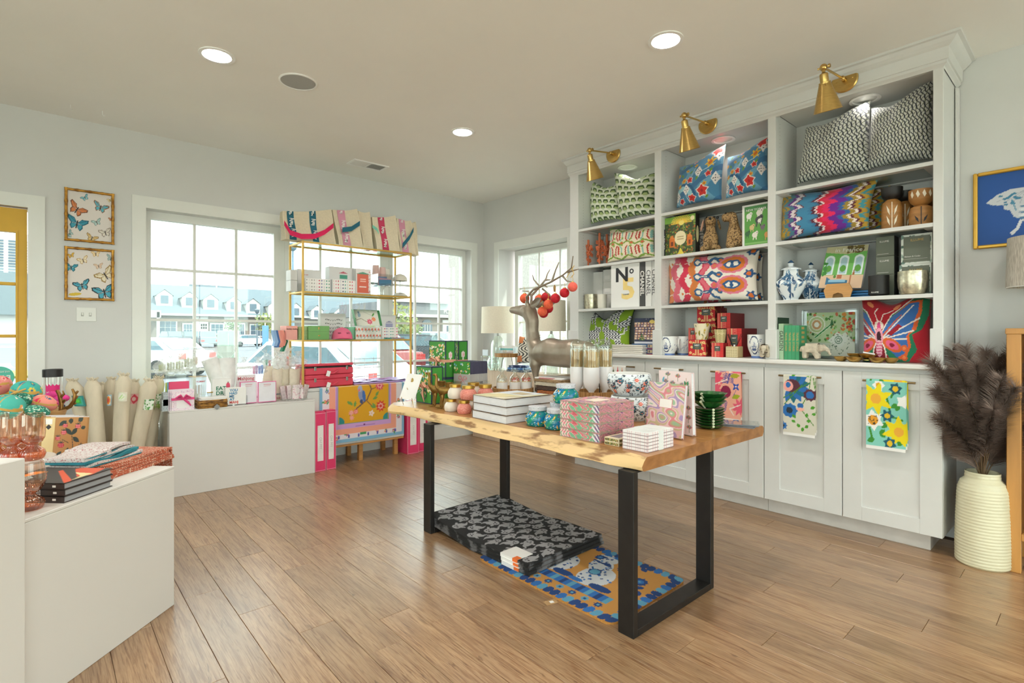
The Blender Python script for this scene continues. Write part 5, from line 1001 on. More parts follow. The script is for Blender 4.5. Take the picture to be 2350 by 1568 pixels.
# floral bowls
fb=Pic(150,44,'e4ebf0',6.28);g=random.Random(8)
for k in range(300):fb.ring(g.uniform(0,6.28),g.uniform(0,1),.035,.022,'2a3444')
for k in range(26):
 x,y=.25*k+.1*(k%3),.18+.62*((k*.37)%1)
 for q in range(14):c,s=math.cos(q*.45),math.sin(q*.45);fb.line([(x+.11*c,y+.11*s),(x+.17*c,y+.17*s)],.022,'2a3a4c')
 fb.ell(x,y,.09,.09,'e8705a').ell(x,y,.04,.04,'f09a84')
for k in range(16):
 x,y=.4*k+.2,.3+.5*((k*.61)%1)
 for q in range(5):fb.leaf(x,y,.14,.04,q*1.26,'1f5f74')
 fb.ell(x,y,.03,.03,'e88a74')
def fbowl(label,cx,pw,z0,pyt,pyb,p):
 R=pw/2/FPX*dep(p);H=zat(pyt,p)-z0;t=T('bowl',label,'bowl',p,0,'floral bowls');f=[.62,.72,.9,1,1,.97,.93];pr=lambda v:R*np.interp(v,[0,.05,.3,.55,.75,.9,1],f)
 grid('bowl_body',fb,lambda u,v:(pr(v)*math.cos(-u*2*PI),pr(v)*math.sin(u*2*PI),v*H),t,MC('glazed',.2));B().lathe([(R*.93,H),(R*.91,H+.002),(R*.88,H),(R*.93,H*.6),(R*.6,H*.1),(.001,H*.08)],36,cap=False).obj('inside',M('glaze_white','ecebe8',.2),t,50);B().lathe([(R*.6,-.004),(R*.63,.002)],30).obj('foot_ring',M('glaze_white','ecebe8',.2),t,40)
p=P(1452,962,TZ);p.z+=.004;zt_=zat(908,p);fbowl('white bowl with coral flowers, lower of two, behind the marbled boxes',1452,104,p.z,908,977,p);p=PD(1444,900,dep(p));p.z=zt_-.006;p.z+=.012;fbowl('white bowl with coral flowers, upper of two',1444,101,p.z,857,907,p)
# notebooks standing in acrylic
def lean_book(label,bl,br,tl,tr,dt,th,art,spiral,cover):
 A,Bq=P(*bl,TZ+.006),P(*br,TZ+.006);C=PD(*tr,dep(Bq)+dt);D=PD(*tl,dep(A)+dt);e_=(D-A+C-Bq)/2;D,C=A+e_,Bq+e_;o=(A+Bq)/2;o.z=TZ;t=T('notebook',label,'notebook',o);n=(Bq-A).cross(D-A).normalized()*-1;n=n if n.dot(Vector((SA,CA,0)))>0 else-n
 q=[A-o,Bq-o,C-o,D-o]
 def sl(nm,m,s0,s1,i=0):
  c_=sum(q,Vector())/4;r=[c_+(p-c_)*(1-i)for p in q];B().add([p+n*s0 for p in r]+[p+n*s1 for p in r],[(0,1,2,3),(7,6,5,4),(0,4,5,1),(1,5,6,2),(2,6,7,3),(3,7,4,0)]).obj(nm,m,t)
 sl('front_cover',cover,0,.002);sl('pages',PAPER,.002,th-.002,.03);sl('back_cover',cover,th-.002,th)
 grid('cover_art',art,lambda u,v:tuple((q[0]*(1-u)+q[1]*u)*(1-v)+(q[3]*(1-u)+q[2]*u)*v-n*.0008),t,smooth=False)
 if spiral:
  for k in range(22):c0=q[0].lerp(q[3],(k+.7)/22.6);e=(q[1]-q[0]).normalized();B().tube([c0+e*.008-n*.003,c0-e*.004-n*.004,c0-e*.006+n*(th*.5),c0-e*.003+n*(th+.002)],.0016,5).obj('wire_loop',M('nickel','b8b8b4',.3,1),t,60)
 return t,q,n
def botan():
 p=Pic(70,100,'f0dcda',.7);g=random.Random(5)
 for x,y in((.2,.92),(.42,.9),(.15,.8),(.3,.78),(.5,.76),(.62,.4),(.62,.25),(.63,.1),(.2,.4),(.4,.3)):
  for k in range(6):p.leaf(x,y,.07,.014,PI*.15+k*.42,['6f8f5a','d87a74','5a7a9c','c8a04a','7a6a9c'][int(x*50+k)%5])
  p.line([(x,y),(x,y-.06)],.008,'6a7a4a')
 for k in range(9):p.leaf(.6,.62+k*.025,.06,.015,.5,'3f8a5c').leaf(.6,.62+k*.025,.06,.015,PI-.5,'3f8a5c')
 p.line([(.6,.9),(.58,.5)],.01,'b88a5a').ell(.1,.85,.05,.02,'6fb0c8',1.2);p.ell(.53,.75,.02,.015,'5a9ad0');return p
mp_=Pic(100,130,'e4c8c8',.77).marble(['e6c4c4','d8848c','b8a884','9cbc98','e8d4d0','a890b8','dcb4b8','c8b890'],7,4,1.5);mp_.rect(.26,.52,.54,.7,'d8848c').rect(.27,.53,.53,.69,'f2ece6')
lean_book('pale pink botanical notebook behind the marbled spiral one',(1515,985),(1590,1001),(1498,849),(1601,856),.05,.022,botan(),False,M('cover_pink','e8d0d0',.5))
t,q,n=lean_book('spiral notebook with pink and green marbling in clear sleeve',(1479,990),(1563,1008),(1486,876),(1578,883),.045,.018,mp_,True,M('cover_marble','d8b4b8',.4))
# cabbage dishes
CABB=M('cabbage_glaze','2a6a2e',.22,col2='174a20',sc=22,lo=.4,hi=.6,coat=.4);CABW=M('cabbage_rib','c8d0b0',.3)
pc=P(1627,982,TZ);Rp=33/FPX*dep(pc);z=TZ;plate_h=(zat(938,pc)-TZ)/7
def wobf(s):return lambda a,k:1+(.05*math.sin(9*a+s)+.03*math.sin(17*a+s*2))*(k>1)
po=None
for i in range(7):
 t=T('cabbage_plate',['lowest','second','third','fourth','fifth','sixth','topmost'][i]+' green cabbage-leaf plate in the stack counted from the table','plate',(pc.x,pc.y,z),i*.8,'cabbage plates')
 B().lathe([(.01,0),(Rp*.5,0),(Rp*.75,plate_h*.5),(Rp*.98,plate_h*1.25),(Rp,plate_h*1.4),(Rp*.94,plate_h*1.32),(Rp*.5,plate_h*.35),(.01,plate_h*.3)],54,wob=wobf(i),cap=False).obj('plate_leaf',CABB,t,60)
 a=math.atan2(-pc.y,-pc.x)-i*.8+.3;B().tube([(Rp*.55*math.cos(a),Rp*.55*math.sin(a),plate_h*.25),(Rp*.98*math.cos(a),Rp*.98*math.sin(a),plate_h*1.3)],[.003,.007],6).obj('leaf_rib',CABW,t,60);z+=plate_h
bh=zat(905,pc)-z
for i in range(3):
 bz=z+.004+i*bh*.26;Rb=Rp*1.05;t=T('cabbage_bowl',['lower','middle','upper'][i]+' green cabbage-leaf bowl nested above the plates','bowl',(pc.x+.004*i,pc.y,bz),i*1.1,'cabbage bowls');h=bh*.52
 B().lathe([(.01,0),(Rb*.42,0),(Rb*.74,h*.45),(Rb*1.0,h*.9),(Rb*1.06,h*1.04),(Rb*.98,h*1.0),(Rb*.7,h*.5),(Rb*.35,h*.14),(.01,h*.12)],54,wob=wobf(i+3),cap=False).obj('bowl_leaf',CABB,t,60)
 a=math.atan2(-pc.y,-pc.x)-i*1.1-.5;B().tube([(Rb*.5*math.cos(a),Rb*.5*math.sin(a),h*.06),(Rb*.78*math.cos(a),Rb*.78*math.sin(a),h*.5),(Rb*1.05*math.cos(a),Rb*1.05*math.sin(a),h*1.02)],[.004,.005,.008],6).obj('leaf_rib',CABW,t,60)
a=P(1690,976,TZ);cpk=Pic(30,40,'b0a8a0').marble(['d0c0b4','8a9a84','b89a94','e0d8d0','7a7a8a'],8,3)
for i in range(2):t=T('card_packet',['lower','upper'][i]+' clear packet of patterned cards beside the cabbage plates','card packet',(a.x+.01*i,a.y-.005*i,TZ+i*.008),.25+.2*i,'card packets');bxo('cards',M('pack_edge','7a7f88',.5),t,-.075,.075,-.1,.1,0,.006,0);dec_t('card_print',cpk,t,-.07,.07,-.095,.095,.0065);bxo('film',ACRYL,t,-.08,.08,-.105,.105,.0068,.0074,0)
# riser, rattan tray with match bottles, cloches on a rattan stand
RAT=M('rattan','b98c56',.6,col2='8f6434',sc=120,stretch=(1,1,.02),lo=.45,hi=.6)
t=T('display_riser','low white riser under the deer on the wooden table','riser',(2.72,3.0,TZ));bxo('riser_block',WHITE,t,-.19,.19,-.5,.42,0,.044,.003)
RZ=TZ+.0445
def rtray(label,cx,R,z,a,legs=0,hh=.034):
 t=T('rattan_tray',label,'tray',a,0,'round rattan trays');n=90;b=B()
 B().lathe([(R-.006,0),(R,0),(R,hh),(R-.008,hh),(R-.008,.006),(.001,.006)],60,cap=False).obj('tray_wall',RAT,t,40)
 for i in range(n):
  w=2*PI*i/n;b.box(-.0032,.0032,-.0015,.0015,.001,hh-.001,0,Matrix.Translation((R*math.cos(w),R*math.sin(w),0))@Matrix.Rotation(w+PI/2,4,'Z'))
 tag(b.obj('reed_strips',RAT,t,fix=False),kind='stuff')
 for k in range(legs):
  w=2*PI*k/legs+.4;d=Vector((math.cos(w),math.sin(w),0));B().tube([d*R*.8,d*R*.95+Vector((0,0,-legs_h)),d*R*.85+Vector((0,0,-legs_h)),d*R*.6],.003,6).obj('wire_leg',BLACK,t,60)
 return t
a=PD(1177,890,4.12);a.z=RZ;Rr=47/FPX*4.12;rtray('round rattan tray of match bottles behind the pink jars',1177,Rr,RZ,a)
FROST=MG('bottle_glass','fbfdfc',.97,.03,.10);MRED=M('match_heads','d8584c',.6);MWH=M('match_white','e8e4da',.6)
for i,(px,dd,c)in enumerate(((1152,-.02,MWH),(1182,0,MRED),(1208,.02,MRED))):
 p=PD(px,880,4.10+dd);p.z=RZ+.007;H=zat(845,p)-p.z;R=12.5/FPX*4.1;t=T('match_bottle',['small glass match bottle with white-tipped matches','small glass bottle of red-tipped matches in mid tray','small glass bottle of red-tipped matches nearest the deer'][i],'bottle',p,0,'match bottles')
 B().lathe([(R*.9,0),(R,.004),(R,H*.5),(R*.85,H*.62),(R*.35,H*.74),(R*.33,H*.86),(R*.6,H*.88),(R*.6,H)],20,cap=False).obj('bottle_glass',FROST,t,50);B().lathe([(R*1.01,H*.06),(R*1.01,H*.4)],20,cap=False).obj('paper_label',CARD,t,50)
 g=random.Random(i);b=B()
 for k in range(40):w,r=g.uniform(0,6.28),R*.8*math.sqrt(g.random());b.sph((r*math.cos(w),r*math.sin(w),H*g.uniform(.42,.58)),.0045,5,4)
 tag(b.obj('match_tips',c,t,fix=False),kind='stuff');B().lathe([(R*.92,.003),(R*.92,H*.42),(.001,H*.43)],16,cap=False).obj('match_sticks',M('match_wood','f0cf96',.6),t)
legs_h=.085;cz=3.5;a=PD(1364,905,cz);a.z=EYE-(912-CY)/FPX*(cz-.1)
a.z=TZ+legs_h+.001;rtray('round rattan stand on wire legs carrying the match cloches',1364,46/FPX*cz,a.z,a,3)
CLO=MG('cloche_glass','fafffc',.97,.01,.05);MILK=M('milk_glass','eeeef0',.18,var=.01)
for i,(px,pw,dd,s)in enumerate(((1324,31,.02,'nearest the deer'),(1357,37.5,-.05,'in the middle'),(1387,37,.03,'nearest the cabinets'))):
 d=cz+dd;p=PD(px,900,d);p.z=a.z+.007;H=zat(778,p)-p.z;R=pw/2/FPX*d;t=T('match_cloche',f'tall glass cloche of long matches, {s}','cloche',p,0,'match cloches')
 B().lathe([(R*.36,0),(R*.38,H*.015),(R*.3,H*.05),(R*.42,H*.08),(R*.85,H*.15),(R,H*.24),(R,H*.5)],28,cap=True).obj('milk_base',MILK,t,50)
 B().lathe([(R*1.002,H*.5)]+[(R*math.cos(q*PI/16),H*.86+R*1.25*math.sin(q*PI/16)*.9*(H*.14)/(R*1.125))for q in range(9)],28,cap=False).obj('glass_dome',CLO,t,60)
 g=random.Random(i+4);b=B();c=B()
 for k in range(110):
  w,r=g.uniform(0,6.28),R*.9*math.sqrt(g.random());x,y=r*math.cos(w),r*math.sin(w);zt=H*.80*g.uniform(.97,1.03);x2,y2=x+g.uniform(-.004,.004),y+g.uniform(-.004,.004)
  b.add([(x-.0018,y-.001,H*.48),(x+.0018,y-.001,H*.48),(x,y+.002,H*.48),(x2-.0018,y2-.001,zt),(x2+.0018,y2-.001,zt),(x2,y2+.002,zt)],[(0,1,4,3),(1,2,5,4),(2,0,3,5)]);c.sph((x2,y2,zt),.0036,5,4)
 tag(b.obj('long_matches',M('match_wood','f0cf96',.6,var=.1),t,fix=False),kind='stuff');tag(c.obj('match_tips',MWH,t,fix=False),kind='stuff')
B_=B().box(-.003,.003,-.002,.002,0,.1).obj('match_striker',BLACK);tag(B_,'thin black match striker standing between two cloches','striker');p=PD(1376,840,cz);B_.location=(p.x,p.y,a.z+.008+.0)
# deer
SILV=M('antique_silver','a89c8c',.42,.5,col2='8a7d6c',sc=9,lo=.35,hi=.7,bump=.5,bsc=40);dA=PD(1226,880,4.22);dB=PD(1345,880,3.84);dD=Vector((dB.x-dA.x,dB.y-dA.y,0)).normalized();dN=Vector((-dD.y,dD.x,0));dA.z=RZ
DT=T('deer_sculpture','silver deer sculpture hung with coral and red baubles','sculpture',dA)
def dv(px,py,off=0): # point in the deer's own upright plane
 r=ray(px,py);s=((dA.x*r[1]-dA.y*r[0]))/((dD.y*r[0]-dD.x*r[1]));w=Vector((dA.x+dD.x*s,dA.y+dD.y*s,0));d=dep(w);return Vector((w.x,w.y,EYE-(py-CY)/FPX*d))-dA+dN*off,d
def rr_(px,py,r,off=0):v,d=dv(px,py,off);return(*v,r*d/FPX*1.06)
pts=[rr_(*q)for q in((1265,808,31),(1237,812,25),(1224,786,16),(1221,760,14),(1221,737,15),(1215,717,17),(1198,713,12.5),(1184,712,9),(1176,712,7.5),(1290,812,30),(1318,812,32),(1345,812,27))]
pts+=[rr_(1222,836,11,.02),rr_(1223.5,853,7,.025),rr_(1228,875,4.6,.025),rr_(1229,892,5.2,.025),rr_(1239,836,13,-.05),rr_(1239,856,7.5,-.05),rr_(1241,876,4.8,-.05),rr_(1242,893,5.4,-.05)]
hz=Vector((0,0,0))
for off in(.045,-.05):
 a3,d3=dv(1336,838,off);b3,_=dv(1346,862,off);c3,_=dv(1352,880,off);e3=Vector((c3.x,c3.y,.008));pts+=[(*a3,17*d3/FPX),(*b3,8*d3/FPX),(*Vector((c3.x+.01,c3.y,.1)),.017),(*e3,.018)]
t3,d3=dv(1369,806);pts.append((*t3,.025));pts[12+3]=(*Vector(pts[15][:2]).to_3d().xy,.008,pts[15][3])if False else pts[15]
for k in(15,19):pts[k]=(pts[k][0],pts[k][1],.01,pts[k][3])
def grown(name,chains,mat,parent,vox=.008,it=8): # chains of (x,y,z,r) fused into one continuous skin
 b=B()
 for ch in chains:
  fine=[]
  for p,q in zip(ch,ch[1:]):
   for k in range(4):fine.append([p[i]+(q[i]-p[i])*k/4 for i in range(4)])
  fine.append(ch[-1]);b.tube([Vector(p[:3])for p in fine],[p[3]for p in fine],16)
  for p in ch:b.sph(p[:3],p[3],14,10)
 o=b.obj(name,mat,parent);m=o.modifiers.new('fuse','REMESH');m.mode='VOXEL';m.voxel_size=vox;m.use_smooth_shade=True
 m=o.modifiers.new('relax','SMOOTH');m.factor=.5;m.iterations=it;return o
q=pts;extra=[[(*dv(1209,708,s_*.035)[0],.022),(*dv(1200,711,s_*.025)[0],.014)]for s_ in(-1,1)]+[[(*dv(1217,700,s_*.03)[0],.02),(*dv(1216,694,s_*.035)[0],.017)]for s_ in(-1,1)]
grown('body',[[q[11],q[10],q[9],q[0],q[1],q[2],q[3],q[4],q[5],q[6],q[7],q[8]],[q[1],q[12],q[13],q[14],q[15]],[q[1],q[16],q[17],q[18],q[19]],[q[11],q[20],q[21],q[22],q[23]],[q[11],q[24],q[25],q[26],q[27]],[q[11],q[28]]]+extra,SILV,DT)
for sg,px,py in((-1,1223,703),(1,1220,703)): # ears
 c0=dv(px,py,sg*.03)[0];c1=dv(1266 if sg<0 else 1258,688,sg*.12)[0];b=B();v=[];up=Vector((0,0,1));ax=c1-c0
 for j in range(11):
  u=j/10;w=.034*math.sin(PI*min(1,u*.98+.02))**.7
  for k in range(5):s=(k-2)/2;v.append(c0+ax*u+up*w*s+dN*(-sg*.022*(1-s*s)*math.sin(PI*u)))
 b.add(v+[p+dN*sg*-.004 for p in v],[(j*5+k,j*5+k+1,j*5+6+k,j*5+5+k)for j in range(10)for k in range(4)]+[(55+j*5+k,55+j*5+5+k,55+j*5+6+k,55+j*5+k+1)for j in range(10)for k in range(4)]).obj('ear',SILV,DT,70)
for sg in(-1,1):e,_=dv(1208,711,sg*.047);B().sph(e,.008,10,8).obj('eye',M('deer_eye','4a4238',.2,.6),DT,60)
n0,_=dv(1171.5,711);B().sph(n0,.012,10,8,(1,1,.8)).obj('nose',SILV,DT,60)
def antler(off,beam,tines):
 b=B();P3=lambda q,o:dv(q[0],q[1],o)[0]
 m=len(beam);b.tube([P3(q,off*(1+i*.5))for i,q in enumerate(beam)],[.0125-.009*i/(m-1)for i in range(m)],8)
 for tn in tines:k=tn[0];b.tube([P3(q,off*(1+k*.5))for q in tn[1]],[.0085-.0055*i/(len(tn[1])-1)for i in range(len(tn[1]))],8)
 b.obj('antler',SILV,DT,70)
antler(-.03,[(1218,700),(1217.7,682),(1236,666),(1277,650),(1309.6,634),(1332.5,618),(1339.4,591.6)],[(3,[(1282,647),(1290,622.6),(1298,604)]),(4,[(1321,627),(1335,623),(1346,620)]),(4,[(1309.6,636),(1318.7,646.7),(1330,649)]),(2,[(1256.8,664),(1270,675),(1278.6,684.6)])])
antler(.03,[(1213,700),(1210.9,677.7),(1229,654.8),(1238.4,638.7),(1238.4,627),(1241.8,615.8)],[(2,[(1227,657),(1213,641),(1210,629.5)]),(3,[(1238.4,641),(1249.4,641)]),(1,[(1210,680),(1204,668),(1189,667.4)]),(2,[(1236,652.5),(1245,659)])])
BC,BR_,BP_=M('bauble_coral','e8613f',.75,var=.08,sc=60),M('bauble_red','c01426',.75,var=.1,sc=60),M('bauble_pink','f0685a',.75,var=.08,sc=60);YST=M('yellow_string','d8b04a',.7)
for px,py,m,off,s in((1194,684.6,BC,.05,'coral bauble in front of the muzzle-side antler tip'),(1225.8,687,BC,.06,'coral bauble half hidden behind the antler foot'),(1239.5,681,BR_,.07,'red bauble behind the upright ear'),(1240.7,707,BR_,.09,'red bauble just below the ear'),(1231.5,718,BR_,.08,'red bauble mostly hidden behind the neck'),(1256.8,715.6,BC,-.06,'lowest coral bauble behind the ear tip'),(1272.4,699.5,BC,-.07,'coral bauble above the lowest one'),(1290.7,686,BR_,-.08,'red bauble hanging at mid antler'),(1313.7,673.8,BR_,-.09,'red bauble near the antler end'),(1334.4,660.5,BP_,-.10,'bright pink coral bauble at the end of the antler')):
 v,d=dv(px,py,off);d=dep(v+dA);R=11.2/FPX*d;t=T('bauble',s,'ornament',v+dA,0,'velvet baubles on the deer');B().sph((0,0,0),R,20,14).obj('ball',m,t,70)
 B().lathe([(R*.3,R*.93),(R*.3,R*1.12),(R*.1,R*1.15)],10).obj('cap',GOLD,t,40);B().tube([(0,0,R*1.1),(.003,0,R*1.6),(-.002,.004,R*2.4)],.0016,5).obj('string',YST,t,60)
kt,d=dv(1287,662,-.07);t=T('gift_tag','small kraft paper tag hanging from the antler','tag',kt+dA);B().add([(-.012,0,-.03),(.012,0,-.03),(.014,0,.01),(0,0,.026),(-.014,0,.01)],[(0,1,2,3,4)]).obj('tag_paper',M('kraft','b89468',.7),t);B().tube([(0,0,.02),(.0,0,.06)],.0012,5).obj('string',YST,t)
b=B()
for q,o in((((1336,612),(1326,627),(1318,640)),-.09),(((1330,640),(1337,632),(1333,616)),-.1),(((1218,677),(1226,667),(1236,660)),-.03)):
 pts_=[dv(x,y,o)[0]for x,y in q];t_=B().tube(pts_,.0025,5).obj('yellow_tie',YST,DT,60)
# folded blankets and magazines behind the deer
pal=[['3a2f2a','6a4a3a','2a2624'],['c86a34','3f2a20','d8884a'],['c8983a','8a6a2a','d8b460'],['d8cdb8','b8a890','e4dccb'],['8a6a48','c8a880','4a3a2c']]
a=PD(1283,910,4.02);z=TZ
for i,(h,k,s)in enumerate(((.035,2,'mustard patterned throw at the bottom of the textile pile'),(.035,1,'burnt orange woven throw in the textile pile'),(.034,0,'dark brown fringed throw folded over in the textile pile'),(.03,3,'cream throw near the top of the textile pile'),(.022,4,'striped tan cloth on top of the textile pile'))):
 t=T('throw_blanket',s,'blanket',(a.x-.01*i,a.y,z),.2-.06*i,'folded throws');pc_=Pic(60,8,pal[k][0],8);pc_.put(np.sin(pc_.X*14+np.sin(pc_.Y*9)*2)>.1,pal[k][1]).put(np.sin(pc_.X*31+pc_.Y*12)>.75,pal[k][2]);m_=M(f'throw_{k}',pal[k][1],.9,col2=pal[k][0],sc=30)
 b=B();n=2
 for j in range(n):zz=h*j/n;b.box(-.09+.003*j,.11,-.14,.15-.004*j,zz,zz+h/n-.001,h/n*.45)
 b.obj('fold',m_,t);grid('woven_pattern',pc_,lambda u,v:(-.0912,.13-.26*u,.003+(h-.006)*v),t,smooth=False);z+=h
for i in range(2):t=T('magazine',['white magazine with pink title under another on the textiles','white magazine with pink title, uppermost behind the deer'][i],'magazine',(a.x-.02,a.y+.01,z+i*.006),.1+.1*i,'magazines');bxo('sheets',CARD,t,-.1,.1,-.13,.13,0,.0055,0);bxo('title',M('ink_rose','c86a70',.6),t,-.101,-.1,-.05,.09,.001,.0045,0)
# ---- doormats under the table
def ghosts():
 p=Pic(150,230,'201f20',.65);g=random.Random(12);c='a3a1a3'
 for j in range(12):
  for i in range(5):
   x,y,a=.07+.13*i+.065*(j%2),.04+.083*j,g.uniform(-.7,.7)+(PI if g.random()<.5 else 0);cx,sy=math.cos(a),math.sin(a);r=.031
   L=lambda u,v:(x+u*cx-v*sy,y+u*sy+v*cx)
   p.ell(*L(-.025,0),r,r*.95,c).ell(*L(.005,.004),r*1.1,r*.75,c,a).poly([L(0,.028),L(0,-.022),L(.045,-.016),L(.075,.02),L(.045,.008)],c).line([L(-.015,.02),L(.0,.042)],.017,c).line([L(-.01,-.02),L(.01,-.036)],.016,c)
   p.ell(*L(-.034,.01),.005,.006,'201f20').ell(*L(-.018,.012),.005,.006,'201f20').ell(*L(-.026,-.008),.006,.008,'201f20')
 return p
gh=ghosts();COIR=MC('coir',.95,.8,600);MS=M('mat_edge','1f1e1e',.95,col2='6a686a',sc=14,lo=.5,hi=.62,bump=.6,bsc=200)
c0=P(1205,1306,.05)
for i in range(3):
 zb=.0155*i;nm=['lowest','middle','topmost'][i];t=T('doormat',f'{nm} black doormat with grey ghosts in the pile under the table','doormat',(1.80+.006*i,1.905+.012*i,0),.015,'black ghost doormats');W,Lh=.60,.915
 def zz(y,zb=zb):return zb+.0125*np.interp(y,[0,.2,.33,.45],[1,1,.9,0])+.035*np.interp(y,[.45,.8,.915],[0,1,1])
 b=B();n=24
 for j in range(n+1):y=Lh*j/n;z=zz(y)+.0012;b.v+=[(0,y,z),(W,y,z),(W,y,z+.0145),(0,y,z+.0145)]
 for j in range(n):
  for k in range(4):b.f.append((j*4+k,j*4+(k+1)%4,j*4+4+(k+1)%4,j*4+4+k))
 b.f+=[(3,2,1,0),(n*4,n*4+1,n*4+2,n*4+3)];b.obj('coir_body',MS,t)
 if i==2:grid('pile',gh,lambda u,v:(W*u,Lh*(1-v)if False else Lh*v,zz(Lh*v)+.0165+.0008*random.random()),t,COIR)
 s=B();zq=zz(.1);s.box(.075,.20,-.003,.13,zq+.0165,zq+.0175).box(.075,.20,-.004,-.002,zq,zq+.0175);s=B().box(-.004,-.001,.07,.20,zq-.001,zq+.0178).box(-.004,.11,.07,.20,zq+.0168,zq+.0188)if True else s
 s.obj('paper_sleeve',CARD,t,fix=False);bxo('orange_flash',M('flash_orange','e8702c',.6),t,-.005,.0 if i<2 else .03,.07,.105,zq+.001,zq+.0193 if i==2 else zq+.0165,0)
def catmat():
 p=Pic(130,200,'c08a44',.65);g=random.Random(2);D,Lb,Md='1a3f78','5a9ab8','2a6ab0'
 for k in range(22):
  for x in(.03,.62):p.ell(x,.02+k*.046,.035,.024,[D,D,Lb,Md][k%4])
 for k in range(14):
  for y in(.025,.975):p.ell(.03+k*.046,y,.024,.035,[D,Lb,Md,D][k%4])
 p.rect(.13,.14,.19,.86,Md)
 for k in range(12):p.rect(.13,.14+k*.06,.19,.165+k*.06,[Lb,D][k%2])
 for k in range(9):p.flower(.095,.16+k*.085,.026,8,[D,Lb][k%2],[Lb,D][k%2])
 def cat(y0,s):
  m=lambda u,v:(.2+u,y0+s*v);Q='c8ccd0'
  p.ell(*m(.12,.0),.12,.1,Q).ell(*m(.24,.06),.1,.07,Q,.5*s).ell(*m(.34,.09),.055,.075,Q).poly([m(.37,.15),m(.43,.14),m(.38,.09)],Md).poly([m(.37,.04),m(.43,.03),m(.38,.09)],Md).ell(*m(.03,-.1),.03,.07,D).ell(*m(.02,.06),.02,.05,Md)
  for k in range(90):u,v=g.uniform(.02,.36),g.uniform(-.1,.16);q=m(u,v);ok=abs(p.c[min(200,int(q[1]*200)),min(130,int(q[0]/.65*130))][2]-lin(Q)[2])<.02;ok and p.ell(*q,.009,.006,[D,Md][k%2],g.uniform(0,3))
  p.ell(*m(.16,.04),.035,.03,Lb).ring(*m(.16,.04),.034,.008,D).line([m(.27,.02),m(.28,.14)],.016,D).ell(*m(.35,.07),.008,.01,D).ell(*m(.35,.11),.008,.01,D)
 cat(.62,1);cat(.36,1)
 for x,y,r in((.5,.3,.045),(.44,.16,.05),(.53,.5,.035),(.53,.72,.035),(.52,.88,.03),(.3,.16,.03)):p.flower(x,y,r,10,D,Md,0,.5,.2).ell(x,y,r*.2,r*.2,Lb)
 for x,y,a in((.38,.24,.5),(.46,.22,2),(.56,.2,1),(.48,.38,1.5),(.3,.08,.4),(.56,.62,.6),(.4,.1,2.2)):p.leaf(x,y,.06,.018,a,D)
 return p
t=T('doormat','orange coir doormat with two blue patterned cats','doormat',(1.762,1.362,0),.012);W,Lh=.605,.90;k=.03
rc=lambda x0,x1,y0,y1,r:[(x0+r-r*math.cos(a),y0+r-r*math.sin(a))for a in np.linspace(0,PI/2,6)]+[(x1-r+r*math.sin(a),y0+r-r*math.cos(a))for a in np.linspace(0,PI/2,6)]+[(x1-r+r*math.cos(a),y1-r+r*math.sin(a))for a in np.linspace(0,PI/2,6)]+[(x0+r-r*math.sin(a),y1-r+r*math.cos(a))for a in np.linspace(0,PI/2,6)]
B().prism(rc(0,W,0,Lh,.05),0,.009,'z').obj('coir_body',M('coir_orange','b8823e',.95,var=.15,sc=90,bump=.6,bsc=250),t);cm_=catmat()
grid('pile',cm_,lambda u,v:(W*(.5+(u-.5)*(1-.04*(abs(2*v-1)**12))),Lh*(.5+(v-.5)*(1-.03*(abs(2*u-1)**12))),.0092+.0008*random.random()),t,COIR)
q=P(1265,1382,0)-Vector((1.762,1.362,0));g=bxo('price_tag',M('kraft','b89468',.7),t,-.03,.03,-.018,.018,0,.001,0);g.location=(q.x,q.y,.0005);g.rotation_euler=(0,0,-.3);bxo('barcode',CARD,g,-.005,.014,-.01,.008,.001,.0014,0)
# ================================================================ BACK WALL PICTURES, ETAGERE, CREDENZA
GB_=M('gilt_bamboo','c8923a',.35,.6,col2='8a5a1c',sc=26,lo=.4,hi=.62)
def bfly(p,x,y,s,rot,c1,c2,ed):
 c,n=math.cos(rot),math.sin(rot);L=lambda u,v:(x+s*(u*c-v*n),y+s*(u*n+v*c))
 for k in(-1,1):
  p.poly([L(0,.05),L(.35*k,.5),L(.95*k,.62),L(1.0*k,.35),L(.6*k,-.02)],ed).poly([L(.05*k,.06),L(.36*k,.42),L(.85*k,.52),L(.86*k,.36),L(.52*k,.03)],c1)
  p.poly([L(0,.0),L(.55*k,-.02),L(.62*k,-.3),L(.4*k,-.62),L(.15*k,-.4)],ed).poly([L(.06*k,-.03),L(.48*k,-.06),L(.5*k,-.28),L(.36*k,-.5),L(.16*k,-.33)],c2).line([L(.1*k,.1),L(.7*k,.45)],s*.05,ed)
 p.line([L(0,.25),L(0,-.4)],s*.12,'2a2420')
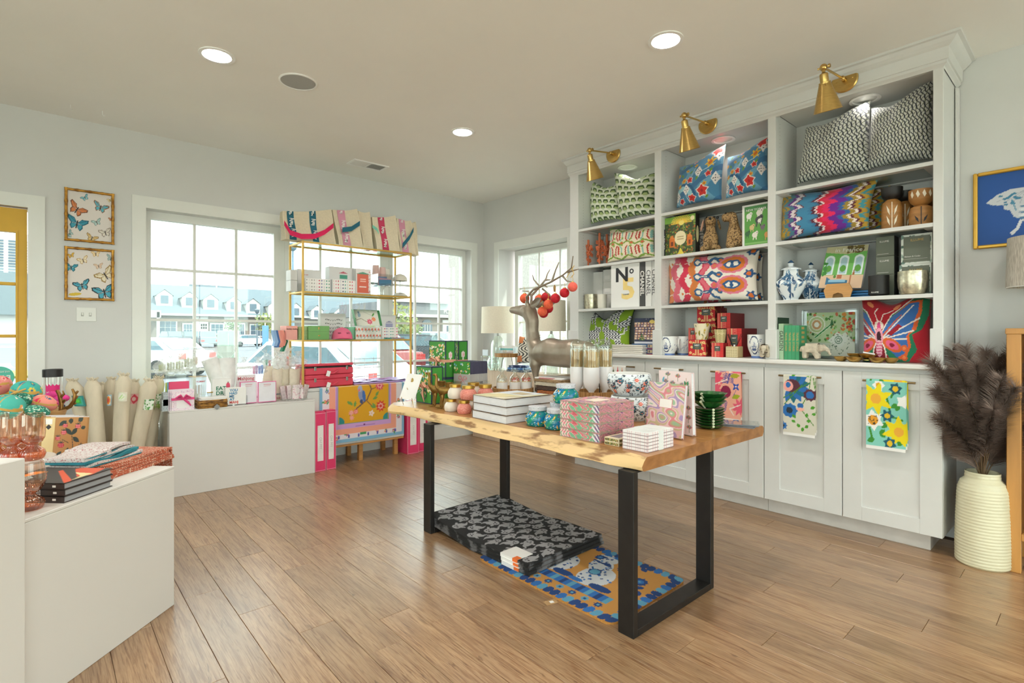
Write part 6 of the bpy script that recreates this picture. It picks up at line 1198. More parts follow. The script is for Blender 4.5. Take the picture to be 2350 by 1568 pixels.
def art(seed):
 p=Pic(110,120,'e2dad4',.92)
 A=[(.36,.88,.09,.6,'7fc0cc','8fc8d0','3a7a8a'),(.68,.72,.17,-.3,'5ab4c8','5ab4c8','8a5a3a'),(.2,.62,.2,-.55,'d8804a','d8804a','7a4a30'),(.2,.33,.22,-.25,'2f8fa8','3a9ab0','1f5f74'),(.6,.4,.11,.4,'b8d4d0','b8d4d0','6f8a88'),(.9,.5,.06,.2,'d8804a','d8804a','8a5a3a'),(.78,.2,.14,.3,'e4dcd0','e4dcd0','8a7a6c'),(.5,.06,.13,-.3,'e0c080','e0c080','8a6a34'),(.06,.1,.09,1,'a8c8c8','a8c8c8','5a7a7a'),(.88,.9,.07,.3,'e0d0a0','e0d0a0','b89a5a')]
 C=[(.3,.26,.18,.3,'4aa8c0','4aa8c0','1c2a34'),(.76,.14,.25,.25,'4aa8c0','4aa8c0','1c2a34'),(.78,.5,.22,.6,'e8dcc0','e8dcc0','9a7a3a'),(.08,.86,.08,.3,'e0b030','e0b030','a8802a'),(.32,.78,.12,.4,'f0e4c8','f0e4c8','b88a3a'),(.58,.93,.1,.1,'f0dcb0','f0dcb0','c89a4a'),(.08,.62,.14,-.1,'3a9ab0','3a9ab0','1f6070'),(.9,.86,.11,-.3,'a8c0c0','a8c0c0','6f8a8a'),(.64,.68,.1,.2,'e4c8b0','e4c8b0','b8987c')]
 for q in(A if seed==0 else C):bfly(p,*q)
 if seed:p.ell(.16,.08,.13,.03,'d8b83a',.1)
 return p
for i,(z0,z1_,lab)in enumerate(((1.905,2.297,'upper gilt bamboo frame of blue and orange butterflies'),(1.468,1.863,'lower gilt bamboo frame of butterflies with pale moths'))):
 t=T('butterfly_picture',lab,'picture',(.262,YB-.0005,(z0+z1_)/2),0,'framed butterfly prints');W,H=.294,z1_-z0
 for nm,a,c in(('frame_side',(-W/2+.009,-.011,-H/2),(-W/2+.009,-.011,H/2)),('frame_side',(W/2-.009,-.011,-H/2),(W/2-.009,-.011,H/2)),('frame_rail',(-W/2,-.011,-H/2+.009),(W/2,-.011,-H/2+.009)),('frame_rail',(-W/2,-.011,H/2-.009),(W/2,-.011,H/2-.009))):
  a,c=Vector(a),Vector(c);pt=[a.lerp(c,k/20)for k in range(21)];B().tube(pt,[.0115 if k%5==0 else .009 for k in range(21)],8).obj(nm,GB_,t,60)
 decal('print',art(i),t,-W/2+.014,W/2-.014,-H/2+.014,H/2-.014,-.004);bxo('backing',CARD,t,-W/2+.006,W/2-.006,-.003,0,-H/2+.006,H/2-.006,0)
t=T('light_switch','white double light switch plate under the butterfly pictures','switch',(.241,YB,1.361));bxo('plate',TRIMM,t,-.059,.059,-.006,0,-.052,.052,.002)
for x in(-.023,.023):bxo('toggle',TRIMM,t,x-.005,x+.005,-.014,-.006,-.006,.012,.001);bxo('toggle_slot',M('slot_shade','bcbcb6',.6),t,x-.008,x+.008,-.0068,-.006,-.014,.014,0)
# etagere
EY,ED=4.72,.34;EX0,EX1=PY(693.5,600,EY).x,PY(945.4,600,EY).x;CTZ=.728;ESH=(1.162,1.597,2.042)
t=T('etagere','slim brass étagère with glass shelves standing on the white credenza','shelf',((EX0+EX1)/2,EY,CTZ));EW=EX1-EX0;GLD=M('etagere_gold','d8ae5c',.35,.55,var=.05);k=.018
for x in(-EW/2,EW/2-k):
 for y in(0,ED-k):bxo('post',GLD,t,x,x+k,y,y+k,0,ESH[2]-CTZ,.002)
for z in ESH:
 zz=z-CTZ
 for(x0,x1,y0,y1)in((-EW/2+k,EW/2-k,0,k),(-EW/2+k,EW/2-k,ED-k,ED),(-EW/2,-EW/2+k,k,ED-k),(EW/2-k,EW/2,k,ED-k)):bxo('shelf_rail',GLD,t,x0,x1,y0,y1,zz-.018,zz-.002,.002)
 bxo('glass_shelf',MG('shelf_pane','e4f4ee',.95,.02,.08),t,-EW/2+.004,EW/2-.004,.004,ED-.004,zz-.003,zz,0)
def on(px,pl_z,Y):p=PY(px,765,Y);p.z=pl_z;return p
def fy(Y,pl,pr,z0,pt):a=on(pl,z0,Y);c=on(pr,z0,Y);return(a+c)/2,0,c.x-a.x,zat(pt,a)-z0
# canvas totes on top
CAN=M('canvas','d9cbb0',.9,var=.04,sc=60,bump=.3,bsc=500);CANE=M('canvas_edge','e8dcc4',.9)
def tote(label,Y,tl,tr,br,bl,d,straps,lean=.0):
 o=on((bl+br)/2,ESH[2],Y);W=[on(x,0,Y).x-o.x for x in(bl,br)];T_=[on(x[0],0,Y+lean).x-o.x for x in(tl,tr)];zt=[zat(x[1],on(x[0],0,Y+lean))-ESH[2]for x in(tl,tr)];t=T('tote_bag',label,'bag',o,0,'canvas tote bags');n=10
 def f(u,v):x=(W[0]*(1-u)+W[1]*u)*(1-v)+(T_[0]*(1-u)+T_[1]*u)*v;return Vector((x+.006*math.sin(v*6+u*3),lean*v-.012*math.sin(PI*u)*math.sin(PI*v)+.004*math.sin(u*9+v*5),(zt[0]*(1-u)+zt[1]*u)*v-.012*math.sin(PI*u)*v**3))
 b=B()
 for dy in(0,d):
  m=len(b.v);b.v+=[tuple(f(i/n,j/n)+Vector((0,dy+(.03*j/n if dy==0 else-.02*j/n),0)))for j in range(n+1)for i in range(n+1)];b.f+=[(m+j*(n+1)+i,m+j*(n+1)+i+1,m+(j+1)*(n+1)+i+1,m+(j+1)*(n+1)+i)for j in range(n)for i in range(n)]
 Nn=(n+1)**2
 for s in(0,n):
  for j in range(n):a=j*(n+1)+s;b.f.append((a,a+n+1,Nn+a+n+1,Nn+a))
 b.f+=[(i,i+1,Nn+i+1,Nn+i)for i in range(n)];b.obj('bag_body',CAN,t,50)
 B().tube([f(1,j/8)+Vector((0,.002+.03*j/8,0))for j in range(9)],.0035,6).tube([f(0,j/8)+Vector((0,.002+.03*j/8,0))for j in range(9)],.0035,6).obj('seam_piping',CANE,t,60)
 for(u,w,hexa,txt)in straps:
  m_=M('webbing_'+hexa,hexa,.8);q=B();N_=8
  for j in range(N_+1):a=f(u-w/2,j/N_)+Vector((0,-.004+.03*j/N_,0));c=f(u+w/2,j/N_)+Vector((0,-.004+.03*j/N_,0));q.v+=[tuple(a),tuple(c)]
  q.f=[(2*j,2*j+1,2*j+3,2*j+2)for j in range(N_)];q.obj('strap_band',m_,t)
  if txt:
   for v in(.22,.58,.92):p=f(u,v)+Vector((0,-.008+.03*v,0));text(t,'Mahj' if v<.9 else 'Ma',0,tuple(p),INKW,(PI/2,-PI/2,0),wid=(.08 if v<.9 else .045),bold=.02)
 return t,f
def loopstrap(t,f,pts,w,hexa):
 b=B();m=M('webbing_'+hexa,hexa,.8)
 for u,v,off in pts:p=f(u,v)+Vector((0,off,0));b.v+=[tuple(p+Vector((0,0,-w/2))),tuple(p+Vector((0,-.002,w/2)))]
 b.f=[(2*j,2*j+1,2*j+3,2*j+2)for j in range(len(pts)-1)];b.obj('hanging_handle',m,t,70)
T1,T2,T3='1f6478','d090a4','c03a5c'
t,f=tote('canvas tote with two teal lettered bands and a pink handle',EY+.03,(652,483),(762,479),771,655,.12,[(.14,.13,T1,1),(.58,.13,T1,1)],.02);loopstrap(t,f,[(-.02,.55,-.02),(.05,.2,-.05),(.25,.1,-.06),(.5,.14,-.06),(.75,.3,-.05),(.97,.52,-.02)],.045,'d81e5b')
t,f=tote('canvas tote with pale pink band and teal handle',EY+.05,(767,480),(822,478),834,779,.1,[(.3,.3,T2,1)],.03);loopstrap(t,f,[(.15,.42,-.02),(.5,.45,-.05),(.95,.62,-.01)],.045,T1)
tote('plain canvas tote squeezed mid-row on the étagère',EY+.08,(826,483),(851,485),857,835,.1,[],.03)
t,f=tote('canvas tote with crimson lettered band',EY+.06,(858,497),(910,493),919,866,.1,[(.34,.26,T3,1)],.03);loopstrap(t,f,[(-.1,.7,-.01),(.02,.6,-.03),(.1,.5,-.01)],.03,'7fc8b0')
t,f=tote('canvas tote with pink band at the end of the row over the étagère corner',EY+.07,(914,500),(946,505),954,920,.1,[(.3,.4,T2,1)],.03);loopstrap(t,f,[(.05,.2,-.02),(.5,.45,-.05),(.95,.72,-.01)],.05,T1)
tote('canvas tote seen edge-on beyond the pink banded one',EY+.12,(944,507),(957,508),961,946,.1,[],.02)
# boxes on the étagère
def tiles(w,h,cols,rows,grey=0,bg='efece8',seed=1):
 p=Pic(w,h,bg);g=['c8405c','3f9a8a','d84a6a','5a5aa0','2f8a5a','d88a9a','3a3a6a','c8703a']
 for j in range(rows):
  for i in range(cols):
   x,y=p.A*(i+.5)/cols,(j+.5)/rows;c='a8a4a0' if i<grey else g[(i*3+seed)%8];k=(i+seed)%3
   if k==0:p.ell(x,y,p.A*.24/cols,.24/rows,c)
   elif k==1:p.poly([(x,y+.34/rows),(x+p.A*.26/cols,y),(x,y-.34/rows),(x-p.A*.26/cols,y)],c)
   else:p.rect(x-p.A*.2/cols,y-.26/rows,x+p.A*.2/cols,y+.26/rows,c).rect(x-p.A*.08/cols,y-.1/rows,x+p.A*.08/cols,y+.1/rows,bg)
 return p
WGB=M('box_pearl','dcdad8',.5,var=.02);E1,E0,E2=ESH[1],ESH[0],ESH[2];MG1='mahjong set boxes on the étagère'
t,w,h=cartonf('gift_box','small pearl box, lower of two at the étagère post','box',fy(EY+.10,667,682,E1,643),.12,WGB,MG1);t,w,h=cartonf('gift_box','small pearl box, upper of two at the étagère post','box',fy(EY+.10,667,682,E1+h+.001,619),.12,WGB,MG1)
t,w,h=cartonf('mahjong_box','pearl box with small red lettering on the second glass shelf','box',fy(EY+.16,683,738,E1,617),.1,WGB,MG1);text(t,'OH MY',0,(-w*.16,-.001,h*.76),M('ink_rose','c8486a',.6),wid=w*.2,bold=.02)
t,w,h=cartonf('mahjong_box','pearl box printed with grey and coloured tile rows','box',fy(EY+.05,701,758,E1,638),.06,WGB,MG1);decal('tile_print',tiles(70,34,10,4,4),t,-w/2,w/2,0,h)
t,w,h=cartonf('mahjong_box','tall pearl box with green label plaque','box',fy(EY+.14,756,815,E1,611),.1,WGB,MG1);p=Pic(50,40,'dcdad8');p.rect(.48,.56,.86,.72,'4a9a84').poly([(.42,.76),(.67,.84),(.92,.76)],'c05a6a');decal('label_print',p,t,-w/2,w/2,0,h)
t,w,h=cartonf('mahjong_box','pearl box with bright tile rows leaning before the tall one','box',fy(EY+.05,763,816,E1,641),.05,WGB,MG1,);decal('tile_print',tiles(70,30,10,4,0,seed=2),t,-w/2,w/2,0,h)
t,w,h=cartonf('mahjong_box','white box with large coral label and green crest','box',fy(EY+.06,817,851,E1,616),.08,WGB,MG1);p=Pic(34,50,'e6e0de');p.rect(.06,.06,.56,.78,'d86a54').poly([(.04,.8),(.32,.88),(.62,.8)],'5a9a80').dots(26,.014,['c8506a'],4,(.58,.02,.68,.98)).rect(.16,.28,.46,.3,'f4e4dc').rect(.2,.5,.44,.52,'f4c4b4').rect(.2,.58,.44,.6,'f4c4b4');decal('label_print',p,t,-w/2,w/2,0,h)
p0=on(876,E1,EY+.14);p0.z=E1;t=T('cake_stand','clear pedestal stand holding a bin of bright packets','stand',p0);d0=dep(p0);s_=d0/FPX
B().lathe([(15*s_,0),(15*s_,.004),(5*s_,.012),(4*s_,14*s_),(8*s_,20*s_),(22*s_,21*s_),(22*s_,22.5*s_)],24).obj('pedestal',ACRYL,t,50);b=B();r=20*s_
for q in((-r,r,-r,-r+.003),(-r,r,r-.003,r),(-r,-r+.003,-r,r),(r-.003,r,-r,r)):b.box(*q,23*s_,48*s_)
b.obj('bin_wall',ACRYL,t,fix=False)
for i,c in enumerate(('3f8a5a','c87aa8','5a8ab8','d8a0b8','4a7a9a')):o=bxo('packet',M('packet_'+c,c,.5),t,-r*.75,r*.75,-.006,.006,23*s_,(52-i*4)*s_,.002);o.location=(0,r*.7-i*r*.34,0);o.rotation_euler=(.1*i-.2,.1*(i%2)-.05,0)
for i,(dx,c)in enumerate(((-8,'d8b4ac'),(10,'dcb8b0'),(22,'d8d2c4'))):B().lathe([(8.5*s_,0),(7*s_,26*s_)],16).obj('paper_cup',M('cup_'+c,c,.6),t,50,((dx-2)*s_,r*.5+i*.01,(44-i*3)*s_))
p0=on(918,E1,EY+.14);p0.z=E1;s_=dep(p0)/FPX;t=T('mushroom_lamp','small cream mushroom lamp at the end of the glass shelf','lamp',p0);MCR=M('lamp_cream','dcd6c8',.45)
B().lathe([(16*s_,0),(17*s_,3*s_),(9*s_,9*s_),(.001,10*s_)],24,cap=False).obj('base',MCR,t,50);B().lathe([(17*s_,36*s_),(15.5*s_,44*s_),(10*s_,50*s_),(.001,53*s_)],28,cap=False).obj('shade',MCR,t,60)
for x in(-14,0):B().tube([(x*s_,0,5*s_),(x*s_,0,38*s_)],1.1*s_,8).obj('stem',M('nickel','b8b8b4',.3,1),t,60)
B().tube([(-12*s_,-.03,3*s_),(-8*s_,-.05,6*s_),(0,-.05,8*s_),(-4*s_,-.04,3*s_)],.002,5).obj('cord',BLACK,t,60)
# lower glass shelf
t=T('hanging_napkins','pink and blue napkins with green ribbon hanging off the shelf end','napkin',on(645,E0,EY+.06));s_=dep(t.location)/FPX
for i,(dx,c)in enumerate(((-17,'8fb0d8'),(-12,'4a6fa8'),(-7,'f0a898'),(-1,'ec9a8c'),(4,'f0a898'),(9,'1f7a5c'))):
 b=B();x=dx*s_;w=(3.2 if i<5 else 2.6)*s_
 for(a,z)in((0,22),(4,8),(8,-4),(3 if i<5 else-4,-14-3*(i%2)-(10 if i==5 else 0))):b.v+=[(x-w+a*s_*.7,-.03+.01*i,z*s_),(x+w+a*s_*.7,-.03+.01*i,z*s_),(x+w+a*s_*.7,.03+.01*i,z*s_),(x-w+a*s_*.7,.03+.01*i,z*s_)]
 b.f=[(j*4+k_,j*4+(k_+1)%4,j*4+4+(k_+1)%4,j*4+4+k_)for j in range(3)for k_ in range(4)]+[(3,2,1,0),(12,13,14,15)];b.obj('napkin_fold' if i<5 else 'ribbon',M('cloth_'+c,c,.85),t)
PKB=M('box_blush','eaa79c',.6);t,w,h=cartonf('gift_box','blush pink box with handwritten black lettering','box',fy(EY+.03,657,683,E0,748),.16,PKB,MG1,lid=.03);text(t,'betty mahj',0,(0,-.001,h*.78),INK,wid=w*.9)
GRB=M('box_leaf_green','74a862',.5);t,w,h=cartonf('gift_box','two-tier leaf green box with gold catches','box',fy(EY+.02,707.5,756,E0,748),.16,GRB,MG1,lid=.052);bxo('catch',GOLD,t,-.008,.006,-.003,0,h*.74,h*.92,.001);bxo('catch',GOLD,t,-.008,.01,-.003,0,h*.24,h*.34,.001)
t,w,h=cartonf('gift_box','patterned green box end behind the two-tier box','box',fy(EY+.05,685,706,E0,750),.2,M('box_sage','a8c08a',.55,var=.15,sc=60),MG1)
t,w,h=cartonf('mahjong_box','pearl box printed with dark glyph rows behind the cap','box',fy(EY+.22,735,793.5,E0,719),.06,WGB,MG1);p=Pic(70,60,'dcdad8')
for j in range(5):
 for i in range(10):p.leaf(.1+.1*i,.12+.17*j,.07,.02,.9+i,'4a4a44').line([(.1+.1*i,.16+.17*j),(.15+.1*i,.1+.17*j)],.016,'3a5a44')
decal('tile_print',p,t,-w*.38,w*.46,h*.05,h*.92)
p0=on(785,E0,EY+.05);p0.z=E0;s_=dep(p0)/FPX;PKC=M('cap_pink','e06a88',.85);t=T('baseball_cap','pink cap with dark lettering on the glass shelf','cap',p0,-.25);R=23*s_
b=B()
for j in range(9):
 a=j/8*PI/2;b.v+=[(R*math.cos(a)*math.cos(k*PI/12),R*1.15*math.cos(a)*math.sin(k*PI/12),.004+R*1.15*math.sin(a)**.85)for k in range(24)]
b.f=[(j*24+k,j*24+(k+1)%24,(j+1)*24+(k+1)%24,(j+1)*24+k)for j in range(8)for k in range(24)];b.obj('crown_panels',PKC,t,60);B().sph((0,0,R*1.16),.007,8,6).obj('button',PKC,t)
b=B();n=14
for i in range(n+1):
 a=PI*(1.08+.84*i/n);c,s=math.cos(a),math.sin(a)
 for r in(.98,1.25,1.55):b.v.append((R*c*(1+.0*(r-1)),R*1.12*s*r,.012-.02*(c*c)*(r-.9)+.0*r))
b.f=[(i*3+k,i*3+k+1,i*3+4+k,i*3+3+k)for i in range(n)for k in range(2)];b.obj('peak',PKC,t,60);text(t,'MAHJONG',0,(0,-R*.98,R*.62),M('ink_plum','7a2f4a',.7),(PI/2-.5,0,0),wid=R*1.1,bold=.02)
FLB=Pic(80,30,'e8e4dc');g=random.Random(4)
for k_ in range(16):x,y=.17*k_%2.6,[.78,.28][k_%2];FLB.flower(x,y,.13,6,'e07a5a','d85a6a',k_).leaf(x+.1,y-.1,.12,.03,k_,'5a9a5a').line([(x+.05,y-.2),(x+.2,y)],.03,'6a7aa0')
t,w,h=cartonf('mahjong_box','mint box wrapped in coral flower print beside the cap','box',fy(EY+.06,816,875,E0,750),.14,M('box_mint','8ac8a4',.5),MG1);decal('flower_print',FLB,t,-w/2,w/2,0,h);zq=E0+h+.001;t2,w2,h2=cartonf('gift_box','mint green box flank next to the pink cap','box',fy(EY+.09,800,815,E0,751),.1,M('box_mint','8ac8a4',.5),MG1)
o=PY(838,749,EY+.08);o.z=zq;s_=dep(o)/FPX;t=T('open_gift_box','open green box lid lined with a bird and peonies','box',o);m=M('box_emerald','3f8f52',.5);pb=Pic(70,44,'e4e0d4');pb.line([(.0,.3),(.5,.45),(.9,.2)],.03,'7a6a4a').ell(.42,.66,.09,.14,'9ab0bc',-.3).ell(.4,.84,.06,.07,'8aa4b4').flower(1.0,.26,.2,8,'e0607a','f0a0a8').flower(1.28,.42,.16,8,'f08a5a','e8a07a').leaf(.2,.4,.25,.05,2.6,'5a9a4a').leaf(1.2,.6,.3,.05,.9,'5a9a4a').line([(.7,.9),(1.3,.6)],.015,'5a5a5a')
q=[PD(x,y,dep(o)+d)-o for x,y,d in((814,748,-.02),(872,748,-.02),(865,713,.08),(806,710.5,.08))];fr=Vector((0,-.05,-.0))
grid('lining_print',pb,lambda u,v:tuple((q[0]*(1-u)+q[1]*u)*(1-v)+(q[3]*(1-u)+q[2]*u)*v),t,smooth=False)
b=B()
for i in range(4):a,c=q[i],q[(i+1)%4];b.add([a,c,c+fr,a+fr,a+Vector((0,0,.0)),c,c+fr*1.0,a+fr],[(0,1,2,3)])
b.obj('lid_wall',m,t)
t,w,h=cartonf('mahjong_box','pearl box with lilac plaque near the shelf end','box',fy(EY+.2,870,908,E0,723),.08,WGB,MG1);p=Pic(30,30,'dcdad8');p.rect(.4,.44,.8,.66,'a0a0c0').poly([(.36,.68),(.6,.76),(.84,.68)],'8a8aa8');decal('label_print',p,t,-w/2,w/2,0,h)
t,w,h=cartonf('mahjong_box','white box of bright tile rows at the shelf end','box',fy(EY+.08,876,913,E0,751),.06,WGB,MG1);decal('tile_print',tiles(56,34,8,4,0,seed=5),t,-w/2,w/2,0,h)
t,w,h=cartonf('card_deck','flat grey pack lying at the front of the shelf end','box',fy(EY+.02,888,928,E0,775),.05,M('box_mauve','a8949c',.5));
for i in range(6):x0=on(882+i*3,E0,EY+.019);bxo('mahjong_tile',M('tile_teal',['2f9a8a','5ab8a4','2a6a7a'][i%3],.4),t,x0.x-t.location.x-.004,x0.x-t.location.x+.004,-.006,0,0,.014,.001)
# credenza with draped mat, suitcases, lilac pack
CX0,CX1,CYF=1.80,2.715,4.70;t=T('credenza','low white credenza on a slim oak base under the brass étagère','cabinet',((CX0+CX1)/2,CYF,0));W=CX1-CX0;OKB=M('oak_base','c08a4e',.5,var=.12,sc=6,stretch=(1,8,8))
bxo('carcass',WHITE,t,-W/2-.10,W/2,.004,.37,.185,CTZ-.03,.002);bxo('top',WHITE,t,-W/2-.12,W/2+.01,-.002,.372,CTZ-.028,CTZ-.001,.002);bxo('oak_plinth',OKB,t,-W/2-.08,W/2,.004,.36,.165,.184,.002)
for x in(-W/2-.02,0,W/2-.08):
 for y in(.05,.31):bxo('leg',OKB,t,x,x+.04,y,y+.04,0,.165,.002)
for i in range(2):x0=-W/2-.098+i*(W+.1)/2;dd=bxo('door',WHITE,t,x0+.002,x0+(W+.1)/2-.002,-.0005,.004,.19,CTZ-.034,.001)
def mat_pic():
 p=Pic(150,110,'7fb4d4',1.5);p.rect(.05,0.05,1.45,1,'e6e0e8');g=random.Random(3)
 for k in range(70):
  x,y=g.uniform(.06,1.44),g.uniform(.06,1);c=g.choice(['d8506a','e07a4a','6a7ab8','a84a7a','d8788a']);p.flower(x,y,.035,5,c,'f0e0a0',k).leaf(x,y,.06,.014,k,'5a9a6a')
 p.rect(.16,.12,1.34,1,'f0a48c').rect(.26,.2,1.24,1,'cfa0d8').rect(.3,.28,1.2,1,'5a9a90').rect(.31,.29,1.19,1,'e0a51e')
 for x in(.31,1.19):p.ell(x,.29,.1,.1,'2f8f8a').rect(0 if x<1 else 1.19,.1,.31 if x<1 else 1.5,.2,'f0a48c' if 0 else 'cfa0d8')if False else p.put((np.hypot(p.X-x,p.Y-.29)<.1)&(p.X>.31)&(p.X<1.19)&(p.Y>.29),'2f8f8a')
 p.rect(.6,.225,.95,.23,'9a6ab0').ell(.75,.24,.014,.014,'7a2a6a').rect(.275,.5,.28,.9,'9a6ab0').rect(1.22,.5,1.225,.9,'9a6ab0');br='7a5a44'
 p.line([(.62,.5),(.8,.62),(.88,.78),(.82,.92),(.8,1)],.022,br).line([(.62,.5),(.5,.4)],.018,br).line([(.8,.6),(.9,.5)],.014,br).line([(.88,.78),(.96,.8)],.012,br)
 p.ell(.7,.7,.055,.1,'8a94b8',.2).ell(.745,.68,.028,.09,'3f6ab0',.1).ell(.675,.8,.04,.05,'a8acc4').ell(.66,.78,.016,.022,'e07a90').ell(.7,.6,.03,.03,'3a4a78')
 for x,y,r,c in((1.03,.83,.09,'d84a6a'),(1.05,.5,.1,'d8402e'),(.52,.44,.05,'f0a090'),(.6,.45,.05,'e87a70'),(.53,.36,.045,'f0a090'),(.5,.95,.06,'e87a80')):p.flower(x,y,r,9,c,'f0a0a0',x*9,.4).flower(x,y,r*.6,7,'f0b0a8',c,y*9,.4)
 p.flower(.88,.4,.055,5,'f2dcd0','e8c0a8')
 for x,y,a in((.55,.55,2.4),(.58,.52,1.4),(.9,.62,.3),(.95,.66,.9),(.86,.52,-.4),(.9,.56,-1),(.6,.9,1),(.45,.62,-.6)):p.leaf(x,y,.1,.022,a,'6f9a4a')
 for k in range(8):p.ell(.14+.17*k,.085,.016,.03,'5a5aa8')
 return p.rect(.68,.09,.78,.12,'3f9a64')
mx0,mx1=PY(733,765,CYF-.004).x,PY(927,765,CYF-.004).x;mz=PY(771,1017,CYF).z;t=T('game_mat','yellow bird-and-peony mat draped over the credenza front','mat',((mx0+mx1)/2,CYF-.004,CTZ));L=CTZ-mz;mw=mx1-mx0
def mf(u,v):
 s=v*1.18;x=(u-.5)*mw
 if s<1:return(x,-.004-.003*math.sin(u*5)*(1-s),-L*(1-s)-.004)
 q=(s-1)/.18;return(x,-.004+.16*q,.001 if q>.05 else-.003)
grid('mat_sheet',mat_pic(),mf,t,MC('neoprene',.6));PKS=M('suitcase_pink','d8475c',.45,var=.04);sx0,sx1=PY(700,765,CYF+.03).x,PY(811,765,CYF+.03).x;sw=sx1-sx0;zs=CTZ+.005
for i,(yt,lab)in enumerate(((863,'pink vinyl suitcase with brass latches, lower of two'),(837,'pink vinyl suitcase slightly open with white tag, upper of two'))):
 o=Vector(((sx0+sx1)/2,CYF+.03,zs));h=zat(yt,Vector((sx0,CYF+.03,0)))-zs;t=T('suitcase',lab,'suitcase',o,0,'pink suitcases');hb=h*.62
 bxo('case_body',PKS,t,-sw/2,sw/2,0,.26,0,hb,.008)
 if i==0:bxo('case_lid',PKS,t,-sw/2,sw/2,0,.26,hb+.001,h-.001,.008)
 else:
  l=bxo('case_lid',PKS,t,-sw/2,sw/2,-.26,0,0,h-hb-.012,.006);l.location=(0,.26,hb+.001);l.rotation_euler=(-.06,0,0);bxo('gap_shade',BLACK,t,-sw/2+.01,sw/2-.01,.008,.25,hb,hb+.012,0)  # black slab stands in for the shade under the open lid
 for x in(-.3,.36):bxo('latch',M('nickel','b8b8b4',.3,1),t,sw*x-.01,sw*x+.01,-.006,.0,hb-.022,hb+.014,.002)
 B().tube([(-sw*.08,0,hb-.03),(-.03,-.03,hb-.045),(.02,-.035,hb-.05),(sw*.16,0,hb-.028)],.008,8).obj('handle',PKS,t,60);bxo('tag',CARD,t,-.05,-.015,-.04,-.038,hb-.085 if i else hb-.08,hb-.035,.001).rotation_euler=(0,.3,0);zs+=h+.002
LIL=M('lilac_film','b8a0d8',.35,var=.12,sc=20);t=T('mat_pack','flat lilac packet with pink lettering on the credenza','packet',(PY(858,765,CYF+.2).x,CYF+.17,CTZ+.001));b=B();n=12
for j in range(n+1):
 for i in range(n+1):b.v.append((-.29+.58*i/n,-.15+.30*j/n,.026+.005*math.sin(i*1.9+j)+.004*math.sin(j*2.3)))
b.f=[(j*(n+1)+i,j*(n+1)+i+1,(j+1)*(n+1)+i+1,(j+1)*(n+1)+i)for j in range(n)for i in range(n)];b.obj('film_top',LIL,t,70);bxo('pack_body',LIL,t,-.288,.288,-.149,.149,0,.02,.006);text(t,'MAHJONG',0,(0.02,-.02,.036),M('ink_pink','e07a9c',.6),(0,0,0),wid=.3,bold=.03)
WIRE=M('white_wire','eef0ee',.4);t=T('wire_rack','white wire rack standing by the window behind the lilac packet','rack',(PY(846,765,5.05).x,5.04,CTZ+.001))
for z in(.05,.14,.23):B().tube([(-.16,-.02,z),(.16,-.02,z),(.16,.02,z),(-.16,.02,z),(-.16,-.02,z)],.0025,5).obj('wire_tier',WIRE,t)
for x in(-.16,-.05,.05,.16):B().tube([(x,0,0),(x,0,.25)],.0025,5).obj('wire_upright',WIRE,t)
# tall pink boxes on the floor
HOT=M('hot_pink','e23a6c',.45,var=.03);PKP=M('pale_pink_line','f4a8bc',.5);WPL=M('label_white','f0ece8',.5)
def pinkbox(label,x0,x1,y0,d,h,txt=True):
 w=x1-x0;t=T('tall_pink_box',label,'box',((x0+x1)/2,y0,0),0,'tall hot pink boxes');bxo('carton',HOT,t,-w/2,w/2,0,d,0,h,.002)
 for z in(.006,h-.010):bxo('line_print',PKP,t,-w/2,w/2,-.0008,0,z,z+.004,0)
 for x in(-w/2,w/2-.003):bxo('line_print',PKP,t,x,x+.003,-.0008,0,0,h,0);bxo('flank_line',PKP,t,-w/2-.0008,-w/2,.004 if x<0 else d-.008,.008 if x<0 else d-.004,0,h,0)
 bxo('label_panel',WPL,t,-w*.28,w*.28,-.001,0,h*.18,h*.78,0)
 for x in(-.22,.22):
  for z in(.2,.76):B().sph((w*x,-.001,h*z),.0035,6,4).obj('rivet',PKP,t)
 text(t,'OH MY',0,(0,-.0016,h*.48),M('ink_pale','c8c0c0',.6),(PI/2,PI/2,0),wid=h*.2);bxo('lid_fold',HOT,t,-w/2,w/2,.004,d,h,h+.006,.002)
a=PY(723.5,765,4.605);c=PY(747.5,765,4.605);pinkbox('tall hot pink box touching the white plinth',a.x,c.x,4.605,.085,.52);a2=PY(749,765,4.615).x;c2=PY(770.5,765,4.615).x;pinkbox('tall hot pink box half a step behind, beside the draped mat',a2,c2,4.612,.08,.525)
for i,(x0,x1,y)in enumerate(((2.735,2.862,4.66),(2.866,2.985,4.685))):pinkbox(['tall hot pink box showing two faces near the black table leg','tall hot pink box half behind the black table leg'][i],x0,x1,y,.235,.50)
# ================================================================ WHITE PLINTH BY THE WINDOW AND ITS GOODS
BX,BY_,BZ=.695,4.597,.640;t=T('display_plinth','long low white plinth box under the first window','plinth',(BX,BY_,0));bxo('plinth_box',M('plinth_white','dedcd8',.6,var=.012,sc=2),t,0,1.08,0,.46,0,BZ-.012,.002);bxo('plinth_top',M('plinth_white','dedcd8',.6),t,-.0005,1.0805,-.0005,.4605,BZ-.0115,BZ,.002)
def onB(px,Y,z=BZ):return on(px,z,Y)
def pad(name,label,cat,Y,pl,pr,z0,pt,th,pic=None,mat=CARD,group=None,lean=.0,part='block'):
 f=fy(Y,pl,pr,z0,pt);t=T(name,label,cat,f[0],0,group);w,h=f[2],f[3];bxo(part,mat,t,-w/2,w/2,0,th,0,h,.002);t.rotation_euler=(-lean,0,0)
 if pic is not None:decal('front_print',pic,t,-w/2,w/2,0,h)
 return t,w,h
sp=Pic(60,44,'f0e2ea');sp.dots(260,.014,['d890b8','b890c8','e8b0c8','9a90c0'],3).rect(.28,.1,1.05,.86,'f4f0f2')
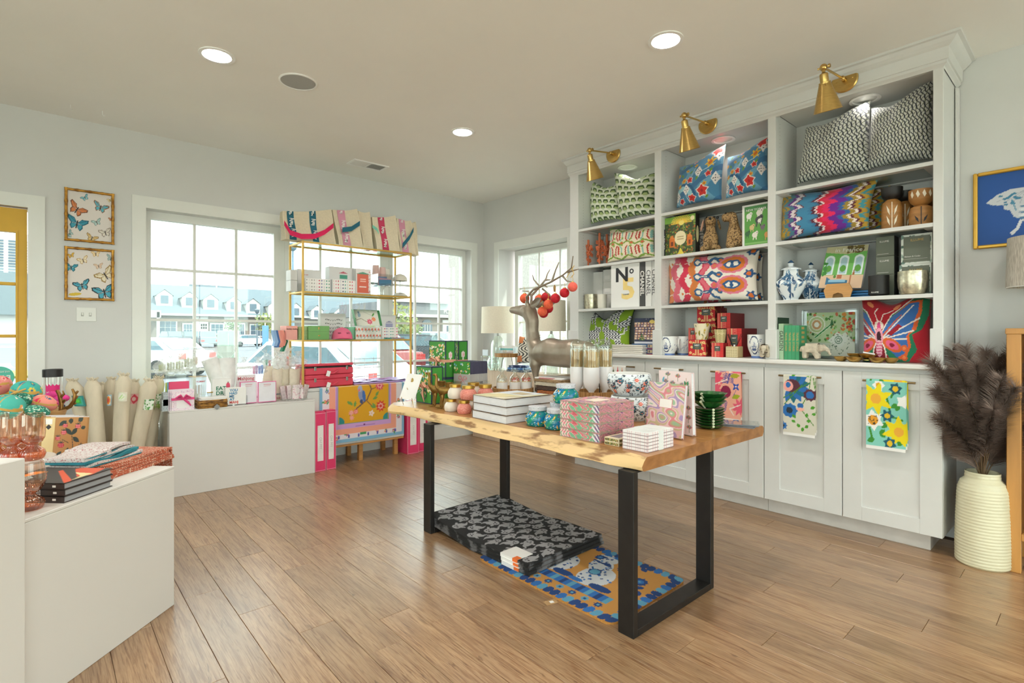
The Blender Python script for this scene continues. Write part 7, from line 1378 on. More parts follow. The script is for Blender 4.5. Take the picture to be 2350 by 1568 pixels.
for i in range(3):
 t,w,h=pad('notecard_set',['rear','middle','front'][i]+' lilac speckled notecard pack tied with pink ribbon','notecards',4.66-.016*i,386+4*i,441+2.5*i,BZ,895+i,.013,sp,M('card_lilac','efe4ea',.6),'speckled notecard packs')
HP=M('pink_satin','e8488a',.45);B().box(-w/2-.001,w/2+.001,-.003,.014,h*.5,h*.62).obj('ribbon',HP,t);b=B()
for s in(-1,1):b.tube([(0,-.006,h*.57),(s*.02,-.014,h*.74),(s*.045,-.01,h*.66),(0,-.006,h*.55)],[.004,.011,.011,.004],6)
b.obj('bow',HP,t,60);B().tube([(0,-.006,h*.56),(.03,-.008,h*.38),(.05,-.006,h*.2)],[.006,.009,.004],5).obj('bow_tail',HP,t,60)
for i,(a,c,hexa,s)in enumerate(((380,420,'c8d86a','lime'),(384,425,'8ac0dc','sky blue'),(388,434,'e8507a','hot pink'))):t,w,h=pad('notebook',f'upright {s} notebook behind the speckled packs','notebook',4.74-.02*i,a,c,BZ,879-i,.016,None,M('cover_'+hexa,hexa,.5),'bright upright notebooks',part='cover');bxo('pages',PAPER,t,-w/2+.003,w/2+.002,.002,.014,.003,h+.001,0)
t.children and decal('gilt_frame',Pic(24,24,'e8507a').rect(.2,.3,.8,.62,'f0b08a').rect(.23,.33,.77,.59,'e8507a'),t,-w/2,w/2,0,h)
gq=Pic(20,14,'c8d0d4');gq.put(np.sin(gq.X*16)*np.sin(gq.Y*20)>.1,'8a9aa0')
for i,yt in enumerate((918,902)):pad('patterned_box',['lower','upper'][i]+' small grey lattice box at the plinth corner','box',4.64,371.5+3*i,386,BZ+.0405*i,918-16*i,.08,gq,M('box_steel','b8c0c4',.55),'grey lattice boxes')
CEL=M('cellophane','f4f6f6',.12,var=0,alpha=.28)
def crumple(label,px,py,rp,Y,sq=1,inner=None,seed=1,name='cellophane_bag',z0=BZ,group='cellophane bags'):
 c=PY(px,py,Y);R=rp/FPX*dep(c);base=Vector((c.x,c.y,z0));t=T(name,label,'bag',base,0,group);g=random.Random(seed);b=B().sph((0,0,0),1,18,14);s=[]
 for p in b.v:
  v=Vector(p);k=1+.16*math.sin(9*v.x+seed)*math.cos(8*v.y+seed*2)+.12*math.sin(13*v.z+5*v.x);zf=v.z;k2=1-.55*max(0,zf-.35)/.65+(1.0*max(0,zf-.75)if zf>.75 else 0);s.append(Vector((v.x*R*k*k2,v.y*R*.8*k*k2,v.z*R*sq*(1+.1*k)))+Vector((0,0,c.z-z0))+Vector((g.uniform(-1,1),g.uniform(-1,1),g.uniform(-1,1)))*R*.07)
 b.v=[(p.x,p.y,max(.003,p.z))for p in s];b.obj('film',CEL,t,12);b2=B();tp_=Vector((0,0,c.z-z0+R*sq*.85))
 for k in range(7):a=g.uniform(0,6.28);d=Vector((math.cos(a),math.sin(a)*.6,1.2));q=d.cross(Vector((0,0,1))).normalized();b2.add([tp_-q*R*.1,tp_+q*R*.1,tp_+d*R*.55+q*R*.35,tp_+d*R*.5-q*R*.3],[(0,1,2,3)])
 b2.obj('film_ruffle',CEL,t)
 if inner:
  for i,h_ in enumerate(inner):x=(i-(len(inner)-1)/2)*R*.28;bxo('sweet',M('sweet_'+h_,h_,.5),t,x-R*.1,x+R*.1,-R*.2+.1*R*(i%2),R*.1,max(.004,c.z-z0-R*.5),c.z-z0+R*.4*(1+.2*(i%2)),.004)
 return t
# green wire basket of bagged treats
bk_,_w=onB(404,4.86),0;s_=dep(bk_)/FPX;GW=M('green_wire','8fae5a',.5);t=T('wire_basket','green wire basket filled with cellophane treat bags','basket',bk_);bw=44*s_
for z in(.02,.055,.09):B().tube([(-bw,-.06,z),(bw,-.06,z),(bw,.06,z),(-bw,.06,z),(-bw,-.06,z)],.003,5).obj('wire_rim',GW,t)
for i in range(12):
 x=-bw+2*bw*i/11;B().tube([(x,-.06,0),(x,-.06,.09)],.0022,5).obj('wire_upright',GW,t)
bxo('green_filler',M('treat_green','b8cc7a',.6,var=.25,sc=30),t,-bw+.008,bw-.008,-.052,.052,.005,.10,.01)
for i,(px,py,r,sq)in enumerate(((372,843,17,1),(392,840,19,1.1),(412,838,19,1),(432,832,21,1.2),(448,828,18,1.4))):crumple(['crumpled clear treat bag at the lime notebook end of the basket','crumpled clear treat bag with green tie in the wire basket','crumpled clear treat bag mid basket','tall clear treat bag over the gold-rimmed vase','tallest clear treat bag beside the white towel rolls'][i],px,py,r,4.84+.02*(i%2),sq,['a8b86a','c8d08a','e0e4d0']if i<4 else['c8c090','d8b08a'],i+1,z0=BZ+.102)
p0=onB(454,4.72);s_=dep(p0)/FPX;t=T('gold_rim_vase','clear square vase with gold rim holding white sticks','vase',p0,.2);H=zat(864,p0)-BZ;b=B();r0,r1=10*s_,14*s_
for(x0,x1,y0,y1)in((-1,1,-1,-1),(-1,1,1,1),(-1,-1,-1,1),(1,1,-1,1)):b.add([(x0*r0,y0*r0,0),(x1*r0,y1*r0,0),(x1*r1,y1*r1,H),(x0*r1,y0*r1,H)],[(0,1,2,3)])
b.obj('glass_wall',ACRYL,t);B().tube([(-r1,-r1,H),(r1,-r1,H),(r1,r1,H),(-r1,r1,H),(-r1,-r1,H)],.002,6).obj('gold_rim',GOLD,t)
for i in range(7):B().tube([((i-3)*.006,.004*(i%3-1),.004),((i-3)*.008,.005*(i%3-1),H*.72)],.0026,6).obj('stick',CARD,t)
text(t,'YUMMY',0,(.002,-r1-.001,H*.84),M('ink_rose','c8486a',.6),wid=r1*1.4,bold=.02)
# rolled white towels
for i,(b0,t0,w_,lab)in enumerate(((520,480,33,'white towel roll leaning, in clear bag by the treat basket'),(522,520,36,'white towel roll standing behind the napkin blocks'))):
 a=PY(b0,905,4.84);a.z=BZ+.02;c=PY(t0,824 if i==0 else 822,4.86);R=w_/2/FPX*dep(a);t=T('towel_roll',lab,'towel',Vector((a.x,a.y,BZ)),0,'white towel rolls');o=Vector((a.x,a.y,BZ));B().tube([a-o+Vector((-.02 if i else .0,.02*i,0)),(a-o).lerp(c-o,.5),c-o],[R*.95,R,R],20).tube([c-o,c-o+(c-a).normalized()*.002],[R*.6,R*.6],20).obj('roll',M('towel_white','ebeae8',.9,var=.05,sc=20),t,50)
 d=(c-a).normalized();b=B();g=random.Random(i)
 for k_ in range(14):w=k_*2*PI/14;q=Vector((math.cos(w),math.sin(w),0));rr2=R*(1.1+.5*g.random());b.v+=[tuple(c-o+q*R*.5),tuple(c-o+d*.05+q*rr2*.9),tuple(c-o+d*.1+q*rr2*g.uniform(.6,1.2))]
 b.f=[(k_*3+j,(k_+1)%14*3+j,(k_+1)%14*3+j+1,k_*3+j+1)for k_ in range(14)for j in range(2)];b.obj('bag_ruffle',CEL,t,20)
def words(t,rows,w,h,x0,z0,dz,sz):
 for i,(s,hexa)in enumerate(rows):text(t,s,sz,(x0,-.0016,z0-dz*i),M('ink_'+hexa,hexa,.6),align='LEFT',bold=.025)
t,w,h=pad('napkin_block','white napkin block lettered EAT DRINK AND MAHJ with pomegranate','napkins',4.74,487,531,BZ+.02,871,.05,None,CARD,'lettered napkin blocks');pm_=Pic(24,24,'efedea').ell(.7,.62,.24,.2,'d84a6a').poly([(.62,.8),(.66,.92),(.7,.83),(.76,.93),(.8,.8)],'6a4a4a');decal('fruit_print',pm_,t,0,w*.46,h*.3,h*.95);words(t,(('EAT','2f7a5a'),('DRINK','2f7a5a'),('AND','2f7a5a'),('MAHJ','d8404a')),w,h,-w*.3,h*.6,h*.2,h*.22)
bxo('acrylic_stand',ACRYL,t,-w/2-.004,w/2+.004,-.006,.056,-.02,-.001,0)
t,w,h=pad('napkin_block','white napkin block lettered YOU HAD ME AT MAHJ','napkins',4.655,518,565,BZ+.006,891,.05,None,CARD,'lettered napkin blocks');words(t,(('YOU','2f88b8'),('HAD','2f88b8'),('ME','2f78a8'),('AT','2f88b8'),('MAHJ','d8504a')),w,h,-w*.32,h*.84,h*.175,h*.2);bxo('acrylic_stand',ACRYL,t,-w/2-.012,w/2+.006,-.008,.058,-.006,-.001,0);bxo('acrylic_side',ACRYL,t,w/2+.004,w/2+.007,-.012,.058,-.006,h*.5,0);bxo('acrylic_side',ACRYL,t,-w/2-.013,-w/2-.01,-.012,.058,-.006,h*.5,0)
# seagrass tray of notecards, tag, little cup
p0=onB(484,4.665);s_=dep(p0)/FPX;t=T('seagrass_tray','small woven seagrass tray with grey diamond tag','tray',p0);SG=M('seagrass','b8853e',.75,col2='6a451c',sc=34,stretch=(1,1,2.4),lo=.4,hi=.62,bump=1,bsc=60);tw=30*s_
b=B()
for k_ in range(5):
 for(x0,x1,y0,y1)in((-tw,tw,-.07,-.062),(-tw,tw,.062,.07),(-tw,-tw+.008,-.07,.07),(tw-.008,tw,-.07,.07)):b.box(x0-.002*(k_%2),x1+.002*(k_%2),y0-.002*(k_%2),y1+.002*(k_%2),.002+k_*.0125,.0135+k_*.0125,.004)
b.obj('woven_wall',SG,t,fix=False);bxo('base',SG,t,-tw+.008,tw-.008,-.062,.062,0,.006,0);q=bxo('diamond_tag',M('slate_tag','8a8c8c',.6),t,-.016,.016,-.002,0,-.016,.016,.0005);q.location=(.026,-.075,.008);q.rotation_euler=(0,PI/4,0)
for i in range(3):z=BZ+.046+.012*i;u=T('notecard_box',['lower','middle','upper'][i]+' white notecard box lying in the seagrass tray','notecards',(p0.x+.003*i,p0.y,z),.03*i,'white notecards in the tray');bxo('cards',CARD,u,-tw+.012,tw-.012,-.056,.056,0,.0115,.001)
z=BZ+.0825;p1=Vector((p0.x-.004,p0.y+.01,z));t=T('shot_glass','tiny clear cup with gold rim on the white notecards','cup',p1);B().lathe([(.012,0),(.014,.002),(.021,.03)],18,cap=False).obj('glass',ACRYL,t,50);B().lathe([(.021,.03),(.023,.037),(.018,.038),(.001,.037)],18,cap=False).obj('gold_top',GOLD,t,40)
# framed pads, sign
mj=Pic(40,60,'e6dede');mj.dots(60,.012,['d8b8c0','c8c0c8'],2)
t,w,h=pad('mahjong_sign','grey card headed Mahjong in pink script','sign',4.80,542,586,BZ,862,.012,mj);text(t,'Mahjong',0,(0,-.0016,h*.87),M('ink_rose','c8486a',.6),wid=w*.86,bold=.02)
PFR=M('frame_pink','e07aa4',.45)
for i,(a,c,yt,s)in enumerate(((551,590,877,'half covered pink-edged notepad beside the napkin block'),(592,634,877,'pink-edged notepad standing free before the canvas pouches'))):
 t,w,h=pad('notepad',s,'notepad',4.67-.012*i,a,c,BZ+.004,yt,.02,None,PFR,'pink-edged notepads',part='pink_back');bxo('writing_sheet',M('sheet_lilac','e4e2e8',.4),t,-w/2+.006,w/2-.006,-.0015,0,.008,h-.006,0);B().box(-w*.2,w*.2,-.0025,-.0016,h*.84,h*.88).box(-w*.2,w*.16,-.0025,-.0016,h*.78,h*.8).obj('heading_print',M('ink_palepink','d8a8b0',.6),t);bxo('acrylic_foot',ACRYL,t,-w*.3,w*.3,-.01,.03,-.004,0,0)
# snack pouches
PCH=M('canvas_pouch','e2d6c2',.9,var=.05,sc=30,bump=.3,bsc=300)
for i,(a,c,yt,Y,lab)in enumerate(((626,650,848,4.76,'ivory pouch lettered SNACK CRAK nearest the pink pads'),(648,668,846,4.83,'ivory snack pouch squeezed between two others'),(666,692,848,4.78,'ivory snack pouch touching the étagère post'))):
 f=fy(Y,a,c,BZ,yt);w,h=f[2],f[3];t=T('snack_pouch',lab,'pouch',f[0],0,'ivory snack pouches');b=B();n=14
 for j in range(n+1):
  k_=j/n;rx,ry=w/2*(.92+.1*k_+.03*math.sin(9*k_)),.035*(1-.5*k_);b.v+=[(rx*math.cos(q*PI/12)*(1 if abs(math.cos(q*PI/12))<.9 else .98),ry+ry*math.sin(q*PI/12),h*k_+(.006*math.sin(q)if j==n else 0))for q in range(24)]
 b.f=[(j*24+q,j*24+(q+1)%24,(j+1)*24+(q+1)%24,(j+1)*24+q)for j in range(n)for q in range(24)];b.obj('pouch_body',PCH,t,60);text(t,'SNACK',0,(0,-.003,h*.2),M('ink_teal','1f6478',.6),wid=w*.72,bold=.03);text(t,'CRAK',0,(0,-.003,h*.07),M('ink_rose','c8486a',.6),wid=w*.6,bold=.03)
f=fy(4.80,601,628,BZ,841);t=T('canvas_pouch','leaning ivory pouch with faint dark print','pouch',f[0]);b=B();w,h=f[2],f[3];b.add([(-w*.75,0,0),(w*.5,0,0),(w*.5,.03,0),(-w*.75,.03,0),(-w*.1,.02,h),(w*.5,.02,h*.98),(w*.5,.03,h*.98),(-w*.1,.03,h)],[(0,1,5,4),(1,2,6,5),(2,3,7,6),(3,0,4,7),(4,5,6,7)]).obj('pouch_body',PCH,t);text(t,'2 Bam',0,(.0,-.003,h*.28),M('ink_greyblue','8a94a0',.6),wid=w*.6)
for i,(px,py,r,sq,inn,Y,s)in enumerate(((560,846,18,1,None,4.9,'empty-looking clear bag behind the Mahjong card'),(592,848,21,.9,['d888b0','b88ac8','4a78d0','3f8ad8'],4.86,'clear bag of pink and blue sweets'),(612,836,22,1,['e8efe8','5aa88a','d84a5a'],4.95,'clear bag with red and green bits'),(640,832,19,1,None,4.88,'clear bag sitting on the first snack pouch'),(660,829,22,.9,['e8e4dc','e0502e','e8e4dc'],4.86,'clear bag with a scarlet bow above the pouches'),(684,834,19,1,None,4.86,'clear bag touching the étagère post'))):crumple(s,px,py,r,Y,sq,inn,i+20,z0=BZ+(.19 if i>2 else .01))
p0=onB(675,4.70);s_=dep(p0)/FPX;t=T('glass_dish','beaded clear glass dish of wrapped pink favours','dish',p0);H=zat(882,p0)-BZ;R=33*s_
B().lathe([(R*.6,0),(R*.85,.004),(R*.9,.012),(R,H)],8,cap=False).obj('glass',ACRYL,t,20)
for k_ in range(24):a=k_*2*PI/24;B().sph((R*.86*math.cos(a),R*.86*math.sin(a),.008),.006,8,6).obj('glass_bead',ACRYL,t,60)
fp2=Pic(20,20,'ecdfe0').dots(30,.05,['d8a0b0','c888a0','e8c8d0'],3)
for k_ in range(5):x=(k_-2)*R*.32;o=bxo('favour',M('favour_pink','e4d2d4',.5,var=.2,sc=50),t,-R*.15,R*.15,-.012,.012,.012,H*.95,.002);o.location=(x,.01*(k_%2),0);o.rotation_euler=(.1,.1*(k_-2),.2*(k_%3))
decal('favour_label',fp2,t,-R*.42,R*.3,.02,H*.85,-R*.9)
# ================================================================ NEAR WHITE PLINTHS AND THEIR GOODS
C0=P(400,1388,0);R45=PI/4;PLZ=.623;t=T('display_plinth','white plinth box with books and folded napkins, set at an angle','plinth',C0,R45);PM_=M('plinth_white2','d8d5cf',.6,var=.012,sc=2)
bxo('plinth_box',PM_,t,-.70,0,0,1.0,0,PLZ-.012,.002);bxo('plinth_top',PM_,t,-.7005,.0005,-.0005,1.0005,PLZ-.0115,PLZ,.002)
u45=Vector((math.cos(R45),math.sin(R45),0));v45=Vector((-math.sin(R45),math.cos(R45),0))
r=ray(41,765);s=(C0.x*r[1]-C0.y*r[0])/(u45.x*r[1]-u45.y*r[0]);q0=C0-u45*s;z2_=zat(1050,q0);t=T('display_plinth','taller white plinth box at the picture edge','plinth',(q0.x,q0.y,0)-Vector((0,0,0))-u45*.004-v45*.02 if False else q0-u45*.004-v45*.03,R45);bxo('plinth_box',PM_,t,-.5,0,0,.40,0,z2_,.003)
# books
a=P(146.6,1155.6,PLZ);
def run2(a,px,d):r=ray(px,765);return(r[0]*a.y-r[1]*a.x)/(r[1]*d.x-r[0]*d.y)
lx=run2(a,258,u45);ly=.27;HH=(zat(1109.6,a)-PLZ)/3;COV=M('cover_charcoal','3a3230',.45,var=.05);bc=Pic(70,60,'3c3836',1.1);bc.poly([(.1,.86),(.72,.95),(.8,.82),(.75,.74)],'f0962c').poly([(.45,.12),(1.0,.5),(1.1,.45),(1.1,.1),(.6,0)],'d8542e').poly([(.2,.04),(.5,.1),(.75,.34),(.7,.05)],'e8d49a').poly([(.0,.0),(.2,.02),(.9,.62),(.8,.62)],'d8542e').rect(.1,.96,.5,.97,'8a8480')
for i in range(3):
 t=flatbook(['lowest','middle','topmost'][i]+' of three charcoal cookbooks with white spine lettering',0,lx,0,ly,PLZ+HH*i,HH-.0006,a+u45*(.003*(i%2)),R45,COV,'charcoal cookbooks','x0',bc if i==2 else None,pg=M('grey_pages','9a9a9c',.8,var=.15,sc=30,stretch=(1,1,60)))
 text(t,'TO THAT!',0,(-.0012,ly*.46,HH*.64),INKW,(PI/2,0,-PI/2),wid=.07,bold=.03);text(t,'recipes to share',0,(-.0012,ly*.46,HH*.26),INKW,(PI/2,0,-PI/2),wid=.07);B().box(-.0012,0,.03,.042,HH*.35,HH*.65).obj('spine_mark',INKW,t)
# napkins
NPK=Pic(60,10,'c8905a',6);NPK.dots(300,.09,['c85a44','e8e0d0','8a4a3a','d8a05a','5a7a84'],3);NP1=M('napkin_rust','b8583a',.9,col2='d8c0a8',sc=190,lo=.52,hi=.62);NP2=M('napkin_print','d8d0cc',.9,col2='a86a6c',sc=150,lo=.54,hi=.62);NP3=M('napkin_teal','2f7f8c',.9,var=.15,sc=30)
b0=P(258,1100,PLZ);L2=run2(b0,401,u45);nn=5
for i in range(nn):
 z=PLZ+.0105*i+.0006;t=T('napkin',f'rust floral napkin, {["lowest", "second", "middle", "fourth", "top"][i]} of the pile reaching the plinth corner','napkin',(b0.x,b0.y,z),R45,'rust floral napkins');b=B();n=16
 for j in range(n+1):
  k_=j/n;x=L2*k_*(1.03 if i==4 else 1-.012*i);w=.004*math.sin(k_*9+i*2);th=.0095
  b.v+=[(x,.006*i+w,w*.25),(x,.20+w,w*.25),(x,.20+w,th+w*.25),(x,.006*i+w,th+w*.25)]
 b.f=[(j*4+q,j*4+(q+1)%4,j*4+4+(q+1)%4,j*4+4+q)for j in range(n)for q in range(4)]+[(3,2,1,0),(n*4,n*4+1,n*4+2,n*4+3)];b.obj('folded_cloth',NP1,t,50)
 if i==4:B().box(L2*1.02,L2*1.035,.02,.19,-.29,.008,.005).box(L2*1.036,L2*1.048,.03,.19,-.27,.006,.004).obj('hanging_end',NP1,t,fix=False)
for i in range(4):
 z=PLZ+.0105*nn+.011*i+.002;t=T('napkin',f'{["white floral napkin under", "teal edged napkin under", "white floral napkin near", "teal and white floral napkin on"][i]} the top of the tied napkin pile','napkin',(b0-u45*.06+v45*(.06+.004*i)).to_tuple()[:2]+(z,),R45+.05*i,'tied floral napkins');b=B();n=12
 for j in range(n+1):k_=j/n;x=.30*k_;w=.006*math.sin(k_*7+i)+.01*k_**2*(i==3);b.v+=[(x,0,w),(x,.16,w),(x,.16,w+.010),(x,0,w+.010)]
 b.f=[(j*4+q,j*4+(q+1)%4,j*4+4+(q+1)%4,j*4+4+q)for j in range(n)for q in range(4)]+[(3,2,1,0),(n*4,n*4+1,n*4+2,n*4+3)];b.obj('folded_cloth',NP2 if i%2==0 or i==3 else NP3,t,50);bxo('teal_border',NP3,t,.0,.29,-.002,.0,.0,.004,0)
B().box(.14,.165,-.006,.17,-.035,.016,.004).obj('cloth_tie',NP2,t,fix=False)
for i in range(2):t=T('napkin',['rolled striped napkin behind the cookbooks','white floral napkin spread behind the cookbooks'][i],'napkin',(b0-u45*(.26-.1*i)+v45*.16).to_tuple()[:2]+(PLZ+.001+.016*i,),R45+.2,'loose napkins');B().box(-.02,.17,0,.12,0,.015,.007).obj('folded_cloth',NP2 if i else NP1,t,50,fix=False)
# raspberry notebooks
def rasp():
 p=Pic(70,100,'b3814a',.72)
 for x,y,a,l in((.1,.82,.6,.2),(.52,.9,.9,.16),(.4,.6,1.0,.2),(.4,.6,2.3,.22),(.42,.56,-.7,.2),(.3,.1,1.4,.22),(.1,.08,1,.18),(.66,.72,2,.1),(.36,.86,1.6,.13)):p.leaf(x,y,l,.05,a,'2c3a34')
 for q in([(.4,.6),(.44,.35),(.42,.12)],[(.36,.86),(.4,.97)],[(.2,.5),(.34,.42)],[(.6,.3),(.62,.42)],[(.52,.86),(.6,.92)]):p.line(q,.014,'3a3a30')
 for x,y,r in((.24,.82,.055),(.52,.8,.06),(.22,.66,.06),(.1,.53,.055),(.18,.37,.07),(.62,.32,.055),(.52,.1,.06),(.12,.16,.0)):
  if r:p.ell(x,y,r,r*.85,'b8243a');[p.ell(x+dx*r,y+dy*r,.009,.009,'f0a0a4')for dx in(-.5,0,.5)for dy in(-.4,0,.4)];[p.line([(x,y+r*.7),(x+r*math.cos(a),y+r*.8+r*.6*math.sin(a))],.014,'2c3a34')for a in(.4,1.2,1.9,2.7)]
 return p
rp=rasp();KR=M('kraft_cover','b3814a',.7,var=.05);a=PD(156,1058,2.45);a.z=PLZ;dd=2.45;wdt=72/FPX*dd;yaw=-YAW+.12;hz_=zat(958,a)-PLZ
for i in range(4):
 t=T('notebook',['kraft notebook with raspberry print and cream band, in front','kraft notebook directly behind the raspberry one','kraft notebook, third from the front of the raspberry set','rearmost kraft notebook of the raspberry set'][i],'notebook',(a.x+SA*.016*i-.06*i*.6*CA,a.y+CA*.016*i+.06*i*.6*SA,PLZ),yaw,'kraft notebooks');w=wdt;t.rotation_euler=(-.12,0,yaw)
 bxo('cover',KR,t,-w/2,w/2,0,.010,0,hz_,.004);bxo('pages',PAPER,t,-w/2+.003,w/2-.002,.002,.008,.002,hz_+.0005,0)
 if i==0:decal('raspberry_print',rp,t,-w/2+.002,w/2-.003,.003,hz_-.004);bxo('cream_band',M('band_cream','e4cc94',.6),t,-w/2-.045,-w/2+.006,-.003,.012,.0,hz_-.002,.001);bxo('band_label',CARD,t,-w/2-.035,-w/2-.006,-.0036,-.003,hz_*.84,hz_*.96,0);B().lathe([(.012,0),(.012,.001)],4,c=(-w/2-.02,-.0031,hz_*.78),R=Matrix.Rotation(PI/2,3,'X')).obj('band_mark',INK,t)
# glasses and cake stand
PG=MG('peach_glass_thin','ffeee4',.97,.03,.08);PGB=MG('peach_glass_base','ffbf96',.93,.05,.08)
def glass(label,px,pyb,pyt,pw,d,z0,tall=True):
 p=PD(px,pyb,d);p.z=z0;H=zat(pyt,p)-z0;R=pw/2/FPX*d;t=T('goblet',label,'glass',p,0,'ribbed peach goblets');fl_w=lambda a,k:1+.05*math.cos(16*a)
 B().lathe([(R*.72,0),(R*.9,H*.03),(R*1.0,H*.12),(R*.9,H*.2),(R*.55,H*.27),(R*.42,H*.30),(R*.42,H*.33)],64,wob=fl_w).obj('ribbed_base',PGB,t,60)
 pr=[(R*.42,H*.33),(R*.75,H*.38),(R*.95,H*.47),(R*1.0,H*.6),(R*.98,H*.8),(R*.97,H)]if tall else[(R*.45,H*.33),(R*.8,H*.4),(R*1.08,H*.55),(R*1.12,H*.7),(R*1.0,H*.88),(R*.95,H)]
 B().lathe(pr,64,wob=lambda a,k:1+.012*math.cos(32*a),cap=False).obj('bowl',PG,t,60);B().lathe([(pr[0][0]*.9,H*.335),(pr[1][0]*.97,pr[1][1]),(pr[2][0]*.97,pr[2][1])],40,cap=False).obj('tinted_foot',PGB,t,60)
 B().tube([(pr[-1][0]*math.cos(k*PI/16),pr[-1][0]*math.sin(k*PI/16),H)for k in range(33)],.0012,5).obj('rim',PG,t,60);return t
glass('peach goblet standing on the plinth in front of the cookbooks',66,1168,1060,56,1.79,PLZ,False)
dS=2.20;zS=EYE-(1052-CY)/FPX*dS;p=PD(40,1052,dS);p.z=PLZ;t=T('cake_stand','white marble cake stand carrying peach goblets','stand',p);MRB=M('marble_white','dcdcda',.3,var=.05,sc=8);h=zS-PLZ;Rs=68/FPX*dS
B().lathe([(Rs*.5,0),(Rs*.5,.008),(.02,.02),(.018,h-.03),(.04,h-.016)],32).obj('foot',MRB,t,40);B().lathe([(.03,h-.018),(Rs*.96,h-.016),(Rs,h-.01),(Rs,h-.003),(Rs*.98,h)],48).obj('plate',MRB,t,40)
glass('peach goblet at the rim of the cake stand nearest the kraft notebooks',74,1054,950,47,dS-.02,zS+.001);glass('peach goblet in the middle of the cake stand',28,1050,954,44,dS-.05,zS+.001);glass('peach goblet at the rear of the cake stand',51,1050,960,40,dS+.10,zS+.001);glass('peach goblet cut off by the picture edge',-8,1050,950,44,dS-.05,zS+.001)
# wooden bowl of papier-mache eggs
dB_=2.62;p=PD(50,1000,dB_);p.z=PLZ;zr_=EYE-(944-CY)/FPX*dB_;h=zr_-PLZ;R=80/FPX*dB_;t=T('wooden_bowl','turned wooden bowl heaped with patterned eggs','bowl',p);WBW=M('mango_wood','a8793f',.45,col2='d0a86a',sc=5,stretch=(1,1,4));B().lathe([(R*.5,0),(R*.62,.01),(R*.85,h*.55),(R,h*.96),(R*.98,h),(R*.93,h*.97),(R*.7,h*.5),(.001,h*.3)],44,cap=False).obj('bowl_wall',WBW,t,50)
def egg(label,px,py,rx,ry,d,rot,base,kind,seed):
 c=PD(px,py,d);r=rx/FPX*d;r2=ry/FPX*d;t=T('patterned_egg',label,'ornament',c,0,'patterned eggs in the bowl');Rm=Matrix.Rotation(-YAW,3,'Z')@Matrix.Rotation(rot,3,'Y');pic=Pic(70,36,base,2);g=random.Random(seed)
 if kind=='bead':pic.dots(900,.022,['1a6a5a','2f9a7a','e0e4d0','123a34','5ab89a'],seed)
 else:
  for k_ in range(22):x,y=g.uniform(0,2),g.uniform(.1,.9);pic.flower(x,y,.1,6,g.choice(kind),g.choice(kind),k_,.35)if k_%2 else pic.leaf(x,y,.2,.045,g.uniform(0,6),g.choice(kind))
  pic.line([(0,.5),(2,.56)],.06,'c89a4a').line([(.5,0),(.52,1)],.05,'c89a4a').line([(1.5,0),(1.52,1)],.05,'c89a4a')
 grid('shell',pic,lambda u,v:tuple(Rm@Vector((r*math.sin(PI*v)*math.cos(u*2*PI)*1.0,r2*math.sin(PI*v)*math.sin(u*2*PI),-r2*math.cos(PI*v)if False else-r2*math.cos(PI*v)))),t,MC('felted',.85,.3,200));return t,c,r
t,c,r=egg('turquoise egg with gold cord, topmost of the heap',60,900,31,26,dB_-.02,.2,'3fa89a',['e0c03a','2a7a9a','e8e4dc','2f6a8a'],1);B().tube([Vector((-.0,-r*.9,r*.3)),Vector((-.05,-r,0)),Vector((-.08,-.06,-.02)),Vector((-.03,-.09,-.03))],.004,6).obj('jute_cord',M('jute','c89a54',.9),t,60);bxo('price_tag',CARD,t,-.07,-.02,-.095,-.093,-.06,-.015,.001)
egg('turquoise egg with white blossom, low at the picture edge',18,936,36,30,dB_-.12,.3,'4ab0a0',['e8e4e0','2f7f7a','e89a5a','e8e0dc'],2);egg('pink egg with crimson flowers against the bowl rim',100,925,31,18,dB_-.02,.25,'e0897c',['d8284f','2f5f84','e8b0a0','3a4a7a'],3);egg('pink egg cut by the picture edge, above the turquoise one',-2,884,24,22,dB_+.08,0,'e08a84',['d84a5a','c8304a','e8b0a0'],4)
egg('green beaded egg between turquoise and pink ones',52,918,20,18,dB_-.06,0,'2f7a64','bead',5);egg('long green beaded egg under the pink one',84,944,30,14,dB_-.09,.15,'2f7a64','bead',6)
# brass antlers
p=PD(142,955,2.72);p.z=PLZ;ANT=M('brass_antler','8f6a3a',.4,.8,var=.2,sc=20);t=T('antler_ornament','brass antler ornament rising behind the kraft notebooks','ornament',p);L=lambda x,y,o=0:PD(x,y,2.72+o)-p
B().lathe([(.05,0),(.05,.008),(.012,.02),(.01,L(142,955).z)],16).obj('foot',ANT,t,40)
for nm,m_,ts in(('antler',[(142,958),(140,945),(141,925),(136,905),(131,896)],[[(141,925),(150,918)],[(139,912),(147,905),(144,897)]]),('antler',[(142,950),(150,938),(161,933),(170,920),(172,905),(166,893)],[[(165,928),(174,926)],[(170,918),(178,909)],[(172,905),(179,898)]])):
 b=B().tube([L(x,y)for x,y in m_],[.013,.011,.010,.009,.008,.005][:len(m_)],7);[b.tube([L(x,y)for x,y in q],[.007,.005,.003][:len(q)],6)for q in ts];b.obj(nm,ANT,t,60)
def vbox(label,s0,s1,d0,d1,z):
 sm,dm=(s0+s1)/2,(d0+d1)/2;t=T('display_box',label,'plinth',(sm*CA+dm*SA,-sm*SA+dm*CA,0),-YAW);bxo('box_body',PM_,t,s0-sm,s1-sm,d0-dm,d1-dm,0,z,.003)
vbox('white display box carrying the kraft notebooks and wooden bowl',-2.75,-2.0,2.40,2.80,PLZ-.001);vbox('white display box under the clear bottle',-2.9,-2.5,2.83,3.08,PLZ-.001)
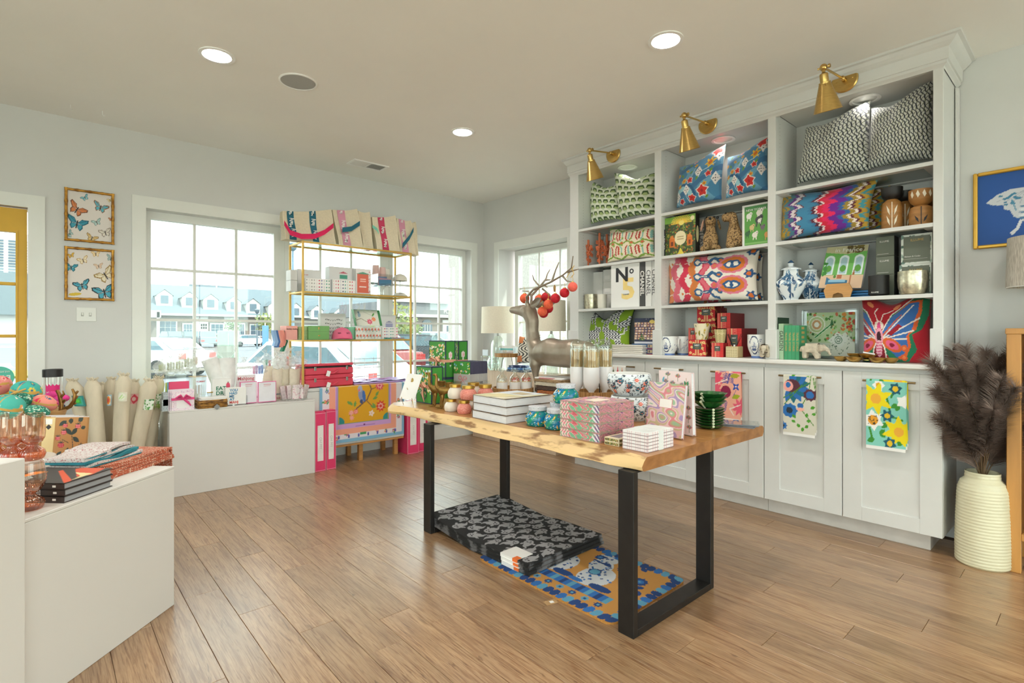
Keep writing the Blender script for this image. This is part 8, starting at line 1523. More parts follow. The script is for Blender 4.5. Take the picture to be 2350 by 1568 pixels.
# water bottle
d=2.98;p=PD(121,1000,d);p.z=PLZ-.0;R=17.5/FPX*d;zt=EYE-(848-CY)/FPX*d-PLZ;zb=zt-.27;t=T('water_bottle','clear bottle with black lid and hot pink label','bottle',p);B().lathe([(R,0),(R*1.03,.01),(R,.03),(R,zt-.04)],28).obj('bottle_wall',ACRYL,t,40);B().lathe([(R*1.06,zt-.042),(R*1.06,zt),(R*.98,zt+.002)],28).obj('lid',BLACK,t,40);B().lathe([(R*.9,.01),(R*.9,zt*.62)],24).obj('dark_filling',M('dark_filling','3a3c46',.7,var=.2,sc=40),t,40)
q=B();A=math.atan2(-p.y,-p.x)
for k_ in range(9):a=A-.75+1.5*k_/8;q.v+=[(R*1.02*math.cos(a),R*1.02*math.sin(a),zt-.17+.008*math.sin(k_*2)),(R*1.02*math.cos(a),R*1.02*math.sin(a),zt-.085+.007*math.cos(k_*3))]
q.f=[(2*k_,2*k_+2,2*k_+3,2*k_+1)for k_ in range(8)];q.obj('label',M('hot_pink_label','d81e78',.5),t);text(t,'Mahjong',0,(R*1.04*math.cos(A),R*1.04*math.sin(A),zt-.125),INKW,(PI/2,-.1,A+PI/2),wid=R*1.2,bold=.01)
p2=PD(131,907,d-.05);t=T('hair_scrunchie','magenta crumpled scarf tucked beside the bottle','scarf',Vector((p2.x,p2.y,PLZ)));b=B()
for k_ in range(5):b.sph((.0+.02*math.sin(k_*2),.012*math.cos(k_*3),p2.z-PLZ-.04+.02*k_%.06),.03,10,8,(1.2,1,.7))
b.obj('cloth',M('magenta_cloth','d8388a',.8,var=.2,sc=40),t,60);bxo('navy_roll',M('navy_cloth','3f4a68',.8),t,-.035,.035,-.03,.03,0,p2.z-PLZ-.04,.02)
# rolled canvas bags standing on the floor
CNV=M('canvas_tube','d6c9b2',.92,var=.07,sc=14,stretch=(1,1,.3),bump=.35,bsc=200)
def rollbag(label,tx,ty,bx,d0,w,patch=None,tie=True,seed=0):
 dt=d0+.05;top=PD(tx,ty+6,dt);R=w/2/FPX*d0;m=PD(bx,1040,d0);dirv=(m-top).normalized();k_=-top.z/dirv.z;bot=top+dirv*k_;o=Vector((bot.x,bot.y,0));t=T('rolled_bag',label,'bag',o,0,'rolled canvas bags');g=random.Random(seed);ax=(top-bot);n=18;b=B();ex=Vector((CA,-SA,0));ey=Vector((SA,CA,0))
 for j in range(n+1):
  s=j/n;c=bot-o+ax*s;rr2=R*(.82+.18*s)if s<.965 else R*(1-.5*((s-.965)/.035)**2)
  for i in range(20):a=i*PI/10;wv=1+.05*math.sin(3*a+s*7+seed)+.03*math.sin(7*a+seed*2+s*13);b.v.append(tuple(c+ex*rr2*wv*math.cos(a)+ey*rr2*.8*wv*math.sin(a)))
 b.v=[(x,y,max(.002,z))for x,y,z in b.v];b.f=[(j*20+i,j*20+(i+1)%20,(j+1)*20+(i+1)%20,(j+1)*20+i)for j in range(n)for i in range(20)]+[tuple(range(20))[::-1],tuple(n*20+i for i in range(20))];b.obj('canvas_roll',CNV,t,60)
 tp_=top-o;b=B()
 for i in range(9):a=i*2*PI/9;b.tube([tp_+ex*.01*math.cos(a)+ey*.01*math.sin(a)-Vector((0,0,.012)),tp_+ex*R*.7*math.cos(a)+ey*R*.5*math.sin(a)+Vector((0,0,.010+.006*(i%2)))],[.010,.006],5)
 b.obj('gathered_top',CNV,t,60)
 if tie:B().tube([tp_,tp_+ex*-.03+Vector((0,0,.03)),tp_+ex*-.05+Vector((0,0,.01)),tp_+ex*-.01],.0025,5).tube([tp_,tp_+ex*.03+Vector((0,0,.022)),tp_+ex*.04,tp_+ex*.01],.0025,5).obj('drawstring',CANE,t,60)
 if patch:
  px,py,pw,ph,pic=patch;pc=PD(px,py,d0-R*.8-.012)-o;upv=ax.normalized();grid('sewn_patch',pic,lambda u,v:tuple(pc+ex*(u-.5)*pw/FPX*d0+upv*(v-.5)*ph/FPX*d0+ey*.5*R*((2*u-1)**2)*.5),t)
 return t
pt1=Pic(20,20,'1f7a78').rect(.14,.14,.86,.86,'2fa08a').rect(.26,.26,.76,.78,'2a9a4a').ell(.5,.52,.2,.17,'58c83a');pt2=Pic(16,24,'e8e4dc').rect(.02,.04,.64,.96,'7ab0c8').rect(.08,.1,.6,.9,'f0e4d4').ell(.34,.5,.22,.36,'e88a2c').ell(.34,.5,.12,.2,'d84a4a');pt3=Pic(20,20,'dcd2c0').ell(.5,.5,.48,.48,'d8dcc0').ell(.5,.5,.4,.4,'e8e4d8').line([(.3,.3),(.6,.7)],.14,'b8d890').line([(.5,.25),(.75,.5)],.12,'c8e0a0');pt4=Pic(20,22,'f0b8b8').poly([(.5,1),(.95,.5),(.5,0),(0,.5)],'e0485c').ell(.45,.5,.2,.2,'f4c8c4');pt5=Pic(22,22,'e4e8dc').dots(24,.09,['5a9a4a','3f7a3a','8fbf7a'],3).ell(.5,.5,.17,.17,'e8ecdc').ell(.5,.5,.09,.09,'4a7a3a')
rollbag('leaning canvas roll with teal and green patch by the antlers',166,868,214,3.75,36,(177,921,27,25,pt1),False,1);rollbag('plain upright canvas roll with faint script near its foot',212,866,226,3.72,35,None,False,2);rollbag('canvas roll hidden behind the plain upright one',236,876,244,3.95,30,None,False,3)
rollbag('canvas roll with narrow orange and blue patch',256,864,250,3.85,29,(248,919,11,25,pt2),False,4);rollbag('tall canvas roll with round pale green patch',284,856,275,3.75,34,(278,911,21,21,pt3),True,5);rollbag('canvas roll with red diamond patch',309,869,292,3.95,27,(307,916,20,23,pt4),False,6)
rollbag('canvas roll with green flower patch leaning to the plinth',344,868,312,3.80,36,(338,929,22,24,pt5),True,7);rollbag('rearmost canvas roll against the long plinth, green flower patch',366,862,338,4.02,27,(362,916,14,22,pt5),True,8);rollbag('short canvas roll squeezed beside the long plinth',352,960,348,4.1,24,None,False,9)
# ================================================================ WINDOW-SIDE DISPLAY, VASE, SIDEBOARD
PALE=M('pale_oak','c4aa90',.55,col2='d6c2aa',sc=10,stretch=(1,30,.6),lo=.4,hi=.6);PT=.80;t=T('display_plinth','pale oak plinth box under the bookcase-side window','plinth',(3.81,3.64,0));bxo('plinth_box',PALE,t,0,.228,0,1.36,0,PT,.003)
LSH=M('lamp_linen','eee4d0',.85,var=.03,sc=90);LG=MG('lamp_glass','f6fcf9',.97,.04,.12)
def tlamp(label,cx,pw,yt,ys,X,z0):
 p=PX(cx,765,X);p.z=z0;R=pw/2/FPX*dep(p);zt,zs=zat(yt,p)-z0,zat(ys,p)-z0;t=T('table_lamp',label,'lamp',p,0,'drum-shade table lamps')
 B().lathe([(R*.96,zt),(R,zs),(R*.985,zs),(R*.945,zt)],40,cap=False).obj('shade',LSH,t,60);hb=zs-.03
 B().lathe([(R*.5,0),(R*.5,.012),(R*.46,.03),(R*.46,hb*.66),(R*.4,hb*.82),(R*.22,hb*.95),(R*.12,hb)],28,cap=False).obj('glass_base',LG,t,60);B().lathe([(.012,hb),(.016,hb+.01),(.008,zs+.02),(.008,zt*.96)],12).obj('stem',M('nickel','b8b8b4',.3,1),t,40)
tlamp('drum-shade lamp with clear glass base facing the muzzle of the deer',1143,78,705,765,3.885,PT);tlamp('drum-shade lamp behind the antlers of the deer',1265,68,690,760,3.885,PT)
p=PX(1164,765,3.90);p.z=PT;s=dep(p)/FPX;h1_=zat(811,p)-PT;t=T('rattan_riser','oval rattan riser on thin metal legs between the lamps','riser',p);B().lathe([(29*s,h1_-.04),(29*s,h1_),(.001,h1_)],40).obj('rattan_top',RAT,t,40)
for k in range(4):a=k*PI/2+.4;B().tube([(22*s*math.cos(a),22*s*math.sin(a),h1_-.04),(30*s*math.cos(a),26*s*math.sin(a),.002)],.003,6).obj('metal_leg',BLACK,t,60)
t=T('card_rack','clear rack of white cards with turquoise bands on the rattan riser','card rack',(p.x,p.y,PT+h1_+.001),-PI/2+.3)
for k in range(4):o=bxo('card',CARD,t,-.10+.002*k,.10-.002*k,-.001,.001,.004,.085,0);o.location=(0,-.03+.02*k,0);o.rotation_euler=(-.2,0,0);bxo('turquoise_band',M('band_turq','6cc0c0',.6),o,-.09,.09,-.0022,-.001,.035,.055,0)
b=B();b.box(-.11,.11,-.05,.05,0,.003).box(-.11,.11,-.05,-.047,0,.04).box(-.11,-.107,-.05,.05,0,.07).box(.107,.11,-.05,.05,0,.07).obj('acrylic',ACRYL,t,fix=False)
p=PX(1119,765,3.88);p.z=PT;s=dep(p)/FPX;t=T('acrylic_stand','small clear shelf stand with cups at the window corner','stand',p);b=B()
for z in(.02,.09,.15):b.box(-.06,.06,-.05,.05,z,z+.004)
for x in(-.06,.055):b.box(x,x+.005,-.05,.05,0,.155)
b.obj('acrylic',ACRYL,t,fix=False);q=T('sign_card','small blank pale card at the window corner','card',(p.x-.02,p.y+.02,PT+.158),-PI/2);bxo('card_face',M('card_sky','dde6ec',.6),q,-.05,.05,0,.002,0,.07,0)
p=PX(1143,765,3.86);p.z=PT;t=T('glass_vase','round clear glass vase behind the notecard holder','vase',(p.x-.04,p.y+.04,PT));B().lathe([(.04,0),(.075,.05),(.08,.09),(.05,.14),(.055,.16)],24,cap=False).obj('glass',LG,t,60)
# blue shirts and throws folded, tiger cushion
for i,(c,c2,s)in enumerate((('6a7480','9aa2aa','grey folded cloth at the base of the blue pile'),('4a7fc0','9cc0e4','bright blue folded cloth in the window pile'),('2f3f6a','a8b4d0','navy and white folded cloth on the window pile'))):
 p=PX(1192,765,3.90);t=T('folded_cloth',s,'cloth',(p.x-.02,p.y,PT+.024*i),.1*i,'folded window cloths');b=B()
 for k in range(2):b.box(-.07,.07,-.15+.02*i,.12-.02*i,.011*k,.011*k+.0105,.005)
 b.obj('fold',M('cloth_w'+c,c,.9,col2=c2,sc=22,lo=.45,hi=.6),t,fix=False)
tg=Pic(50,60,'e4dccc');tg.put(np.sin(tg.X*40+5*np.sin(tg.Y*14))>.2,'2a2622').put((np.sin(tg.Y*9)>.5)&(np.sin(tg.X*12)>.1),'d87a3a')
pillow('tiger-striped cushion almost hidden behind the deer neck',3.92,((1192,772),(1240,768),(1240,834),(1186,836)),.05,tg,.06,(0,.1,.4))
# ceramic vase of pampas plumes
p=P(2255,1294,0);VZ=.487;VM=M('ceramic_ivory','dcd7b8',.35,var=.03);t=T('floor_vase','ivory ribbed floor vase filled with brown pampas plumes','vase',p);R=.112
pv=[(.93,0),(1,.012),(1,.1),(.97,.25),(.93,.36),(.9,.40),(.80,.435),(.64,.452),(.62,.487)];zz=[b_ for a_,b_ in pv];rr_v=[a_*R for a_,b_ in pv];n=96;b=B();rows=150
for j in range(rows+1):
 z=VZ*j/rows;r0=np.interp(z,zz,rr_v);k=int(z/.0163);ph=(z/.0163)%1
 for i in range(n):a=2*PI*i/n;bump=.0042*abs(math.sin(a*26+k*1.7+.5*math.sin(k)))**.5*abs(math.sin(PI*ph))**.5;b.v.append(((r0+bump)*math.cos(a)*1.0,(r0+bump)*math.sin(a),z))
b.f=[(j*n+i,j*n+(i+1)%n,(j+1)*n+(i+1)%n,(j+1)*n+i)for j in range(rows)for i in range(n)];b.obj('vase_body',VM,t,80);B().lathe([(.066,VZ),(.060,VZ-.02),(.058,.3),(.001,.29)],32,cap=False).obj('vase_inside',VM,t,60)
PLU=[M(f'pampas_{i}',c,.9,var=.15,sc=30)for i,c in enumerate(('7f6c62','8f7c72','6d5b51'))];STM=M('plume_stem','6a5238',.8);pp=T('pampas_bouquet','bouquet of fluffy brown pampas plumes in the ivory vase','dried plant',(p.x,p.y,VZ-.12));rg=random.Random(9);d0=dep(p);base=Vector((p.x,p.y,VZ-.12))
TIPS=[(2140,840,-.1),(2150,905,.05),(2160,970,-.1),(2185,815,.1),(2215,808,0),(2200,860,-.15),(2240,850,-.1),(2262,818,.1),(2290,830,0),(2320,815,.15),(2345,850,-.05),(2350,930,-.15),(2340,985,0),(2180,1010,.1),(2385,880,.0),(2370,1000,.1),(2300,880,-.2),(2225,930,-.22),(2280,950,-.25),(2330,900,-.2)]
for i,(tx,ty,od)in enumerate(TIPS):
 if i in(10,11,14,15):tx-=12
 tip=PD(tx,ty,d0+od*.7)-base;side=Vector((tip.x,tip.y,0));hgt=tip.z+.06;st=[]
 for k in range(15):s=k/14;st.append(Vector((side.x*s**1.7,side.y*s**1.7,.02+hgt*(1.12*s-.12*s**3.2)-.06*s)))
 B().tube(st,[.0028]*14+[.001],5).obj('stem',STM,pp);b=B()
 for h in range(1100):
  s=.36+.64*rg.random()**.8;f=s*14;k=min(13,int(f));o=st[k].lerp(st[k+1],f-k);tg_=(st[k+1]-st[k]).normalized();a=rg.uniform(0,2*PI);q=tg_.orthogonal().normalized();w=tg_.cross(q);rad=q*math.cos(a)+w*math.sin(a);L=.135*(1-.5*(s-.36)/.64)*rg.uniform(.6,1.15);dr=Vector((0,0,-.35));d1=(tg_*.9+rad*.75).normalized();d2=(tg_*.75+rad*.85+dr*.6).normalized();m_=o+d1*L*.5;e=m_+d2*L*.6;sd=d1.cross(Vector((.3,.8,.5))).normalized()*.0014
  b.add([o-sd,o+sd,m_+sd*.8,m_-sd*.8,e],[(0,1,2,3),(3,2,4)])
 b.v=[(min(x,4.04-base.x),y,z)for x,y,z in b.v];tag(b.obj('plume',PLU[i%3],pp,fix=False),kind='stuff')
# sideboard with lamp, framed print
SBW=M('sideboard_wood','c08a48',.42,var=.14,sc=5,stretch=(3,3,.35));SBP=M('sideboard_panel','c08038',.4,var=.1,sc=4,stretch=(3,3,.35));t=T('sideboard','tall honey-coloured wooden cupboard at the picture edge','cupboard',(3.70,-.33,0));w=.675
for y in(-w,w-.055):
 for x in(0,.29):bxo('leg',SBW,t,x,x+.05,y,y+.055,0,1.24,.003)
bxo('top',SBW,t,-.004,.345,-w-.004,w+.004,1.215,1.245,.003);bxo('back',SBW,t,.31,.335,-w+.05,w-.05,.15,1.21,0);bxo('side_panel',SBW,t,.05,.29,w-.045,w-.02,.17,1.21,.002);bxo('bottom_rail',SBW,t,.006,.04,-w+.055,w-.055,.165,.20,.002)
for i in range(2):y0=-w+.058+i*.56;d=bxo('door',SBP,t,.012,.03,y0,y0+.557,.203,1.19,.002);bxo('door_stile',SBW,d,.008,.012,y0+.50,y0+.557,.203,1.19,.001);bxo('handle',BRONZE,d,-.012,.0,y0+.06,y0+.07,.66,.78,.003)
pl=PX(2307,765,3.88).y;t=T('table_lamp','oatmeal linen shade lamp on the honey cupboard','lamp',(3.88,pl-.165,1.246));z1_,z2_=zat(661,Vector((3.88,pl,0)))-1.246,zat(551,Vector((3.88,pl,0)))-1.246;LIN=M('oatmeal_linen','b5aca0',.9,col2='d0c8bc',sc=60,stretch=(4,4,.4),lo=.4,hi=.6,bump=.4,bsc=300)
B().lathe([(.165,z1_),(.158,z2_),(.154,z2_),(.161,z1_)],48,cap=False).obj('shade',LIN,t,60);B().lathe([(.163,z1_+.001),(.163,z1_-.004),(.159,z1_-.004)],48,cap=False).obj('shade_rim',CARD,t,60);B().lathe([(.06,0),(.06,.015),(.05,.02),(.055,.06),(.035,.085),(.03,.10),(.055,.13),(.03,.16),(.012,.18),(.01,z1_+.05)],28).obj('lamp_base',M('olive_glaze','8f8456',.35),t,50)
a=PX(2233,400,4.04);zb=PX(2233,573,4.04).z;H=a.z-zb;W=H*1.28;t=T('framed_print','gilt framed white wing print on royal blue','picture',(4.054,a.y-W/2,(a.z+zb)/2),-PI/2);k=.02
for(x0,x1,z0,z1_,nm)in((-W/2,-W/2+k,-H/2,H/2,'frame_side'),(W/2-k,W/2,-H/2,H/2,'frame_side'),(-W/2+k,W/2-k,-H/2,-H/2+k,'frame_rail'),(-W/2+k,W/2-k,H/2-k,H/2,'frame_rail')):bxo(nm,GOLDP,t,x0,x1,-.022,0,z0,z1_,.005)
wp=Pic(120,96,'1c4f98',1.3)
for sg in(1,-1):
 m=lambda l:[(.65-sg*(.65-x),y)for x,y in l]
 wp.poly(m([(.09,.6),(.2,.7),(.36,.76),(.62,.74),(.63,.5),(.58,.3),(.5,.26),(.45,.32),(.38,.36),(.34,.46),(.28,.48),(.27,.54),(.16,.56)]),'c8cad0').poly(m([(.34,.14),(.4,.2),(.44,.32),(.47,.3),(.43,.18),(.36,.1)]),'d8d8dc')
 for i in range(5):wp.line(m([(.5,.72),(.2+.08*i,.6-.02*i)]),.008,'a8acb8').poly(m([(.44-.02*i*.5,.5-.04*i),(.62,.52-.04*i),(.6,.49-.04*i),(.46,.48-.04*i)]),['4a78a0','e4e6ea'][i%2])
 g=random.Random(3);[wp.ell(*m([(g.uniform(.24,.44),g.uniform(.54,.7))])[0],.022,.014,'3a7a9c')for _ in range(16)];wp.line(m([(.36,.6),(.4,.45)]),.014,'4a8aa8').poly(m([(.5,.56),(.54,.68),(.58,.56)]),'3f6f98')
decal('print',wp,t,-W/2+k,W/2-k,-H/2+k,H/2-k,-.006);bxo('backing',CARD,t,-W/2+.01,W/2-.01,-.004,0,-H/2+.01,H/2-.01,0)
# ================================================================ OUTSIDE
GZ=-.4;ASPH=M('asphalt','52565d',.9,var=.08,sc=2)
tag(bxo('parking_lot',ASPH,None,-90,140,-70,150,GZ-.2,GZ,0),kind='structure');PAVE=M('paving','8c8983',.85,var=.05);tag(bxo('pavement',PAVE,None,-14,16,5.55,7.2,GZ-.05,-.1,0),kind='structure');tag(bxo('pavement',PAVE,None,4.6,8,-14,5.5,GZ-.05,-.1,0),kind='structure');BOUNCE=M('bounce_concrete','d6d2c8',.85,var=.04);tag(bxo('added_bounce_slab',BOUNCE,None,-20,24,-22,-3.4,GZ-.05,-.1,0),kind='structure');tag(bxo('added_bounce_slab',BOUNCE,None,-20,-3.6,-3.4,5.4,GZ-.05,-.1,0),kind='structure')  # pale slabs added out of view to bounce daylight onto the ceiling
LAWN=M('lawn','56622c',.95,col2='6c6438',sc=3);tag(bxo('lawn',LAWN,None,-20,40,26,30,GZ,GZ+.08,0),kind='structure');tag(bxo('lawn',LAWN,None,-8,14,7.3,8.3,GZ-.02,-.2,0),kind='structure')
ROOF=M('slate_roof','4c5860',.85,var=.06,sc=20);SIDE=M('siding','a5a5a2',.7,var=.03);BRK=M('grey_brick','69615b',.85,col2='746c66',sc=30,lo=.42,hi=.58);DGL=M('dark_pane','3c4f5c',.15,var=.1)
t=T('shop_building','long grey-roofed shop row with white dormers across the lot','building',(0,90,GZ));xa,xb=PY(300,700,90).x,PY(905,700,90).x;ze=PY(420,718,90).z-GZ;zr=PY(420,656,96).z-GZ
bxo('wall',BRK,t,xa,xb,.3,14,0,ze,0);B().add([(xa-.5,-.5,ze-.2),(xb+.5,-.5,ze-.2),(xb+.5,6,zr),(xa-.5,6,zr),(xb+.5,14,ze),(xa-.5,14,ze)],[(0,1,2,3),(3,2,4,5),(1,4,2),(0,3,5)]).obj('roof',ROOF,t);bxo('fascia',SIDE,t,xa-.5,xb+.5,-.55,-.3,ze-.45,ze-.15,0)
xs=[PY(x,700,90).x for x in(381,438,486,538,581,629,676,722,772)];slope=(zr-ze+.2)/6.5
for i,x in enumerate(xs):
 z0=PY(381+49*i,668+4.6*i+33,90).z-GZ;y0=-.5+(z0-ze+.2)/slope;b=B();w,h=1.0,1.55;b.prism([(x-w,z0),(x+w,z0),(x+w,z0+h),(x,z0+h+.8),(x-w,z0+h)],y0,y0+4);d=b.obj('dormer',SIDE,t);bxo('pane',DGL,d,x-.48,x+.48,y0-.06,y0+.02,z0+.35,z0+1.5,0);r_=B().add([(x-w-.15,y0-.1,z0+h-.1),(x,y0-.1,z0+h+.85),(x,y0+4,z0+h+.85),(x-w-.15,y0+4,z0+h-.1),(x+w+.15,y0-.1,z0+h-.1),(x+w+.15,y0+4,z0+h-.1)],[(0,1,2,3),(1,4,5,2)]).obj('dormer_roof',ROOF,d)
for(a,c,y0,y1)in((366,404,737,766),(421,441,744,768),(460,475,743,756),(484,512,744,766),(549,560,744,776),(575,608,746,771),(640,668,746,770),(700,728,748,771),(760,786,749,772)):
 A_,C_=PY(a,y0,90.2),PY(c,y1,90.2);f_=bxo('window',SIDE,t,A_.x-.15,C_.x+.15,.15,.32,C_.z-GZ-.15,A_.z-GZ+.15,0)
 for i in range(3):
  for j in range(2):ww,hh=(C_.x-A_.x)/3,(A_.z-C_.z)/2;bxo('pane',DGL,f_,A_.x+ww*i+.04,A_.x+ww*(i+1)-.04,.1,.16,C_.z-GZ+hh*j+.04,C_.z-GZ+hh*(j+1)-.04,0)
A_=PY(345,697,89);C_=PY(369,786,89);bxo('porch',SIDE,t,A_.x-3,C_.x,-1.2,.2,PY(355,729,89).z-GZ,ze+.2,0);bxo('column',SIDE,t,C_.x-.5,C_.x-.15,-1.2,-.8,0,ze,0)
for(a,c)in((443,478),(515,548)):bxo('white_bay',SIDE,t,PY(a,740,90).x,PY(c,740,90).x,.1,.3,0,ze,0)
bxo('rooftop_sign',M('sign_navy','46505c',.7),t,PY(436,657,108).x,PY(537,660,108).x,18,19,zr-2,PY(470,654,108).z-GZ,0);m_=PY(497,594,105);B().tube([(m_.x,15,zr-2),(m_.x,15,m_.z-GZ)],.12,6).obj('mast',M('mast_grey','a8a8a8',.7),t)
t=T('corner_shop','grey flat-roofed shop with arched window and white band','building',(0,48,GZ));xa,xb=PY(893,700,48).x,PY(1120,700,48).x;Z=lambda x,y:PY(x,y,48).z-GZ
bxo('wall',BRK,t,xa,xb,.2,12,0,Z(1000,728),0);bxo('parapet',M('parapet_grey','626467',.8,var=.04),t,xa,xb,0,12,Z(1000,727),Z(985,694),0);bxo('cornice',SIDE,t,xa,xb,-.2,.2,Z(985,696),Z(985,692),0);bxo('white_band',SIDE,t,xa,xb,-.3,.2,Z(1000,729),Z(1000,722.5),0)
A_=PY(970,748,48).x;C_=PY(993,748,48).x;b=B();m_=(A_+C_)/2;r_=(C_-A_)/2;zz_=Z(980,744);b.prism([(A_,0.9),(C_,.9),(C_,zz_)]+[(m_+r_*math.cos(k*PI/8),zz_+r_*.8*math.sin(k*PI/8))for k in range(1,8)]+[(A_,zz_)],.1,.25).obj('arched_window',DGL,t)
for k in range(1,4):bxo('glazing_bar',SIDE,t,A_+(C_-A_)*k/4-.03,A_+(C_-A_)*k/4+.03,.05,.1,.9,zz_+.2,0)
A_=PY(1016,738,48).x;C_=PY(1052,738,48).x;bxo('shopfront',SIDE,t,A_,C_,-.05,.2,0,Z(1030,735),0);bxo('door_glass',DGL,t,A_+.5,C_-.4,-.1,-.04,.1,Z(1030,748),0);text(t,'PLAYA',0,((A_+C_)/2-.1,-.02,Z(1030,716)),SIDE,wid=(C_-A_)*.8,bold=.03)
t=T('office_tower','tall blue-glazed office tower seen through the yellow door','building',(PY(10,600,125).x,125,GZ));hw=9;ht=PY(10,534,125).z-GZ;bxo('tower_slab',SIDE,t,-hw,hw,0,12,0,ht,0)
for i in range(12):
 z=12+i*(ht-13)/12
 for j in range(6):bxo('pane',DGL,t,-hw+.5+j*3,-hw+2.9+j*3,-.1,.1,z,z+(ht-13)/12*.55,0)
bxo('low_roof',ROOF,t,-20,5,-12,-2,4.5,11,0);bxo('low_wall',SIDE,t,-20,5,-11,-2.2,0,4.6,0)
CARG=M('car_glass','5a6f78',.1,var=.1);TYR=M('tyre','2c2e30',.8);LIT=M('car_lamp','c84a4a',.3)
def car(label,p,rz,hexa,pickup=False,s=1):
 t=T('pickup_truck' if pickup else 'car',label,'car',(p.x,p.y,GZ),rz);m=M('car_'+hexa,hexa,.25,var=.03,coat=.5);w=.9*s
 pr=[(-2.2,.35),(-2.25,.75),(-2.1,.95),(2.0,.95),(2.25,.8),(2.25,.35)]if not pickup else[(-2.7,.5),(-2.7,1.15),(2.4,1.15),(2.6,.9),(2.6,.5)];cb_=[(-1.9,.95),(-1.2,1.42),(.5,1.45),(1.25,.95)]if not pickup else[(-.6,1.15),(-.45,1.85),(.9,1.85),(1.5,1.15)]
 B().prism([(x*s,z*s)for x,z in pr],-w,w).obj('body',m,t);B().prism([(x*s,z*s)for x,z in cb_],-w*.86,w*.86).obj('cabin',m,t);g=[((cb_[0][0]+cb_[1][0])/2,0)]
 c=B();i_=[(cb_[0][0]*.82-.0,cb_[0][1]+.06),(cb_[1][0]*.96,cb_[1][1]-.07),(cb_[2][0]*.98,cb_[2][1]-.07),(cb_[3][0]*.86,cb_[3][1]+.06)];c.prism([(x*s,z*s)for x,z in i_],-w*.875,w*.875);c.obj('side_glass',CARG,t)
 for(q0,q1,e,nm)in((cb_[2],cb_[3],1,'windscreen'),(cb_[0],cb_[1],-1,'rear_window')):a_,c_=Vector((q0[0],0,q0[1])),Vector((q1[0],0,q1[1]));n_=Vector((e*.02,0,.02));a2_,c2_=a_.lerp(c_,.12)+n_,a_.lerp(c_,.9)+n_;B().add([(v.x*s,y*w*.78,v.z*s)for v,y in((a2_,-1),(a2_,1),(c2_,1),(c2_,-1))],[(0,1,2,3)]).obj(nm,CARG,t)
 for x in(-1.4,1.4):
  for y in(-w,w):B().lathe([(.33*s,-.1),(.33*s,.1)],16,c=(x*s,y*.95,.33*s),R=Matrix.Rotation(PI/2,3,'X')).obj('wheel',TYR,t)
 for y in(-.7,.7):bxo('tail_lamp',LIT,t,(pr[1][0]-.03)*s,pr[1][0]*s,y*s-.15*s,y*s+.15*s,.7*s,.9*s,0)
pc_=lambda px,d:PD(px,780,d)
car('dark silver pickup truck parked by the brick end of the shop row',pc_(396,62),1.9,'485058',True);car('pale silver pickup truck tail-on beside the utility cabinet',pc_(477,60),1.45,'6c767e',True);car('grey pickup truck half hidden between two others',pc_(437,65),1.5,'38424a',True);car('small white saloon parked under the dormers',pc_(571,64),.15,'e8ecf0')
car('large white car parked right outside the étagère window',PD(722,800,11.2),PI*.62,'f0f2f4',s=1.0);car('red car with dark windows behind the white car',PD(806,800,17),PI*.55,'8c3034',s=1.1);car('black saloon by the shrubs outside the second window',PD(925,800,22),2.6,'3a444c',s=1.1);car('white car near the pavement at the window corner',PD(338,800,20),2.2,'f2f2f2');car('white van-like car beside the grey shop',PD(975,800,34),2.9,'eef0f2',s=1.2);car('white hatchback in front of the arched window',PD(1010,800,40),2.9,'e4e8ec',s=1.1)
LEAFM=M('leaf_green','4e6030',.8,col2='6c7034',sc=3,lo=.4,hi=.6);LEAFD=M('leaf_dark','445a38',.8,col2='5c6c44',sc=3,lo=.4,hi=.6);TRK=M('bark','7a6a5a',.9)
def tree(label,p,h,r,mat,seed,trunk=True):
 t=T('street_tree' if trunk else 'shrub',label,'tree' if trunk else 'shrub',(p.x,p.y,GZ));g=random.Random(seed);b=B()
 for k in range(420 if trunk else 300):
  v=Vector((g.gauss(0,1),g.gauss(0,1),g.gauss(0,1))).normalized()*r*g.random()**.4;c=Vector((v.x,v.y,(h-r if trunk else r*.5)+v.z*(1 if trunk else .5)));s=r*g.uniform(.07,.16);q=Vector((g.uniform(-1,1),g.uniform(-1,1),g.uniform(-1,1))).normalized();w=q.orthogonal().normalized();b.add([c-q*s,c+w*s*.6,c+q*s,c-w*s*.6],[(0,1,2,3)])
 tag(b.obj('foliage',mat,t,fix=False),kind='stuff')
 if trunk:B().tube([(0,0,0),(.05,0,h*.5),(0,.05,h*.8)],[r*.09,r*.07,r*.03],7).obj('trunk',TRK,t,60)
tree('small yellow-green tree by the banner pole',PD(610,780,50),3.6,1.0,LEAFM,1);tree('slim green tree before the shop row',PD(535,780,60),3.4,.9,LEAFD,2);tree('leafy street tree behind the étagère end',PD(905,780,26),3.2,1.2,LEAFM,3);tree('rounded tree beyond the black saloon',PD(935,790,30),2.6,1.0,LEAFD,4)
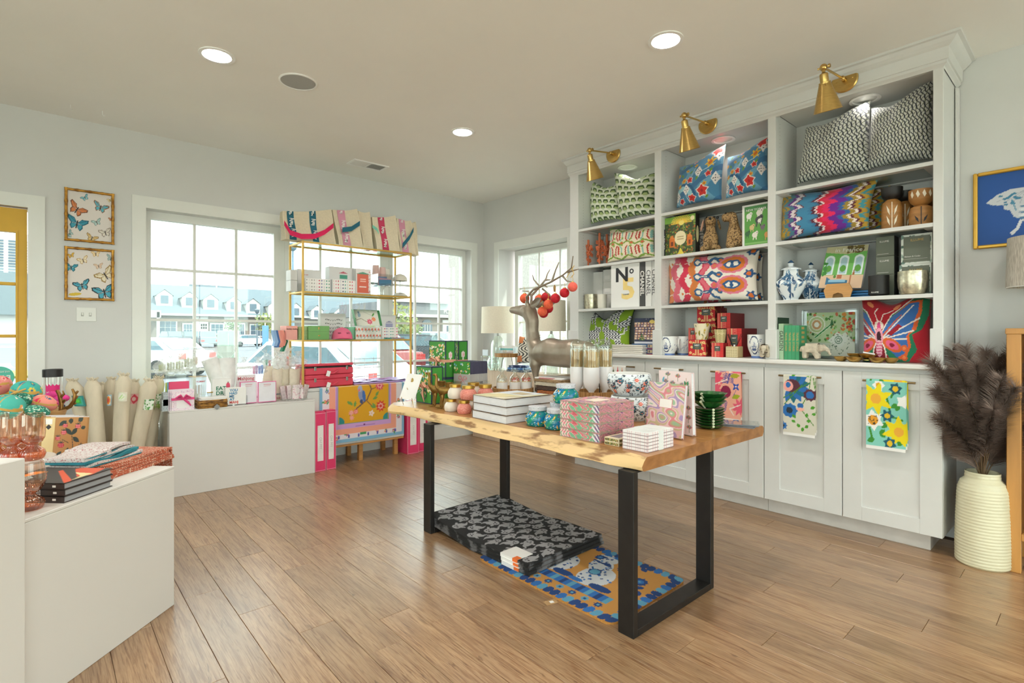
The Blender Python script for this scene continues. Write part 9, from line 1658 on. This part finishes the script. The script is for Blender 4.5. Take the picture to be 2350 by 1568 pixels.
for i,(px,d,r,m,s)in enumerate(((828,14,.8,LEAFM,'yellow-green shrub outside the lilac packet'),(858,15,.7,LEAFM,'yellow-green shrub near the black saloon'),(925,13,.55,LEAFD,'grey-green shrub low by the window corner'),(380,9.4,.45,LEAFD,'low shrub outside the treat basket'),(560,9.0,.4,LEAFM,'low shrub outside the Mahjong card'))):tree(s,PD(px,800,d),1,r,m,i+9,False)
for i,(x,y,h)in enumerate(((13,6.0,4.2),(15,8.6,5.0),(16,10.5,4.4))):tree(['tree seen past the second lamp','taller tree beyond the side window','tree at the far edge of the side window'][i],Vector((x,y,0)),h,1.6,LEAFD,i+30)
t=T('brick_house','pale brick wall beyond the side window','building',(9.0,9.0,GZ));bxo('wall',M('pale_brick','98938e',.85,col2='a29e99',sc=22,lo=.45,hi=.55),t,0,3,0,4,0,6,0)
u=PD(518,800,25);t=T('utility_cabinet','pale green utility cabinet standing on the lot','cabinet',(u.x,u.y,GZ),-.5);UG=M('utility_green','74837a',.6);bxo('housing',UG,t,-.38,.38,0,.7,0,1.75,.03);bxo('door_seam',M('seam_grey','8a9a94',.7),t,.09,.13,-.01,0,.1,1.6,0)
u=PD(609,800,40);t=T('banner_pole','short blue banner post on the lawn edge','banner',(u.x,u.y,GZ));bxo('banner',M('banner_blue','4a76a4',.7),t,-.22,.22,-.04,.04,.3,2.2,.01);B().tube([(0,0.06,0),(0,.06,2.4)],.04,8).obj('pole',M('mast_grey','a8a8a8',.7),t)
for i,(px,d,yt)in enumerate(((590,55,711),(672,30,560))):u=PD(px,800,d);t=T('street_lamp',['black lantern lamp post before the dormers','tall blue-grey lamp post behind the étagère'][i],'lamp post',(u.x,u.y,GZ));z=zat(yt,u)-GZ;m_=M('post_blue','5c7488',.6)if i else M('post_dark','5a6670',.6);B().tube([(0,0,0),(0,0,z-.4)],[.1,.07],8).obj('pole',m_,t,60);B().lathe([(.08,z-.4),(.2,z-.3),(.26,z),(.05,z+.12)],12).obj('lantern',m_,t,60)
